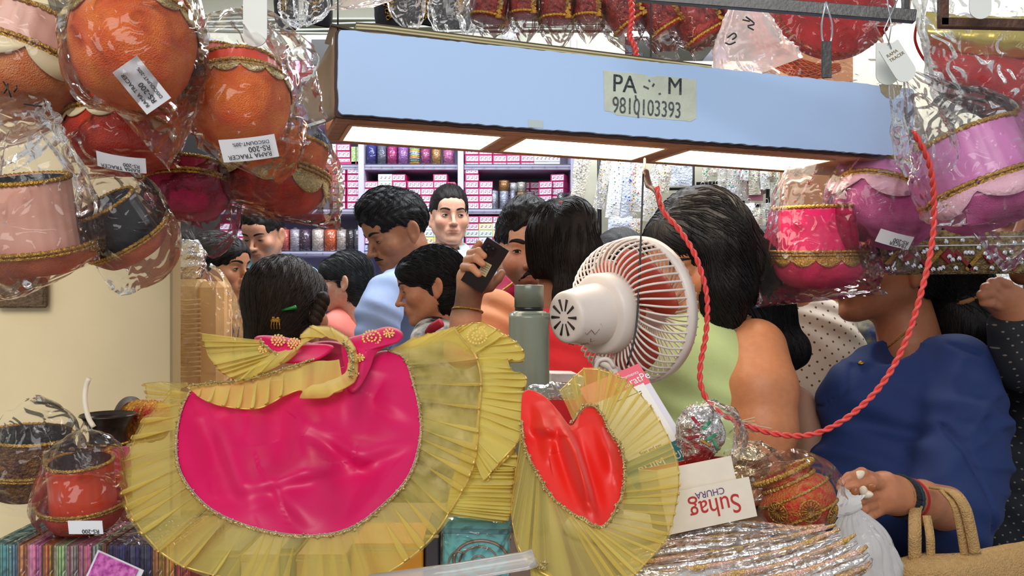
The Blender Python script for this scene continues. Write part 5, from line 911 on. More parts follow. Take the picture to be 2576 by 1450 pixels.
# ---------- ruffled dresses on the counter ----------
def YD(py): return 1.10-.24*(py-830)/620
yo = organza('yellow_organza', srgb(255, 232, 128), .24, .04); yo2 = organza('pale_organza', srgb(250, 232, 150), .12, .06); yo3 = organza('deep_organza', srgb(255, 232, 124), .68, .06)
mgs = mat('magenta_satin', srgb(212, 10, 90), .42, var=.16, vscale=7, sheen=.3, bump=.04, bscale=900, spec=.4); rds = mat('scarlet_satin', srgb(232, 36, 24), .42, var=.12, vscale=9, sheen=.3, bump=.04, bscale=900)
hemm = mat('gold_hem', srgb(226, 190, 96), .35, .4, var=.15, vscale=200)
def PY(pts, dy=0): return [(p[0], p[1], (YD(p[1]) if len(p) < 3 else p[2])+dy) for p in pts]
def satin_patch(T, bnd, m, name, folds=(), dy=0, amp=.010, bulge=.02, seed=0, rings=64, n=230, cen=None):
    B_ = spline(PX(PY(bnd, dy)), n, True); c = B_.mean(0) if cen is None else P(cen[0], cen[1], YD(cen[1])+dy); t = np.linspace(0, 1, rings)[:, None, None]; G_ = c+(B_[None]-c)*t; pxl = np.stack([G_[..., 0]*F/G_[..., 1]+1288, 725-(G_[..., 2]-CZ)*F/G_[..., 1]], -1)
    nz = vnoise(G_, 9, seed)+.35*vnoise(G_*np.array([1, 1, .5]), 24, seed+3)+.30*(1-2*np.abs(vnoise(G_, 14, seed+7))); d = amp*nz*1.25+.4*bulge*(1-t[..., 0]**2)
    for (ax_, ay, bx, by, w, h) in folds:
        a = np.array([ax_, ay], float); b_ = np.array([bx, by], float); ab = b_-a; u = np.clip(((pxl-a)@ab)/(ab@ab), 0, 1); q = pxl-a-u[..., None]*ab; dist = np.sqrt((q**2).sum(-1)); sd_ = np.sign(q[..., 0]*ab[1]-q[..., 1]*ab[0]); en = np.sin(np.clip(u, .02, .98)*math.pi)**.5; d = d+1.5*h*np.exp(-(dist/w)**2)*en+1.6*h*sd_*(dist/w)*np.exp(-(dist/(w*1.5))**2)*en
    edge = (1-t[..., 0]**2)**.6; G_ = G_-np.array([0, 1, -.3])*(d*edge)[..., None]; G_ = G_-(0, 0, 0); v = G_.reshape(-1, 3)
    o = mesh_obj(name, v, grid_faces(n, rings, True), m, True, T); o.modifiers.new('t', 'SOLIDIFY').thickness = .0012; return o
def ruffle(T, inner, outer, pleats, m=None, amp=.007, name='organza_ruffle', seed=0, dy=0, nv=14, hem=True, gath=True, lift=.0, per=12):
    nu = pleats*per; I = spline(PX(PY(inner, dy)), nu); O = spline(PX(PY(outer, dy)), nu); u = np.linspace(0, 1, nu); ph = np.cumsum(1+.85*vnoise(np.stack([u*pleats*.55, u*0, u*0], 1), 1, seed)); O = O+(O-I)*(.045*vnoise(np.stack([u*pleats*.5, u*0, u*0], 1), 1, seed+4))[:, None]; ph = ph/ph[-1]*pleats*2*math.pi
    w = np.sin(ph); saw = (np.abs(w)**.6)*np.sign(w); rows = []; LP = np.linalg.norm(np.diff(O, axis=0), axis=1).sum()/pleats; nrm = V3((0, -1, .35)); nrm /= np.linalg.norm(nrm); tn = np.gradient(O, axis=0); tn /= np.linalg.norm(tn, axis=1)[:, None]
    for k in range(nv):
        t = k/(nv-1); a = amp*(.30*math.exp(-t*9)+.15+.85*t); fine = amp*.22*np.sin(ph*5+seed)*math.exp(-t*4) if gath else 0
        rows.append(I+(O-I)*t+nrm*(a*saw*(.7+.5*vnoise(np.stack([u*9, u*0+t*2, u*0], 1), 1, seed+1))+fine+lift*math.sin(t*math.pi))[:, None]+tn*(.27*LP*np.cos(ph)*min(1, .25+t))[:, None])
    G_ = np.stack(rows); U, V_ = np.meshgrid(u*pleats*8, np.linspace(0, 1, nv)); o = mesh_obj(name, G_.reshape(-1, 3), grid_faces(nu, nv), m or yo, True, T, uv=np.stack([U.ravel(), V_.ravel()], 1))
    if hem:
        e0 = G_[-1]+nrm*.0008; e1 = G_[-1]+(G_[-2]-G_[-1])*.35+nrm*.0010; e2 = G_[-1]-nrm*.0006; mesh_obj('stitched_hem', np.concatenate([e2, e0, e1]), grid_faces(nu, 3), hemm, True, T)
    return G_
def beads(T, pts, dy=0, w=.0022, m=None, n=170, name='gold_edging', seed=0, lift=.003):
    S = spline(PX(PY(pts, dy)), n)+V3((0, -lift, .001)); R2 = np.random.default_rng(seed); mb = MB(); v, f = tube_vf(S, w*.55, 5); mb.add(v, f)
    for k in range(0, n): q = S[k]+R2.normal(0, 1, 3)*w*.45; mb.add(q+np.array([(1, 0, 0), (-1, 0, 0), (0, 1, 0), (0, -1, 0), (0, 0, 1), (0, 0, -1)])*w*R2.uniform(.5, 1.0), [(0, 2, 4), (2, 1, 4), (1, 3, 4), (3, 0, 4), (2, 0, 5), (1, 2, 5), (3, 1, 5), (0, 3, 5)])
    return stuff(mb.obj(name, m or goldp, T))
MD = thing('ruffled_dress', 'large magenta satin dress with wide see-through yellow ruffle', 'dress', P(760, 1300, .95))
IM = [(478, 988), (453, 1050), (444, 1130), (456, 1195), (500, 1258), (560, 1302), (650, 1335), (740, 1350), (830, 1348), (900, 1325), (960, 1280), (1015, 1225), (1045, 1170), (1060, 1100), (1058, 1040), (1042, 970), (1018, 905), (978, 884)]
OM = [(432, 985), (395, 1020), (345, 1085), (310, 1175), (314, 1255), (345, 1325), (410, 1392), (500, 1442), (620, 1476), (750, 1486), (880, 1470), (980, 1436), (1070, 1370), (1135, 1290), (1185, 1190), (1208, 1080), (1212, 980), (1195, 890), (1160, 832)]
satin_patch(MD, IM[::-1]+[(560, 1000), (640, 985), (740, 960), (850, 930), (920, 905)][::1] if 0 else IM+[(930, 895), (880, 920), (760, 950), (620, 965), (540, 975)], mgs, 'satin_skirt',
            folds=[(540, 1060, 640, 1290, 30, .007), (790, 990, 880, 1330, 46, -.010), (640, 990, 700, 1220, 60, -.009), (880, 1160, 1050, 1110, 22, .006), (560, 1250, 900, 1170, 20, .005), (930, 930, 900, 1110, 34, -.007), (760, 1060, 960, 1190, 22, .005), (980, 1190, 870, 1330, 26, .006), (690, 1220, 790, 1340, 24, .006), (490, 1050, 520, 1200, 26, -.005), (940, 1000, 1050, 1060, 24, .005), (600, 1000, 640, 1130, 30, .006)], bulge=.022)
RG = ruffle(MD, IM, OM, 26, amp=.0065, seed=3); ruffle(MD, IM, [(a+(8 if a > 760 else -4), b+2) for a, b in OM], 31, m=yo2, amp=.005, seed=8, dy=.012, hem=False, name='under_ruffle')
beads(MD, IM, n=240, seed=1); beads(MD, [(a+3*np.sign(760-a), b-4) for a, b in IM], n=110, w=.0012, m=mat('silver_stitch', srgb(220, 216, 210), .3, .7), seed=2)
# waist: bodice with embroidery, hanging collar frill, knot loop
satin_patch(MD, [(640, 850), (700, 846), (780, 862), (840, 872), (800, 905), (730, 915), (670, 900)], mgs, 'bodice_panel', dy=-.015, bulge=.008, amp=.006, n=60, rings=10)
satin_patch(MD, [(862, 862), (920, 838), (975, 822), (1012, 836), (1004, 860), (950, 885), (930, 930), (905, 975), (880, 985), (868, 930)], mgs, 'bodice_panel', dy=-.02, bulge=.010, amp=.006, n=80, rings=12, cen=(925, 885))
satin_patch(MD, [(735, 905), (770, 868), (830, 858), (880, 875), (884, 920), (860, 960), (800, 955)], mat('magenta_lining', srgb(170, 14, 70), .45), 'bodice_lining', dy=.01, bulge=-.012, amp=.004, n=60, rings=10)
ruffle(MD, [(478, 972), (540, 965), (620, 958), (700, 935), (760, 915), (850, 905)], [(474, 978), (520, 1012), (590, 1030), (650, 1030), (700, 1005), (745, 985), (775, 1000), (850, 985)], 9, amp=.006, dy=-.026, seed=5, name='waist_frill', m=yo3, gath=False)
ruffle(MD, [(655, 856), (668, 872), (690, 888), (712, 905)], [(500, 838), (512, 880), (548, 925), (600, 962)], 8, amp=.006, dy=-.03, seed=6, name='shoulder_frill', m=yo3)
ruffle(MD, [(690, 885), (740, 878), (772, 862), (790, 850), (830, 850), (866, 872), (876, 905), (868, 935), (840, 955), (790, 968)], [(600, 962), (690, 925), (745, 885), (765, 832), (810, 820), (850, 832), (886, 862), (900, 905), (890, 960), (835, 995), (770, 1002)], 11, amp=.005, dy=-.036, seed=7, name='loop_frill', m=yo3, gath=False, lift=.006)
beads(MD, [(655, 856), (668, 872), (690, 888), (712, 905)], dy=-.035, n=30, seed=3); beads(MD, [(868, 862), (882, 890), (888, 920), (884, 950)], dy=-.045, n=50, seed=4, w=.0028); beads(MD, [(478, 972), (540, 965), (620, 958), (700, 935), (790, 905)], dy=-.03, n=90, seed=5)
def motif(T, cx, cy, s, dy, k=14):
    mb = MB(); dy += .006
    kk = max(5, int(s*.8))
    for i in range(kk+kk//2+1):
        a = i/kk*2*math.pi*(1 if i < kk else 2); rr = s if i < kk else (s*.5 if i < kk+kk//2 else 0); q = P(cx+rr*math.cos(a), cy+rr*math.sin(a)*.8, YD(cy)+dy); mb.box(q, (.0026, .0012, .0020), rotm(0, 0, i*37), bev=.0004)
    return stuff(mb.obj('gold_embroidery', mat('gold_thread', srgb(240, 200, 110), .4, .2), T))
for x_, y_, s_ in ((662, 878, 10), (700, 856, 16), (740, 864, 15), (935, 850, 22), (978, 838, 12), (905, 900, 10), (893, 940, 8)): motif(MD, x_, y_, s_, -.040)
# small detached frill end at far left of the dress
ruffle(MD, [(455, 1000), (450, 985), (470, 970)], [(365, 1000), (362, 975), (372, 962), (460, 962)], 4, amp=.004, dy=.02, name='frill_end', seed=9)
# pile of folded yellow frills right of magenta dress
FP = [('uppermost yellow frill fold, arching behind the magenta dress', [(985, 880), (1060, 868), (1130, 858), (1190, 890)], [(1040, 850), (1110, 832), (1165, 818), (1215, 812), (1262, 838)], 9, .0),
      ('yellow frill fold with sheer rounded end beside the bottle', [(1180, 850), (1200, 880), (1210, 930)], [(1255, 830), (1300, 858), (1320, 880), (1318, 903), (1270, 905)], 5, .01),
      ('narrow yellow frill fold standing edge on above fanned pleats', [(1200, 900), (1212, 950), (1212, 1000)], [(1275, 900), (1290, 930), (1325, 945), (1322, 975), (1282, 1000)], 6, .0),
      ('fanned yellow pleated frill between the magenta and red dresses', [(1205, 985), (1200, 1060), (1185, 1130)], [(1318, 985), (1316, 1060), (1290, 1130), (1225, 1208)], 8, -.006),
      ('yellow frill with flat pleats under the fanned one', [(1165, 1120), (1155, 1165), (1140, 1200)], [(1285, 1110), (1300, 1160), (1296, 1215), (1225, 1225)], 6, .008),
      ('third folded yellow frill layer above teal box', [(1145, 1180), (1140, 1210), (1135, 1235)], [(1288, 1178), (1292, 1205), (1290, 1238)], 5, .002),
      ('second folded yellow frill layer above teal box', [(1135, 1220), (1130, 1245), (1128, 1265)], [(1285, 1220), (1290, 1250), (1284, 1272)], 5, -.002),
      ('lowest folded yellow frill layer resting on teal box', [(1128, 1255), (1126, 1275), (1124, 1290)], [(1282, 1258), (1284, 1285), (1276, 1308)], 5, -.006)]
for i, (lab, a, b_, n_, dy) in enumerate(FP):
    T = thing('folded_frill', lab, 'cloth', P(a[0][0], a[0][1], YD(a[0][1])), 'folded yellow frills between the two dresses'); ruffle(T, a, b_, n_, amp=.005, dy=dy+.012, seed=30+i, m=yo3, nv=12); ruffle(T, [(x-2, y+6) for x, y in a], [(x-3, y+7) for x, y in b_], n_+2, amp=.004, dy=dy+.02, seed=50+i, m=yo3, nv=8, name='frill_back')
motif(thing('beaded_patch', 'small pink and gold beaded patch on top yellow frill', 'patch', P(1205, 845, 1.1)), 1200, 845, 24, -.01, 12)
# red dress
RD = thing('ruffled_dress', 'smaller scarlet satin dress with fanned yellow pleated ruffle', 'dress', P(1450, 1300, .95))
IR = [(1440, 1062), (1462, 1030), (1488, 1022), (1512, 1042), (1535, 1090), (1562, 1130), (1570, 1200), (1560, 1258), (1515, 1326), (1455, 1302), (1398, 1262), (1355, 1200), (1320, 1125), (1312, 1060)]
OR_ = [(1400, 990), (1440, 950), (1478, 924), (1545, 938), (1620, 1000), (1665, 1070), (1702, 1150), (1710, 1235), (1690, 1330), (1640, 1410), (1560, 1475), (1440, 1465), (1345, 1425), (1296, 1360), (1285, 1270), (1300, 1190)]
satin_patch(RD, [(1318, 985), (1365, 994), (1405, 1035), (1437, 1072), (1462, 1034), (1488, 1022), (1512, 1042), (1535, 1090), (1562, 1130), (1568, 1200), (1558, 1258), (1513, 1328), (1460, 1302), (1400, 1262), (1355, 1200), (1320, 1125), (1312, 1060)], rds, 'satin_skirt', folds=[(1437, 1080, 1512, 1310, 16, -.014), (1400, 1050, 1480, 1270, 18, .012), (1350, 1010, 1380, 1150, 20, .008), (1500, 1060, 1540, 1200, 16, .008), (1330, 1080, 1400, 1100, 12, .006)], bulge=.018, amp=.007, cen=(1440, 1165), seed=4, n=130)
ruffle(RD, IR, OR_, 34, amp=.0052, seed=13, m=yo, dy=-.004); ruffle(RD, IR, OR_, 38, amp=.004, seed=17, m=yo2, dy=.008, hem=False, name='under_ruffle')
beads(RD, IR, n=200, seed=8, w=.0026, dy=-.004)
ruffle(RD, [(1330, 1410), (1345, 1425), (1380, 1440)], [(1335, 1500), (1380, 1520), (1440, 1520)], 4, amp=.004, seed=19, name='lower_frill', m=yo3); beads(RD, [(1335, 1412), (1350, 1424), (1372, 1420)], n=20, w=.004, seed=20, dy=-.01)
# ---------- envelopes row, boxes ----------
env = [(-30, 42, (96, 160, 170), 'teal'), (42, 66, (200, 128, 70), 'tan orange'), (66, 106, (222, 140, 165), 'pink'), (106, 136, (196, 120, 50), 'ochre'), (136, 170, (176, 196, 140), 'pale green'), (170, 198, (170, 150, 150), 'grey pink'), (198, 230, (206, 122, 150), 'rose pink'), (230, 254, (150, 160, 170), 'grey'), (254, 272, (150, 100, 60), 'brown'), (272, 320, (60, 50, 110), 'indigo'), (320, 352, (66, 54, 116), 'second indigo'), (352, 384, (54, 46, 104), 'third indigo'), (384, 410, (196, 130, 60), 'orange ochre'), (410, 440, (220, 160, 60), 'golden yellow'), (440, 480, (180, 60, 50), 'brick red')]
for a, b_, c, nm in env:
    Y = .92; k_ = Y/F; zt_ = CZ-(1372-725)*k_; T = thing('envelope_bundle', 'bundle of %s paper envelopes standing on edge at lower left' % nm, 'envelopes', P((a+b_)/2, 1500, Y), 'envelope bundles standing at the lower left'); n_ = max(3, int((b_-a)/5)); R2 = np.random.default_rng(int(a)+100); w = (b_-a)*k_/n_
    for k in range(n_):
        h_ = .115-R2.uniform(0, .004); cc = [min(255, max(0, x+int(R2.normal(0, 14)))) for x in c]; key = 'paper_%d_%d_%d' % tuple(x//12 for x in cc); MB().box(((a-1288)*k_+w*(k+.5), Y+.055+R2.uniform(-.002, .002), zt_-h_/2+R2.uniform(-.002, .001)), (w*R2.uniform(.62, .9), .11, h_)).obj('envelope', mat(key, srgb(*[x//12*12+6 for x in cc]), .6, var=.08, vscale=120), T)
    v = MB().box(((a+b_)/2*k_-1288*k_, Y+.0535, zt_-.057), ((b_-a)*k_*1.0, .118, .119), bev=.003).obj('plastic_sleeve', film('sleeve_film', milk=.05, bscale=50, base=.2), T)
o = MB().box(P(283, 1446, .90), (.044, .0015, .03), rotm(0, 0, 24)).obj('printed_card', mat('violet_print', srgb(150, 40, 130), .4, col2=srgb(220, 120, 190), vscale=160)); tag(o, 'small violet printed card with white border at bottom left', 'card')
o2 = MB().box(P(287, 1449, .902), (.052, .0012, .035), rotm(0, 0, 24)).obj('card_border', mat('white_card', srgb(225, 220, 230), .5)); o2.parent = o; o2.location = V3(o2['_o'])-V3(o['_o'])
bx = [(505, 600, 1390, (150, 146, 130), 'grey green'), (600, 700, 1400, (196, 186, 150), 'cream'), (700, 740, 1385, (90, 96, 96), 'dark grey'), (740, 872, 1400, (200, 150, 90), 'tan'), (878, 1066, 1372, (232, 160, 50), 'orange'), (1068, 1104, 1340, (70, 66, 78), 'dark violet')]
for a, b_, t_, c, nm in bx:
    Y = .98; k_ = Y/F; w = (b_-a)*k_; h_ = CZ-(t_-725)*k_-CT; h_ = max(h_, .06); T = thing('gift_box', '%s flat box under the magenta ruffle' % nm, 'box', P((a+b_)/2, 1440, Y)); zc = CZ-(t_-725)*k_-h_/2; MB().box(((a+b_)/2*k_-1288*k_, Y+.05, zc), (w*.97, .09, h_), bev=.0015).obj('box_body', mat('giftbox_%d' % a, srgb(*c), .45, var=.12, vscale=30), T)
    MB().box(((a+b_)/2*k_-1288*k_, Y+.05, zc+h_/2-.006), (w*.985, .093, .004), bev=.001).obj('lid_line', mat('giftbox_edge', srgb(200, 180, 130), .4, .3), T)
Y = .97; k_ = Y/F; T = thing('gift_box', 'teal box with embossed copper paisley wrapped in clear film', 'box', P(1195, 1440, Y)); zt_ = CZ-(1312-725)*k_; xc = (1196-1288)*k_; w = 168*k_; h_ = zt_-CT
MB().box((xc, Y+.045, (zt_+CT)/2), (w, .085, h_), rotm(0, 0, 1), bev=.002).obj('box_body', mat('teal_card', srgb(112, 196, 200), .35, var=.12, vscale=16), T); MB().box((xc, Y+.045, zt_-.012), (w*1.01, .087, .006), rotm(0, 0, 1), bev=.001).obj('lid_edge', mat('teal_dark', srgb(90, 150, 160), .4), T)
pa = []; 
for t in np.linspace(0, 1, 60): a = t*2*math.pi*1.5; rr = .004+.016*t; pa.append((xc+.006+rr*math.cos(a)*1.2, Y+.0015, zt_-.046+rr*math.sin(a)))
pa += [(xc-.02+.010*math.cos(a), Y+.0015, zt_-.05+.016*math.sin(a)) for a in np.linspace(1, 5.5, 16)]
v, f = tube_vf(spline(pa, 120), .0011, 5); mesh_obj('paisley_emboss', v, f, mat('copper_emboss', srgb(170, 130, 110), .35, .5), True, T); v, f = tube_vf([(xc+.006+.030*math.cos(a), Y+.0015, zt_-.044+.022*math.sin(a)) for a in np.linspace(0, 5.2, 40)], .0018, 4); mesh_obj('paisley_emboss', v, f, mat('copper_emboss', srgb(170, 130, 110), .35, .5), True, T)
MB().box((xc, Y+.044, (zt_+CT)/2+.001), (w*1.06, .094, h_+.004), rotm(0, 0, 1), bev=.005).obj('plastic_sleeve', film('sleeve_film'), T)
T = thing('acrylic_rail', 'clear acrylic edge rail along the counter front', 'rail', P(1140, 1440, .80)); v, f = tube_vf(PX([(930, 1470, .80), (1140, 1442, .80), (1320, 1412, .80), (1345, 1404, .80)]), .0085, 10); mesh_obj('rail_tube', v*np.array([1, 1, 1]), f, film('frosted_acrylic', milk=.38, bscale=6, bump=.1), True, T)
# ---------- payment card on stand, bangle box ----------
def frame(c, x, up): x = V3(x)/np.linalg.norm(x); n = np.cross(x, up); n /= np.linalg.norm(n); u = np.cross(n, x); return np.stack([x, -n, u], 1)
tl = P(1462, 977, 1.16); tr = P(1611, 914, 1.18); br = P(1757, 1172, 1.10); xd = tr-tl; ud = tr-br; Wc = np.linalg.norm(xd); Hc = np.linalg.norm(ud); Rc = frame(tl, xd, ud/Hc); cc_ = (tl+br)/2
def cp_(u, w_, d=0): return cc_+Rc@V3((u*Wc, d, w_*Hc))
T = thing('payment_card', 'tilted payment stand card pink above, teal below, white middle', 'card', cc_)
MB().box(cp_(0, 0), (Wc, .0016, Hc), Rc, bev=.0005).obj('card_back', mat('white_card', srgb(225, 220, 230), .5), T)
MB().box(cp_(0, .40, -.0012), (Wc, .0006, Hc*.20), Rc).obj('pink_band', mat('card_rose', srgb(236, 104, 120), .4), T); MB().box(cp_(0, -.37, -.0012), (Wc, .0006, Hc*.26), Rc).obj('teal_band', mat('card_tealblue', srgb(30, 116, 128), .35), T); MB().box(cp_(0, .04, -.0016), (Wc*.80, .0005, Hc*.56), Rc).obj('white_panel', mat('card_ivory', srgb(240, 236, 228), .5), T)
wt = mat('print_white', srgb(240, 240, 240), .5); bk_ = mat('print_black', srgb(24, 24, 30), .6); xn = Rc[:, 0]; un = Rc[:, 2]
text('BharatPe', cp_(-.02, .37, -.0019), xn, un, .0155, wt, T, ext=.0001, sx=.9); text('Payments', cp_(.12, .43, -.0019), xn, un, .007, wt, T, ext=.0001); text('BHIM', cp_(-.34, -.36, -.0019), xn, un, .016, wt, T, ext=.0001); text('UPI', cp_(.22, -.36, -.0019), xn, un, .014, wt, T, ext=.0001); text('Scan and pay', cp_(-.2, -.225, -.0023), xn, un, .006, bk_, T, ext=.0001)
MB().box(cp_(.1, .26, -.0022), (Wc*.4, .0004, .0008), Rc).obj('thin_rule', bk_, T)
for u_, w_ in ((.30, -.44), (-.05, -.44)): v, f = lathe_vf([(.0022, 0), (.003, .0004), (.0042, 0)], 16, cp_(u_, w_, -.002), basis(-Rc[:, 1])); mesh_obj('round_icon', v, f, wt, True, T)
acr = mat('clear_acrylic_edge', srgb(225, 228, 228), .12, coat=.5)
for q in ([(.50, -.20), (.56, -.24), (.54, -.50), (.40, -.54), (.05, -.56)],): v, f = tube_vf(spline([cp_(a, b_, -.002) for a, b_ in q], 24), .0018, 6); mesh_obj('acrylic_lip', v, f, acr, True, T)
MB().box(cp_(.47, -.42, .002), (.012, .003, .035), Rc, bev=.001).obj('acrylic_clip', acr, T); v, f = tube_vf([cp_(.2, -.4, .004), cp_(.2, -.5, .05), np.r_[cp_(.2, -.5, .06)[:2], CT+.01]], .003, 6); mesh_obj('stand_leg', v, f, acr, True, T)
# bangle gift box (upside down lettering)
bw = mat('ivory_box_card', srgb(226, 214, 196), .5, var=.05, vscale=60); br_in = mat('red_box_lining', srgb(196, 24, 28), .5)
p0 = P(1690, 1345, .98); p1 = P(1900, 1300, 1.0); xd = p1-p0; Wb = np.linalg.norm(xd)*1.0; xd = xd/Wb; Rb = frame(p0, xd, V3((0, .18, 1))); T = thing('bangle_gift_box', 'open ivory bangle gift box with red upside down lettering', 'box', p0)
def bp_(u, d, w_): return p0+Rb@V3((u, d, w_))
hf = .045; MB().box(bp_(Wb/2-.001, 0, hf/2), (Wb+.006, .0022, hf), Rb).obj('front_flap', bw, T)
th_ = .030; tb_ = MB(); L0 = Wb-.012
tb_.box(bp_(L0/2, .006, hf*.92+th_/2), (L0, .002, th_), Rb).box(bp_(L0/2, .075, hf*.9+th_/2), (L0, .002, th_), Rb).box(bp_(0, .04, hf*.9+th_/2), (.002, .068, th_), Rb).box(bp_(L0, .04, hf*.9+th_/2), (.002, .068, th_), Rb); tb_.obj('tray_walls', bw, T); MB().box(bp_(L0/2, .04, hf*.92), (L0, .07, .003), Rb).obj('tray_floor', br_in, T)
MB().box(bp_(L0/2, .0725, hf*.92+th_/2), (L0-.004, .001, th_-.002), Rb).obj('red_lining', br_in, T); MB().box(bp_(L0-.0025, .04, hf*.92+th_/2), (.001, .064, th_-.002), Rb).obj('red_lining', br_in, T)
MB().box(bp_(Wb/2, .035, hf*.45), (Wb*.98, .07, hf*.9), Rb, bev=.001).obj('lower_tray', bw, T)
text('Suhag', bp_(Wb*.86, -.0016, hf*.45)+Rb[:, 2]*0, -xd, -Rb[:, 2], .030, mat('print_red', srgb(178, 40, 36), .5), T, ext=.0001, sx=.9); text('CHURA', bp_(Wb*.70, -.0016, hf*.80), -xd, -Rb[:, 2], .0105, mat('print_violet', srgb(86, 60, 110), .5), T, ext=.0001)
# ---------- foil bundles, embroidered pot, long packets ----------
foil = mat('silver_foil', (.75, .72, .70), .16, .95, bump=.9, bscale=90)
def crumple(lab, px, py, Y, a, b_, name, m, seed, extra=None, cat='parcel'):
    c = P(px, py, Y); T = thing(name, lab, cat, c); k_ = Y/F; th = np.linspace(0, 2*math.pi, 60, endpoint=False); ph = np.linspace(.02, math.pi-.02, 40); A, B_ = np.meshgrid(th, ph); v = np.stack([np.cos(A)*np.sin(B_)*a*k_, np.sin(A)*np.sin(B_)*min(a, b_)*k_*.8, np.cos(B_)*b_*k_], -1).reshape(-1, 3); nz = 1-2*np.abs(vnoise(v, 60, seed)); n2 = vnoise(v, 130, seed+3); v = v*(1+.16*nz+.07*n2)[:, None]; o = mesh_obj('foil_wrap', v+c, grid_faces(60, 40, True), m, False, T); return T, c
T, c = crumple('crumpled silver foil parcel with red and green bits on gift box', 1762, 1090, 1.06, 54, 66, 'foil_parcel', foil, 1)
for k, (x_, y_, m_) in enumerate(((1778, 1070, 'gem_green'), (1790, 1100, 'gem_green'), (1745, 1100, 'gem_red'), (1760, 1125, 'gem_red'), (1775, 1115, 'gem_gold'), (1750, 1060, 'gem_red'), (1800, 1120, 'gem_green'))): MB().box(P(x_, y_, 1.03), (.014, .004, .004), rotm(0, 0, -50+20*k), bev=.001).obj('foil_ribbon', MATS[m_], T)
bag([(1760, 1015, 1.06, 30, 20), (1775, 1060, 1.05, 78, 60), (1790, 1110, 1.05, 84, 60), (1790, 1165, 1.05, 60, 20)], T=T, seed=80, amp=.13)
T, c = crumple('smaller gold and silver foil parcel behind the bangle gift box', 1882, 1170, 1.12, 46, 44, 'foil_parcel', mat('gold_foil', (.78, .62, .38), .2, .95, bump=.9, bscale=90), 2); bag([(1840, 1130, 1.11, 20, 10), (1880, 1160, 1.1, 56, 40), (1930, 1190, 1.1, 50, 30), (1960, 1225, 1.1, 20, 5)], T=T, seed=81, amp=.12)
crumple('crumpled clear and silver wrapping beside the bottle base', 1400, 985, 1.20, 70, 22, 'foil_parcel', film('sleeve_film'), 3)
bro = mat('red_gold_brocade', srgb(206, 40, 32), .4, col2=srgb(196, 112, 40), vscale=120, bump=.7, bscale=360)
c = P(2008, 1262, 1.06); R = basis((-.42, .22, .90)); k_ = 1.06/F; r = 92*k_; T = thing('embroidered_pot', 'small red pot covered in gold embroidery wrapped in plastic', 'pot', c)
v, f = lathe_vf(spline([(0, -r*.85), (r*.45, -r*.82), (r*.85, -r*.5), (r*1.0, -.05*r), (r*.92, r*.35), (r*.72, r*.55), (r*.70, r*.68), (r*.82, r*.86), (r*.78, r*.88), (r*.66, r*.7)], 50), 60, c, R, .008, 3); mesh_obj('pot_body', v, f, bro, True, T)
for z_, rr_, w_ in ((.84, .83, .0035), (.58, .73, .003), (-.35, .94, .0022), (.25, .97, .002)): braid(T, c, R, rr_*r, z_*r, w_, gold, tw=44)
for an in ((0, -1, -.02), (.72, -.68, -.2), (-.75, -.62, -.15)):
    n0 = V3(an)/np.linalg.norm(an); ce = c+n0*r*1.0; Rn = basis(n0)
    for k in range(16): a = 2*math.pi*k/16; v, f = tube_vf([ce+Rn@V3((.002*math.cos(a), .002*math.sin(a), .001)), ce+Rn@V3((.011*math.cos(a), .011*math.sin(a), .0)) ], [.0005, .0012], 5); mesh_obj('gold_petal', v, f, gold, True, T)
    v, f = lathe_vf([(.0115, 0), (.0125, .0014), (.0135, 0)], 30, ce-n0*.001, Rn); mesh_obj('gold_ring', v, f, gold, True, T)
bag([(1880, 1250, 1.06, 20, 8), (1905, 1225, 1.05, 60, 50), (1990, 1240, 1.05, 112, 105), (2060, 1290, 1.05, 100, 60), (2110, 1310, 1.06, 60, 10)], T=T, seed=82, amp=.07, m=film('thin_film', milk=.01, fk=.45))
irid = mat('iridescent_rope', srgb(226, 180, 170), .22, .5, col2=srgb(196, 160, 90), vscale=60, bump=.6, bscale=240, stretch=(1, 1, 1)); silv = mat('silver_pack', (.70, .68, .66), .25, .7, bump=.8, bscale=60)
ropes = [[(1640, 1378), (1720, 1356), (1820, 1340), (1920, 1345), (2020, 1352)], [(1590, 1412), (1720, 1388), (1850, 1376), (1960, 1362), (2080, 1345)], [(1560, 1446), (1720, 1430), (1860, 1408), (1980, 1380), (2110, 1345)], [(1640, 1470), (1850, 1444), (1990, 1410), (2120, 1356)], [(1780, 1480), (1950, 1456), (2090, 1410), (2160, 1370)], [(1900, 1490), (2040, 1465), (2160, 1420), (2190, 1400)]]
for i, pt in enumerate(ropes):
    Y = 1.0-.025*i; T = thing('rope_packet', 'long clear packet with shiny pink gold ropes, %s from the gift box' % ['first', 'second', 'third', 'fourth', 'fifth', 'sixth and nearest'][i], 'packet', P(pt[1][0], pt[1][1], Y), 'long rope packets at the front right'); S = spline(PX(pt, Y), 60)
    for j, off in enumerate((-.006, .001, .008)):
        q = S+V3((0, .004*j, off)); t = np.linspace(0, 1, 60); v, f = tube_vf(q, (.0046+.0005*np.sin(t*110))*np.sin(np.clip(t, .02, .98)*math.pi)**.35, 10); mesh_obj('shiny_rope', v, f, irid if j != 1 else silv, True, T)
    bag([(p_[0], p_[1], Y-.004, (26 if 0 < k_ < len(pt)-1 else 6), 14) for k_, p_ in enumerate(pt)], T=T, seed=90+i, amp=.16, wd=(0, 0, 1), rows=60)
crumple('heap of crumpled silver plastic packets at the bottom front', 1800, 1500, .92, 320, 60, 'packet_heap', silv, 8, cat='packets'); 
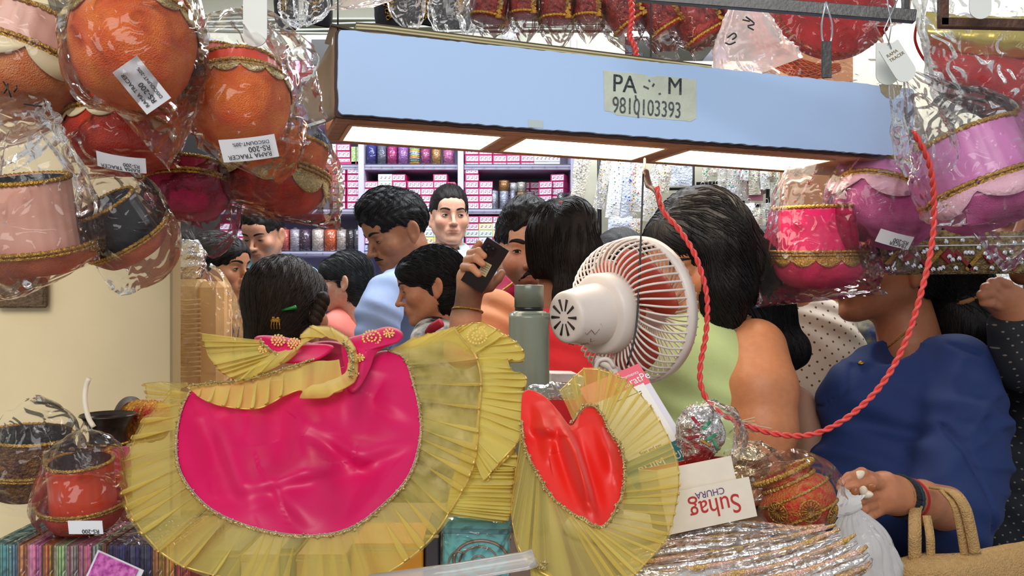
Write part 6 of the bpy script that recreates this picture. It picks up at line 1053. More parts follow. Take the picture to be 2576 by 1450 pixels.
# packets on the counter behind goods
for i, (px, py, Y, w_, h_, c_) in enumerate(((1412, 952, 1.45, .045, .02, (222, 210, 206)), (1440, 956, 1.47, .03, .016, (226, 222, 222)), (1405, 978, 1.44, .06, .022, (150, 132, 124)))): o = MB().box(P(px, py, Y), (w_, .05, h_), rotm(8, 0, 2), bev=.001).obj('small_carton', mat('carton_%d' % i, srgb(*c_), .5, var=.1, vscale=200)); tag(o, ['white lidded small carton behind the bottle', 'paler small carton stacked behind bottle right', 'grey brown small carton lowest behind the bottle'][i], 'box')
# ---------- goods beside the cream panel ----------
fst = mat('cream_bangle_card', srgb(226, 190, 136), .5, var=.12, vscale=60, bump=.3, bscale=120)
T = thing('bangle_case', 'tall cream padded bangle case wrapped in clear plastic', 'box', P(490, 950, 1.42)); MB().box(P(468, 850, 1.42)-V3((0, 0, .095)), (.075, .06, .38), bev=.012).obj('ribbed_half', fst, T); MB().box(P(540, 840, 1.42)-V3((0, 0, .1)), (.044, .06, .37), bev=.010).obj('smooth_half', mat('cream_leatherette', srgb(232, 186, 126), .45), T)
mb = MB(); 
for k in range(17): mb.tube(PX([(442, 755+k*12, 1.375), (470, 757+k*12, 1.372), (505, 754+k*12, 1.375)]), .0018, 5)
stuff(mb.obj('raised_rib', fst, T)); bag([(490, 690, 1.41, 46, 30), (505, 735, 1.40, 70, 56), (520, 830, 1.40, 84, 62), (530, 960, 1.40, 86, 50), (530, 1010, 1.4, 86, 40)], T=T, seed=99, amp=.05)
crumple('crumpled silver foil bundle between cream panel and the woman', 476, 655, 1.43, 40, 50, 'foil_parcel', foil, 5)
Y = 1.0; T, c, R, r = basket('small orange satin basket in tied bag standing on envelopes', 210, 1268, .97, 104, (0, -.16, 1), rd, satin('deeporange', (206, 62, 24)), toph=1.08, topr=.74, bowlh=.55, grp=None, flat=True, trim=gold, inner=(60, 20, 12), topname='satin_collar')
bag([(218, 1062, .97, 7, 5), (216, 1085, .97, 20, 16), (214, 1130, .96, 84, 70), (210, 1190, .96, 98, 90), (205, 1270, .95, 118, 108), (210, 1330, .95, 108, 60)], T=T, seed=101, amp=.06, fold=11)
v, f = tube_vf(spline(PX([(236, 1075, .955), (222, 1050, .955), (214, 1010, .957), (216, 975, .96), (224, 952, .96)]), 20), np.array([.0028]*20), 8); mesh_obj('tag_strip', v, f, mat('tag_cream', srgb(226, 214, 190), .5), True, T)
sticker(T, P(215, 1328, .865), (0, -1, -.2), (0, 0, -1), .034, .014, [('RS-200', .006)])
T, c, R, r = basket('dark gold brocade basket in crumpled bag at left edge', 70, 1180, 1.08, 110, (.1, -.1, 1), mat('dark_gold_brocade', srgb(130, 90, 44), .5, .3, col2=srgb(80, 40, 30), vscale=120, bump=.6, bscale=300), mat('dark_gold_brocade', (0, 0, 0)), toph=.8, topr=.9, bowlh=.6, flat=True, inner=(20, 14, 12)); bag([(30, 1040, 1.06, 60, 20), (60, 1100, 1.05, 120, 90), (70, 1200, 1.05, 130, 110), (60, 1290, 1.05, 130, 40)], T=T, seed=102, amp=.12)
cs_ = P(272, 1130, 1.10); T = thing('metal_cup', 'dark steel cup with pink and gold band behind the orange basket', 'cup', cs_); k_ = 1.10/F; v, f = lathe_vf(spline([(0, -.05), (.025, -.05), (.026, -.02), (.022, .02), (.030, .040), (.034, .042), (.033, .044), (.02, .025), (0, .02)], 40), 40, cs_); mesh_obj('cup_body', v, f, mat('gunmetal', srgb(70, 62, 58), .25, .8), True, T); v, f = lathe_vf([(.0262, -.03), (.0268, -.02), (.0245, .005)], 40, cs_); mesh_obj('pink_band', v, f, mat('cup_pink', srgb(200, 90, 130), .4), True, T); braid(T, cs_, np.eye(3), .0262, -.032, .0016, gold, tw=40); braid(T, cs_, np.eye(3), .0240, .008, .0016, gold, tw=40)
cr_ = P(352, 1060, 1.16); Rr = basis((.97, -.25, .05)); T = thing('ribbon_spool', 'spool of red and gold ribbon with dark round flange', 'spool', cr_); v, f = lathe_vf([(0, -.017), (.033, -.017), (.033, -.014), (.0, -.014)], 40, cr_, Rr); mesh_obj('flange', v, f, mat('spool_grey', srgb(84, 74, 70), .5), True, T); v, f = lathe_vf([(0, -.014), (.026, -.014), (.027, 0), (.026, .03), (0, .03)], 40, cr_, Rr, .01, 1); mesh_obj('wound_ribbon', v, f, mat('ribbon_redgold', srgb(214, 150, 50), .4, .4, col2=srgb(170, 24, 30), vscale=50, bump=.6, bscale=240), True, T)
for z_ in (-.006, .006, .018): braid(T, cr_, Rr, .0268, z_, .0018, gold, tw=36)
# ---------- carrier bags at the right ----------
jute = mat('jute_weave', srgb(206, 164, 106), .8, var=.16, vscale=160, bump=.6, bscale=420)
T = thing('jute_bag', 'open tan jute shopping bag with two handles at bottom right', 'bag', P(2400, 1450, 1.32))
sheet([[(2180, 1440, 1.28), (2300, 1402, 1.25), (2430, 1392, 1.25), (2620, 1350, 1.28)], [(2180, 1480, 1.27), (2300, 1450, 1.23), (2430, 1450, 1.23), (2620, 1430, 1.27)], [(2180, 1640, 1.28), (2300, 1640, 1.26), (2430, 1640, 1.26), (2620, 1640, 1.28)]], 50, 24, jute, 'front_panel', T, .004, 16, 1, .003)
sheet([[(2190, 1420, 1.46), (2330, 1388, 1.48), (2480, 1380, 1.48), (2620, 1365, 1.46)], [(2190, 1640, 1.46), (2330, 1640, 1.48), (2480, 1640, 1.48), (2620, 1640, 1.46)]], 40, 12, jute, 'back_panel', T, .004, 16, 2, .003)
def strap(T, pts, w, m, name='handle', dirw=(1, 0, 0), th=.003): S = spline(PX(pts), 40); d = V3(dirw); v = np.concatenate([S-d*w/2, S+d*w/2]); return mesh_obj(name, v, grid_faces(40, 2), m, True, T).modifiers.new('t', 'SOLIDIFY').__setattr__('thickness', th)
strap(T, [(2300, 1405, 1.246), (2300, 1340, 1.24), (2302, 1290, 1.27), (2318, 1262, 1.33)], .018, jute); strap(T, [(2340, 1400, 1.246), (2338, 1350, 1.24), (2330, 1300, 1.26)], .012, jute)
strap(T, [(2452, 1392, 1.24), (2440, 1330, 1.23), (2425, 1275, 1.225), (2395, 1240, 1.24), (2350, 1230, 1.30)], .016, jute); strap(T, [(2425, 1395, 1.246), (2415, 1330, 1.235), (2400, 1270, 1.232), (2372, 1236, 1.25)], .012, jute)
T = thing('white_carrier_bag', 'knotted white plastic carrier bag hanging from the woman hand', 'bag', P(2150, 1300, 1.20)); wpl = film('white_poly', (.92, .92, .95), milk=.80, bscale=20, base=.1)
bag([(2142, 1252, 1.16, 34, 8), (2146, 1275, 1.16, 12, 9), (2150, 1310, 1.16, 42, 30), (2160, 1370, 1.155, 78, 62), (2165, 1440, 1.155, 90, 74), (2165, 1540, 1.16, 80, 40)], 'bag_film', T=T, m=wpl, seed=110, amp=.10, fold=19, n=110); bag([(2165, 1262, 1.15, 14, 4), (2140, 1268, 1.15, 26, 6), (2105, 1262, 1.15, 40, 6)], 'knot_ear', T=T, m=wpl, seed=111, amp=.1, wd=(0, 0, 1))
# ---------- the crowd ----------
def shirt(key, c, **k): return mat('cloth_'+key, srgb(*c), .8, var=.10, vscale=14, bump=.15, bscale=700, **k)
hb = lambda *pts: [(P(a, b, y), r) for a, b, y, r in pts]
skb = (176, 118, 84)
# 1 woman in profile at left
person('young woman in profile with tied dark hair beside cream panel', 552, 672, 2.75, yaw=74, pitch=4, s=.93, skin=(206, 142, 104), hair='tied', eyes=.55, knot=(0, .10, -.02), gaze=0, cloth=dict(mat=shirt('dark', (44, 40, 46))), extras=[hb((505, 690, 2.78, .05), (490, 800, 2.78, .035))], shoulders=[P(460, 830, 2.65), P(560, 840, 2.95)])
# 2 man in light blue shirt looking down
T, H = person('older man in light blue collared shirt looking down at counter', 662, 588, 3.45, yaw=-14, pitch=20, s=.93, skin=(196, 140, 112), hair='short', flow='male', strand=(300, 4, .01), eyes=.12, stache=0, fat=1.12, beard=.12, cloth=dict(mat=shirt('skyblue', (140, 206, 232)), collar=shirt('skyblue', (140, 206, 232)), open=.066, vee=[(0, -.08, -.11)]), shoulders=[P(575, 705, 3.45), P(790, 705, 3.5)], neck=P(676, 655, 3.5))
# 3 woman from behind with green clip
T, H = person('woman seen from behind with braided dark hair and green clip', 722, 778, 2.02, yaw=158, pitch=4, s=1.02, skin=skb, hair='tied', eyes=None, knot=(-.0, .115, -.09), flow='back', strand=(1300, 12, .012), hcol=(46, 34, 28), cloth=dict(mat=shirt('dark2', (40, 36, 40))), extras=[hb((718, 770, 2.0, .080), (690, 850, 1.98, .066), (655, 910, 1.99, .06), (640, 980, 2.0, .05))], shoulders=[P(560, 985, 2.02), P(880, 985, 2.1)])
gr = mat('green_plastic', srgb(10, 130, 50), .25, coat=.5); v, f = tube_vf(PX([(628, 786, 1.925), (660, 788, 1.915), (690, 784, 1.912)]), [.0035, .005, .003], 8); t_ = thing('hair_stick', 'green plastic hair stick through the dark hair above gold claw', 'hair stick', P(685, 785, 1.9)); mesh_obj('stick_end', v, f, gr, True, t_); v, f = tube_vf(PX([(706, 782, 1.912), (745, 773, 1.905)]), [.0025, .0045], 8); mesh_obj('stick_end', v, f, gr, True, t_)
t_ = thing('claw_clip', 'small gold claw clip in dark hair below the green stick', 'hair clip', P(692, 810, 1.9)); mb = MB(); mb.box(P(693, 806, 1.905), (.020, .006, .008), rotm(0, 0, 5), bev=.002)
for k in range(4): mb.tube(PX([(684+k*6, 808, 1.902), (682+k*7, 818, 1.898), (683+k*7, 828, 1.903)]), .0012, 6)
mb.obj('claw_body', gold, t_); mb = MB(); mb.box(P(688, 800, 1.903), (.006, .005, .005), bev=.001).box(P(699, 801, 1.903), (.006, .005, .005), bev=.001); mb.obj('claw_grip', gold, t_)
for k in range(5):
    x0 = 812-6*k; v, f = tube_vf(spline([P(x0-10, 752+14*k, 1.95), P(x0+2, 745+14*k, 1.935), P(x0+6, 760+14*k, 1.94), P(x0-6, 772+14*k, 1.95)], 14), [.006]*3+[.011]*8+[.006]*3, 10); mesh_obj('braid_lobe', v, f, hairmat('hair_46_34'), True, T)
# 4 woman with glasses, coral top
T, H = person('woman with glasses and grey-streaked hair in coral top', 868, 706, 3.1, yaw=-94, pitch=8, s=.88, skin=(222, 166, 140), hair='tied', hcol=(44, 46, 48), eyes=.3, knot=(0, .11, -.06), cloth=dict(mat=shirt('coral', (240, 130, 115))), extras=[hb((890, 715, 3.1, .068), (900, 760, 3.1, .045), (900, 800, 3.1, .03))], shoulders=[P(830, 830, 3.0), P(905, 820, 3.3)])
t_ = thing('spectacles', 'thin dark framed spectacles on the coral top woman', 'glasses', to_world((0, -.09, 0), H))
for s_ in (-1, 1):
    th = np.linspace(0, 2*math.pi, 20); v, f = tube_vf(to_world(np.stack([s_*.032+.021*np.cos(th), -.112+0*th, .015*np.sin(th)-.003], 1), H), .0012, 5); mesh_obj('rim', v, f, black, True, t_); v, f = tube_vf(to_world([(s_*.054, -.108, .0), (s_*.075, -.05, .002), (s_*.079, .01, .0)], H), .0014, 5); mesh_obj('temple', v, f, black, True, t_)
# 6 man in white shirt
wsh = shirt('white', (214, 226, 232)); T, H = person('man in white collared shirt gazing over the crowd', 1130, 545, 3.5, yaw=14, pitch=0, s=.98, skin=(214, 164, 138), hair='slick', flow='male', strand=(260, 4, .009), eyes=.62, gaze=12, beard=.10, fat=1.02, cloth=dict(mat=wsh, collar=shirt('white2', (206, 222, 226)), open=.07, vee=[(0, -.085, -.13)]), shoulders=[P(1050, 685, 3.5), P(1225, 680, 3.5)], neck=P(1130, 625, 3.54))
# dark undershirt
v, f = lathe_vf(spline([(.0, -.10), (.07, -.10), (.064, -.03), (.058, -.012)], 14), 30, P(1130, 640, 3.52)); mesh_obj('undershirt', v, f, shirt('black', (24, 26, 30)), True, T)
# 5 young man in pale blue polo
pb = shirt('paleblue', (164, 184, 226)); T, H = person('young man in pale blue polo looking down to the left', 1000, 580, 2.75, yaw=-60, pitch=24, s=1.03, skin=(168, 114, 84), hair='quiff', flow='male', strand=(700, 5, .010), eyes=.12, stache=1, beard=.10, hlip=(110, 60, 55), hcol=(22, 22, 26), cloth=dict(mat=pb, collar=pb, open=.064, sk=.06, sleeves=[hb((975, 740, 2.55, .060), (955, 790, 2.5, .060), (945, 840, 2.48, .060))], low=.5), arms=[hb((955, 780, 2.52, .045), (940, 860, 2.48, .042), (930, 1000, 2.45, .034))], shoulders=[P(985, 725, 2.62), P(1110, 730, 2.9)], neck=P(1045, 675, 2.8), byaw=-40)
MB().box(P(1010, 755, 2.50), (.022, .002, .012), rotm(-20)).obj('chest_embroidery', shirt('thread', (130, 150, 200)), T)
# 7 woman in profile, patterned scarf
T, H = person('woman in profile facing left with earring and patterned scarf', 1084, 716, 2.35, yaw=-84, pitch=14, s=.86, skin=(204, 140, 104), hair='tied', eyes=.18, knot=(0, .11, -.05), hcol=(24, 24, 26), strand=(1300, 12, .012), cloth=dict(mat=mat('cloth_pattern', srgb(226, 220, 210), .8, col2=srgb(24, 24, 28), vscale=26, bump=.1), open=.056), extras=[hb((1105, 708, 2.36, .070), (1125, 750, 2.35, .054), (1140, 800, 2.35, .03))], shoulders=[P(1070, 870, 2.2), P(1150, 860, 2.5)])
v, f = lathe_vf([(0, -.003), (.004, -.002), (.0045, 0), (0, .003)], 12, to_world((-.083, .004, -.042), H)); o = mesh_obj('earring', v, f, MATS['gem_silver']); o.parent = T; o.location = V3(o['_o'])-V3(T['_o'])
v, f = tube_vf(PX([(1078, 840, 2.2), (1088, 825, 2.18), (1110, 812, 2.17)]), .012, 10); mesh_obj('red_neckline', v, f, shirt('crimson', (170, 24, 50)), True, T)
# 8 man on the phone
osh = shirt('orange', (240, 156, 104)); Y = 2.15
fing = lambda pts, rs: [(P(a, b, y), r) for (a, b, y), r in zip(pts, rs)]
T, H = person('bearded man in orange shirt holding phone to his ear', 1322, 632, 2.42, yaw=6, pitch=2, s=1.08, skin=(226, 164, 130), hair='quiff', flow='male', strand=(700, 4, .010), eyes=.62, stache=2, beard=.72, gaze=-3, brow=1.35, lips=1.1, cloth=dict(mat=osh, collar=osh, open=.064, sleeves=[hb((1245, 790, 2.12, .060), (1215, 850, 2.05, .060))], low=.5), shoulders=[P(1235, 790, 2.38), P(1420, 780, 2.45)], neck=P(1322, 745, 2.48),
    arms=[hb((1225, 850, 2.1, .05), (1165, 880, 2.0, .042), (1172, 800, 1.97, .033), (1180, 745, 1.96, .026)),
          hb((1180, 745, 1.96, .024), (1185, 700, 1.955, .030), (1205, 672, 1.955, .026)), hb((1190, 715, 1.955, .024), (1215, 700, 1.955, .024)),
          fing([(1176, 672, 1.955), (1176, 655, 1.925), (1196, 650, 1.893), (1214, 664, 1.886)], [.0105, .0095, .0085, .0075]), fing([(1172, 690, 1.955), (1168, 672, 1.925), (1188, 674, 1.893), (1204, 690, 1.886)], [.0105, .0095, .0085, .0075]), fing([(1182, 662, 1.96), (1184, 638, 1.93), (1204, 632, 1.895), (1218, 644, 1.888)], [.0105, .009, .008, .007]), fing([(1190, 652, 1.965), (1198, 626, 1.945), (1206, 612, 1.925)], [.010, .009, .0075]), fing([(1200, 728, 1.955), (1232, 722, 1.95), (1252, 702, 1.95), (1262, 688, 1.95)], [.014, .0115, .010, .009])])
ph = thing('mobile_phone', 'black mobile phone held slanted at the man ear', 'phone', P(1210, 668, 1.945)); Rp = rotm(-8, 8, 33)@np.eye(3); pc_ = P(1220, 668, 1.905); MB().box(pc_, (.056, .009, .112), Rp, bev=.003).obj('phone_body', mat('phone_black', srgb(22, 22, 26), .25, coat=.4), ph); MB().box(pc_+Rp@V3((-.008, -.0055, .036)), (.026, .003, .022), Rp, bev=.001).obj('camera_island', mat('phone_island', srgb(12, 12, 14), .2), ph)
for a, b_ in ((-.014, .041), (-.014, .031), (-.003, .041)): v, f = lathe_vf([(0, 0), (.0035, 0), (.004, .001), (0, .0012)], 16, pc_+Rp@V3((a, -.0068, b_)), basis(-Rp[:, 1])); mesh_obj('camera_lens', v, f, mat('lens_glass', srgb(30, 34, 44), .08), True, ph)
lp = MB().box(pc_+Rp@V3((.004, -.0048, -.006)), (.020, .0006, .030), Rp@rotm(0, 0, -4)).obj('paper_label', mat('label_cream', srgb(206, 196, 160), .6), ph)
for k in range(5): MB().box(pc_+Rp@V3((.004, -.0053, .004-.005*k)), (.014, .0003, .0008), Rp@rotm(0, 0, -4)).obj('print_line', bk_, ph)
wr = P(1176, 782, 1.965); th = np.linspace(0, 2*math.pi, 40, endpoint=False); v, f = tube_vf(np.stack([wr[0]+.034*np.cos(th), wr[1]+.034*np.sin(th), wr[2]+.008*np.cos(th+2)], 1), .0022, 6, False); o = mesh_obj('thread_bracelet', v, f, gold); tag(o, 'gold thread bracelet on the wrist holding the phone', 'bracelet')
# person behind wearing magenta scarf
T = thing('scarf', 'magenta scarf with gold border behind the phone man shoulder', 'scarf', P(1240, 760, 2.3)); sheet([[(1200, 790, 2.26), (1225, 730, 2.27), (1268, 688, 2.28)], [(1212, 800, 2.22), (1250, 750, 2.22), (1296, 718, 2.23)], [(1225, 815, 2.24), (1270, 765, 2.24), (1312, 745, 2.26)]], 30, 14, mat('scarf_magenta', srgb(196, 20, 80), .7, var=.2), 'scarf_cloth', T, .008, 14); v, f = tube_vf(spline(PX([(1208, 798, 2.22), (1245, 748, 2.21), (1290, 712, 2.22)]), 30), .003, 6); mesh_obj('gold_border', v, f, gold, True, T)
# 9 woman with high ponytail, red top
T, H = person('woman with high ponytail and red top behind the fan', 1424, 628, 2.0, yaw=150, pitch=-4, s=.95, skin=(170, 112, 84), hair='tied', eyes=None, knot=(0, .05, .105), strand=(1700, 14, .013), hcol=(34, 26, 24), cloth=dict(mat=shirt('red', (206, 26, 36)), open=.07, low=.45), extras=[hb((1440, 520, 1.93, .022), (1450, 550, 1.90, .036), (1458, 640, 1.89, .046), (1450, 740, 1.89, .044), (1435, 810, 1.89, .034), (1425, 860, 1.90, .018))], arms=[hb((1460, 850, 1.85, .045), (1475, 960, 1.80, .045), (1470, 1060, 1.78, .04))], shoulders=[P(1365, 880, 1.9), P(1475, 860, 1.86)], byaw=120)
th = np.linspace(0, 2*math.pi, 30, endpoint=False); cb_ = P(1440, 512, 1.925); mb = MB(); v, f = tube_vf(np.stack([cb_[0]+.024*np.cos(th), cb_[1]+.018*np.sin(th), cb_[2]+.006*np.sin(th)], 1), .006, 8, False); o = mesh_obj('hair_band', v, f, shirt('redband', (200, 40, 40))); tag(o, 'red hair band around the high ponytail', 'hair band')
# dark head behind fan
person('dark haired person mostly hidden behind the fan top', 1562, 680, 2.5, yaw=170, s=1.0, skin=skb, hair='tied', eyes=None, cloth=dict(mat=shirt('grey', (70, 70, 76))), nostr=True)
# 10 woman in green sleeveless top
gt = shirt('pistachio', (186, 204, 140)); sk10 = (196, 128, 86)
T, H = person('woman in sleeveless pale green top with long loose black hair', 1758, 642, 1.64, yaw=-52, pitch=22, s=1.03, skin=sk10, hair='long', eyes=.08, flow='down', strand=(2200, 26, .014), hcol=(22, 18, 18), gaze=0, nose=1.0, knot=(0, .1, 0),
    extras=[hb((1810, 600, 1.66, .070), (1850, 690, 1.68, .080), (1860, 790, 1.68, .066), (1900, 860, 1.70, .045), (1985, 880, 1.72, .04)), hb((1790, 545, 1.60, .045), (1822, 620, 1.57, .046), (1830, 720, 1.57, .044), (1815, 800, 1.58, .030), (1775, 850, 1.585, .010)), hb((1850, 700, 1.72, .08), (1900, 780, 1.74, .070), (1950, 850, 1.76, .05))],
    cloth=dict(mat=gt, open=.080, vee=[(0, -.10, -.16)], low=.45, vox=.005, trim=True), byaw=-42, arms=[hb((1900, 880, 1.57, .056), (1912, 980, 1.53, .064), (1918, 1080, 1.51, .058), (1912, 1190, 1.49, .046), (1800, 1260, 1.42, .036))], shoulders=[P(1700, 860, 1.60), P(1880, 855, 1.68)] if 0 else [P(1660, 930, 1.58), P(1850, 862, 1.66)], neck=P(1745, 850, 1.68), chest=(.145, .115), nk=.048)
v = spline(PX([(1872, 795, 1.59), (1848, 830, 1.55), (1832, 900, 1.54), (1825, 1000, 1.53), (1800, 1100, 1.53)]), 30); mesh_obj('bag_strap', np.concatenate([v-V3((.014, 0, 0)), v+V3((.014, 0, 0))]), grid_faces(30, 2), mat('strap_brown', srgb(130, 96, 76), .6), True, T).modifiers.new('t', 'SOLIDIFY').thickness = .004
# 11-12 people behind
dotm = dotmat('cloth_dots', srgb(222, 206, 186), srgb(100, 66, 46), 52, .13); T, H = person('person in cream blouse with small brown dots between the two women', 1950, 690, 2.15, yaw=150, s=1.0, skin=skb, hair='tied', eyes=None, nostr=True, cloth=dict(mat=dotm, low=.6), shoulders=[P(1900, 840, 2.15), P(2090, 830, 2.1)], neck=P(1990, 780, 2.12), chest=(.19, .15))
fl = mat('cloth_floral', srgb(196, 186, 140), .8, col2=srgb(60, 90, 150), vscale=34); person('person in yellow and blue floral top behind the blue dress', 2190, 690, 2.25, yaw=170, s=1.0, skin=skb, hair='tied', eyes=None, nostr=True, cloth=dict(mat=fl, low=.5), shoulders=[P(2150, 870, 2.2), P(2290, 850, 2.2)], neck=P(2215, 790, 2.25))
person('person in dark grey jacket farther behind the cream blouse', 2120, 690, 2.7, yaw=160, s=1.0, skin=skb, hair='tied', eyes=None, nostr=True, cloth=dict(mat=shirt('charcoal', (76, 80, 86)), low=.5), shoulders=[P(2060, 800, 2.7), P(2210, 800, 2.7)])
# 13 woman in navy kurti
nv_ = shirt('navy', (10, 38, 92)); sk13 = (188, 122, 86); Yh = 1.30
T, H = person('woman in navy blue kurta holding small parcel over the counter', 2240, 664, 1.80, yaw=-84, pitch=-4, s=1.06, skin=sk13, hair='tied', eyes=.5, hcol=(20, 18, 20), knot=(0, .12, -.06), extras=[hb((2330, 670, 1.84, .085), (2400, 720, 1.82, .07), (2445, 830, 1.80, .082), (2475, 920, 1.80, .060)), hb((2440, 780, 1.84, .05), (2500, 860, 1.84, .06), (2500, 940, 1.82, .04))], strand=(1600, 14, .012),
    cloth=dict(mat=nv_, open=.072, ridges=[([P(a, b, 1.6) for a, b in q], w, h) for q, w, h in (([(2330, 1065), (2400, 1000), (2460, 965)], .008, .007), ([(2325, 1090), (2400, 1050), (2470, 1040)], .008, .006), ([(2330, 1120), (2420, 1130), (2480, 1160)], .009, .006), ([(2300, 1100), (2230, 1150), (2170, 1190)], .010, .005), ([(2320, 1020), (2350, 950), (2390, 900)], .009, .004), ([(2160, 925), (2130, 980), (2090, 1035)], .004, -.005), ([(2300, 1050), (2322, 1150), (2335, 1260)], .006, -.008), ([(2165, 915), (2250, 900), (2330, 862)], .009, .006), ([(2375, 865), (2440, 890)], .006, -.004), ([(2260, 1180), (2200, 1240)], .010, .004), ([(2380, 1180), (2440, 1200)], .009, .005))], veew=[((P(2275, 862, 1.68), .045), (P(2178, 900, 1.56), .012))], vee=[], low=.62, vox=.005, fold=.0055, sleeves=[hb((2410, 930, 1.62, .070), (2420, 1060, 1.56, .072), (2415, 1180, 1.50, .072), (2400, 1295, 1.43, .068))], bulge=[((.0, -.10, -.17), (.13, .10, .10)), ((0, -.03, -.45), (.17, .14, .2))]), byaw=-50, shoulders=[P(2120, 1010, 1.64), P(2400, 955, 1.72)], neck=P(2290, 868, 1.78), chest=(.155, .13), nk=.052, vox=.0024,
    arms=[hb((2415, 1240, 1.45, .044), (2408, 1290, 1.42, .040), (2320, 1262, 1.34, .0300), (2256, 1246, 1.30, .0225)), hb((2256, 1240, 1.30, .020), (2222, 1222, 1.285, .019), (2205, 1214, 1.28, .0125)), hb((2256, 1256, 1.30, .018), (2222, 1256, 1.28, .018), (2207, 1272, 1.275, .012)), hb((2240, 1248, 1.30, .018), (2208, 1242, 1.28, .014)),
          fing([(2206, 1208, 1.28), (2168, 1192, 1.25), (2136, 1202, 1.238), (2116, 1216, 1.236)], [.0095, .0084, .0072, .0058]), fing([(2226, 1222, 1.28), (2190, 1214, 1.25), (2150, 1224, 1.234), (2114, 1228, 1.234)], [.0110, .0088, .0080, .0062]), fing([(2206, 1246, 1.275), (2166, 1256, 1.238), (2142, 1250, 1.24), (2150, 1236, 1.25)], [.0092, .0082, .0072, .0060]), fing([(2208, 1266, 1.275), (2170, 1280, 1.242), (2148, 1272, 1.245)], [.0090, .0080, .0066]), fing([(2214, 1284, 1.278), (2184, 1302, 1.248), (2162, 1294, 1.25)], [.0082, .0070, .0058])])
for (x_, y_) in ((2113, 1229), (2117, 1214)): v, f = lathe_vf([(0, .001), (.004, .0008), (.005, 0), (0, -.001)], 12, P(x_, y_, 1.228), basis((-.3, -1, .4))); mesh_obj('fingernail', v, f, mat('nail', srgb(206, 140, 110), .25), True, T)
bodyo = [c_ for c_ in T.children if c_.name.startswith('body')][0]; clo = [c_ for c_ in T.children if c_.name.startswith('shirt')][0]
v, f = tube_vf(spline([surf(bodyo, a, b, .002) for a, b in ((2222, 882), (2245, 866), (2275, 840), (2305, 815))], 20), .0016, 6); mesh_obj('gold_chain', v, f, gold, True, T)
v, f = lathe_vf([(0, -.004), (.005, -.003), (.006, 0), (0, .004)], 12, surf(clo, 2166, 914, .002)); mesh_obj('collar_button', v, f, gold, True, T)
def bangle(px, py, Y, R_, w, tilt, m, lab, cat='bangle', tw=0):
    c = P(px, py, Y); R = basis(V3(tilt)); th = np.linspace(0, 2*math.pi, 60, endpoint=False); rr = w*(1+.3*np.abs(np.sin(th*12))) if tw else np.full(60, w); q = np.stack([R_*np.cos(th), R_*np.sin(th), 0*th], 1)@R.T+c; q = np.vstack([q, q[:1]]); rr = np.r_[rr, rr[:1]]; v, f = tube_vf(q, rr, 8, False); o = mesh_obj('bangle', v, f, m); tag(o, lab, cat, 'bangles on the woman wrist'); return o
tl_ = (-.78, -.60, .12); bangle(2318, 1290-26, 1.345, .033, .0022, (-.9, -.4, .2), gold, 'thin gold bangle farthest up the forearm'); bangle(2264, 1249, 1.306, .0275, .0046, tl_, mat('black_thread', srgb(16, 20, 26), .7, bump=.6, bscale=300), 'thick black thread bangle on the wrist', tw=1); bangle(2276, 1252, 1.313, .0285, .0030, tl_, mat('navy_thread', srgb(20, 40, 56), .7), 'dark blue thread bangle beside the black one', tw=1); bangle(2252, 1246, 1.300, .0265, .0026, tl_, gold, 'braided gold bracelet nearest the hand', tw=1); bangle(2290, 1255, 1.322, .0295, .0016, tl_, shirt('redthread', (190, 30, 40)), 'thin red thread around the forearm')
th = np.linspace(0, 2*math.pi, 20, endpoint=False); q = P(2155, 1300-32, 1.24); v, f = tube_vf(np.stack([q[0]+.003*np.cos(th), q[1]-.009*np.cos(th), q[2]+.0105*np.sin(th)], 1), .0014, 6, False); o = mesh_obj('finger_ring', v, f, gold); tag(o, 'gold ring on the finger of the hand with bangles', 'ring')
T = thing('shell_parcel', 'small cream and brown shell trinkets held in the hand', 'trinket', P(2185, 1228, 1.235))
for k, (x_, y_, a) in enumerate(((2160, 1196, 60), (2150, 1240, 10), (2172, 1236, -10), (2192, 1228, 20), (2180, 1244, 40))): v, f = lathe_vf(spline([(0, -.009), (.0055, -.004), (.006, .002), (.003, .008), (0, .010)], 12), 14, P(x_, y_, 1.222 if k else 1.24), rotm(0, 20*k, a)); mesh_obj('shell', v, f, mat('shell_cream' if k % 2 == 0 else 'shell_brown', srgb(*((226, 210, 186) if k % 2 == 0 else (150, 90, 50))), .35), True, T)
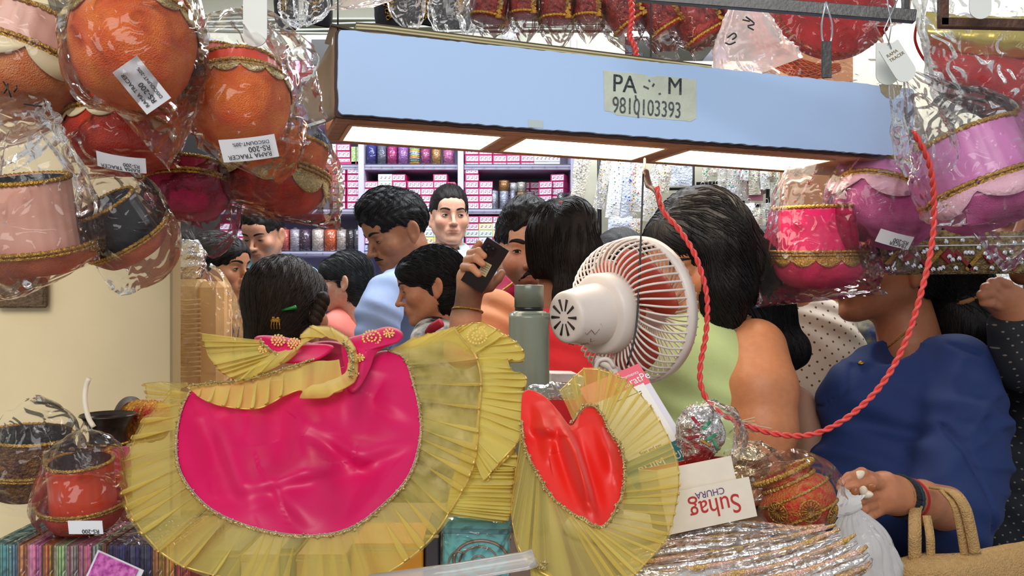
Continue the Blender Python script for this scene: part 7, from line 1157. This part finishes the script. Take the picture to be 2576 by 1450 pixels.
th = np.linspace(0, 2*math.pi, 24); q = P(2428, 755, 1.76); v, f = tube_vf(np.stack([q[0]+.022*np.cos(th), q[1]+.022*np.sin(th), q[2]+.008*np.cos(th)], 1), .006, 8, False); o = mesh_obj('hair_tie', v, f, shirt('tan', (170, 120, 76))); tag(o, 'brown fabric hair tie around the bun near the fist', 'hair tie')
T = thing('shoulder_bag', 'dusty brown cloth bag hanging between the two women', 'bag', P(2030, 1200, 1.72)); sheet([[(1985, 950, 1.74), (2030, 985, 1.70), (2075, 1030, 1.72)], [(1975, 1080, 1.72), (2030, 1090, 1.66), (2085, 1110, 1.70)], [(1950, 1260, 1.72), (2040, 1270, 1.66), (2130, 1290, 1.70)]], 30, 24, mat('dusty_rose_cloth', srgb(158, 118, 98), .8, var=.1), 'bag_cloth', T, .010, 12, 3, .004)
# 14 person at right edge with raised fist
dk = dotmat('cloth_dotted_black', srgb(16, 20, 28), srgb(120, 110, 100), 75, .12); T, H = person('person in black dotted dress at right edge raising a fist', 2640, 560, 1.72, yaw=-60, s=1.05, skin=(170, 110, 78), hair='tied', eyes=.5, nostr=True, cloth=dict(mat=dk, low=.8, sleeves=[hb((2610, 860, 1.62, .06), (2575, 900, 1.58, .055), (2560, 820, 1.56, .05))], bulge=[((-.10, -.05, -.35), (.16, .15, .24))]), byaw=-60, shoulders=[P(2600, 870, 1.64), P(2800, 860, 1.85)], neck=P(2660, 780, 1.72), chest=(.17, .14),
    arms=[hb((2590, 840, 1.57, .042), (2562, 790, 1.55, .034), (2545, 765, 1.55, .028)), hb((2545, 770, 1.55, .028), (2515, 745, 1.54, .030)), fing([(2535, 745, 1.53), (2518, 718, 1.52), (2495, 712, 1.51), (2490, 730, 1.51)], [.0092, .0090, .0082, .0072]), fing([(2522, 745, 1.525), (2500, 722, 1.51), (2480, 724, 1.505), (2482, 742, 1.51)], [.0092, .0090, .0082, .0072]), fing([(2515, 755, 1.525), (2488, 738, 1.505), (2470, 742, 1.505), (2475, 756, 1.51)], [.0092, .0088, .0080, .0072]), fing([(2515, 772, 1.53), (2490, 762, 1.51), (2474, 762, 1.51)], [.0084, .0080, .0072]), fing([(2545, 745, 1.53), (2535, 718, 1.52), (2512, 706, 1.51)], [.010, .009, .0076])])
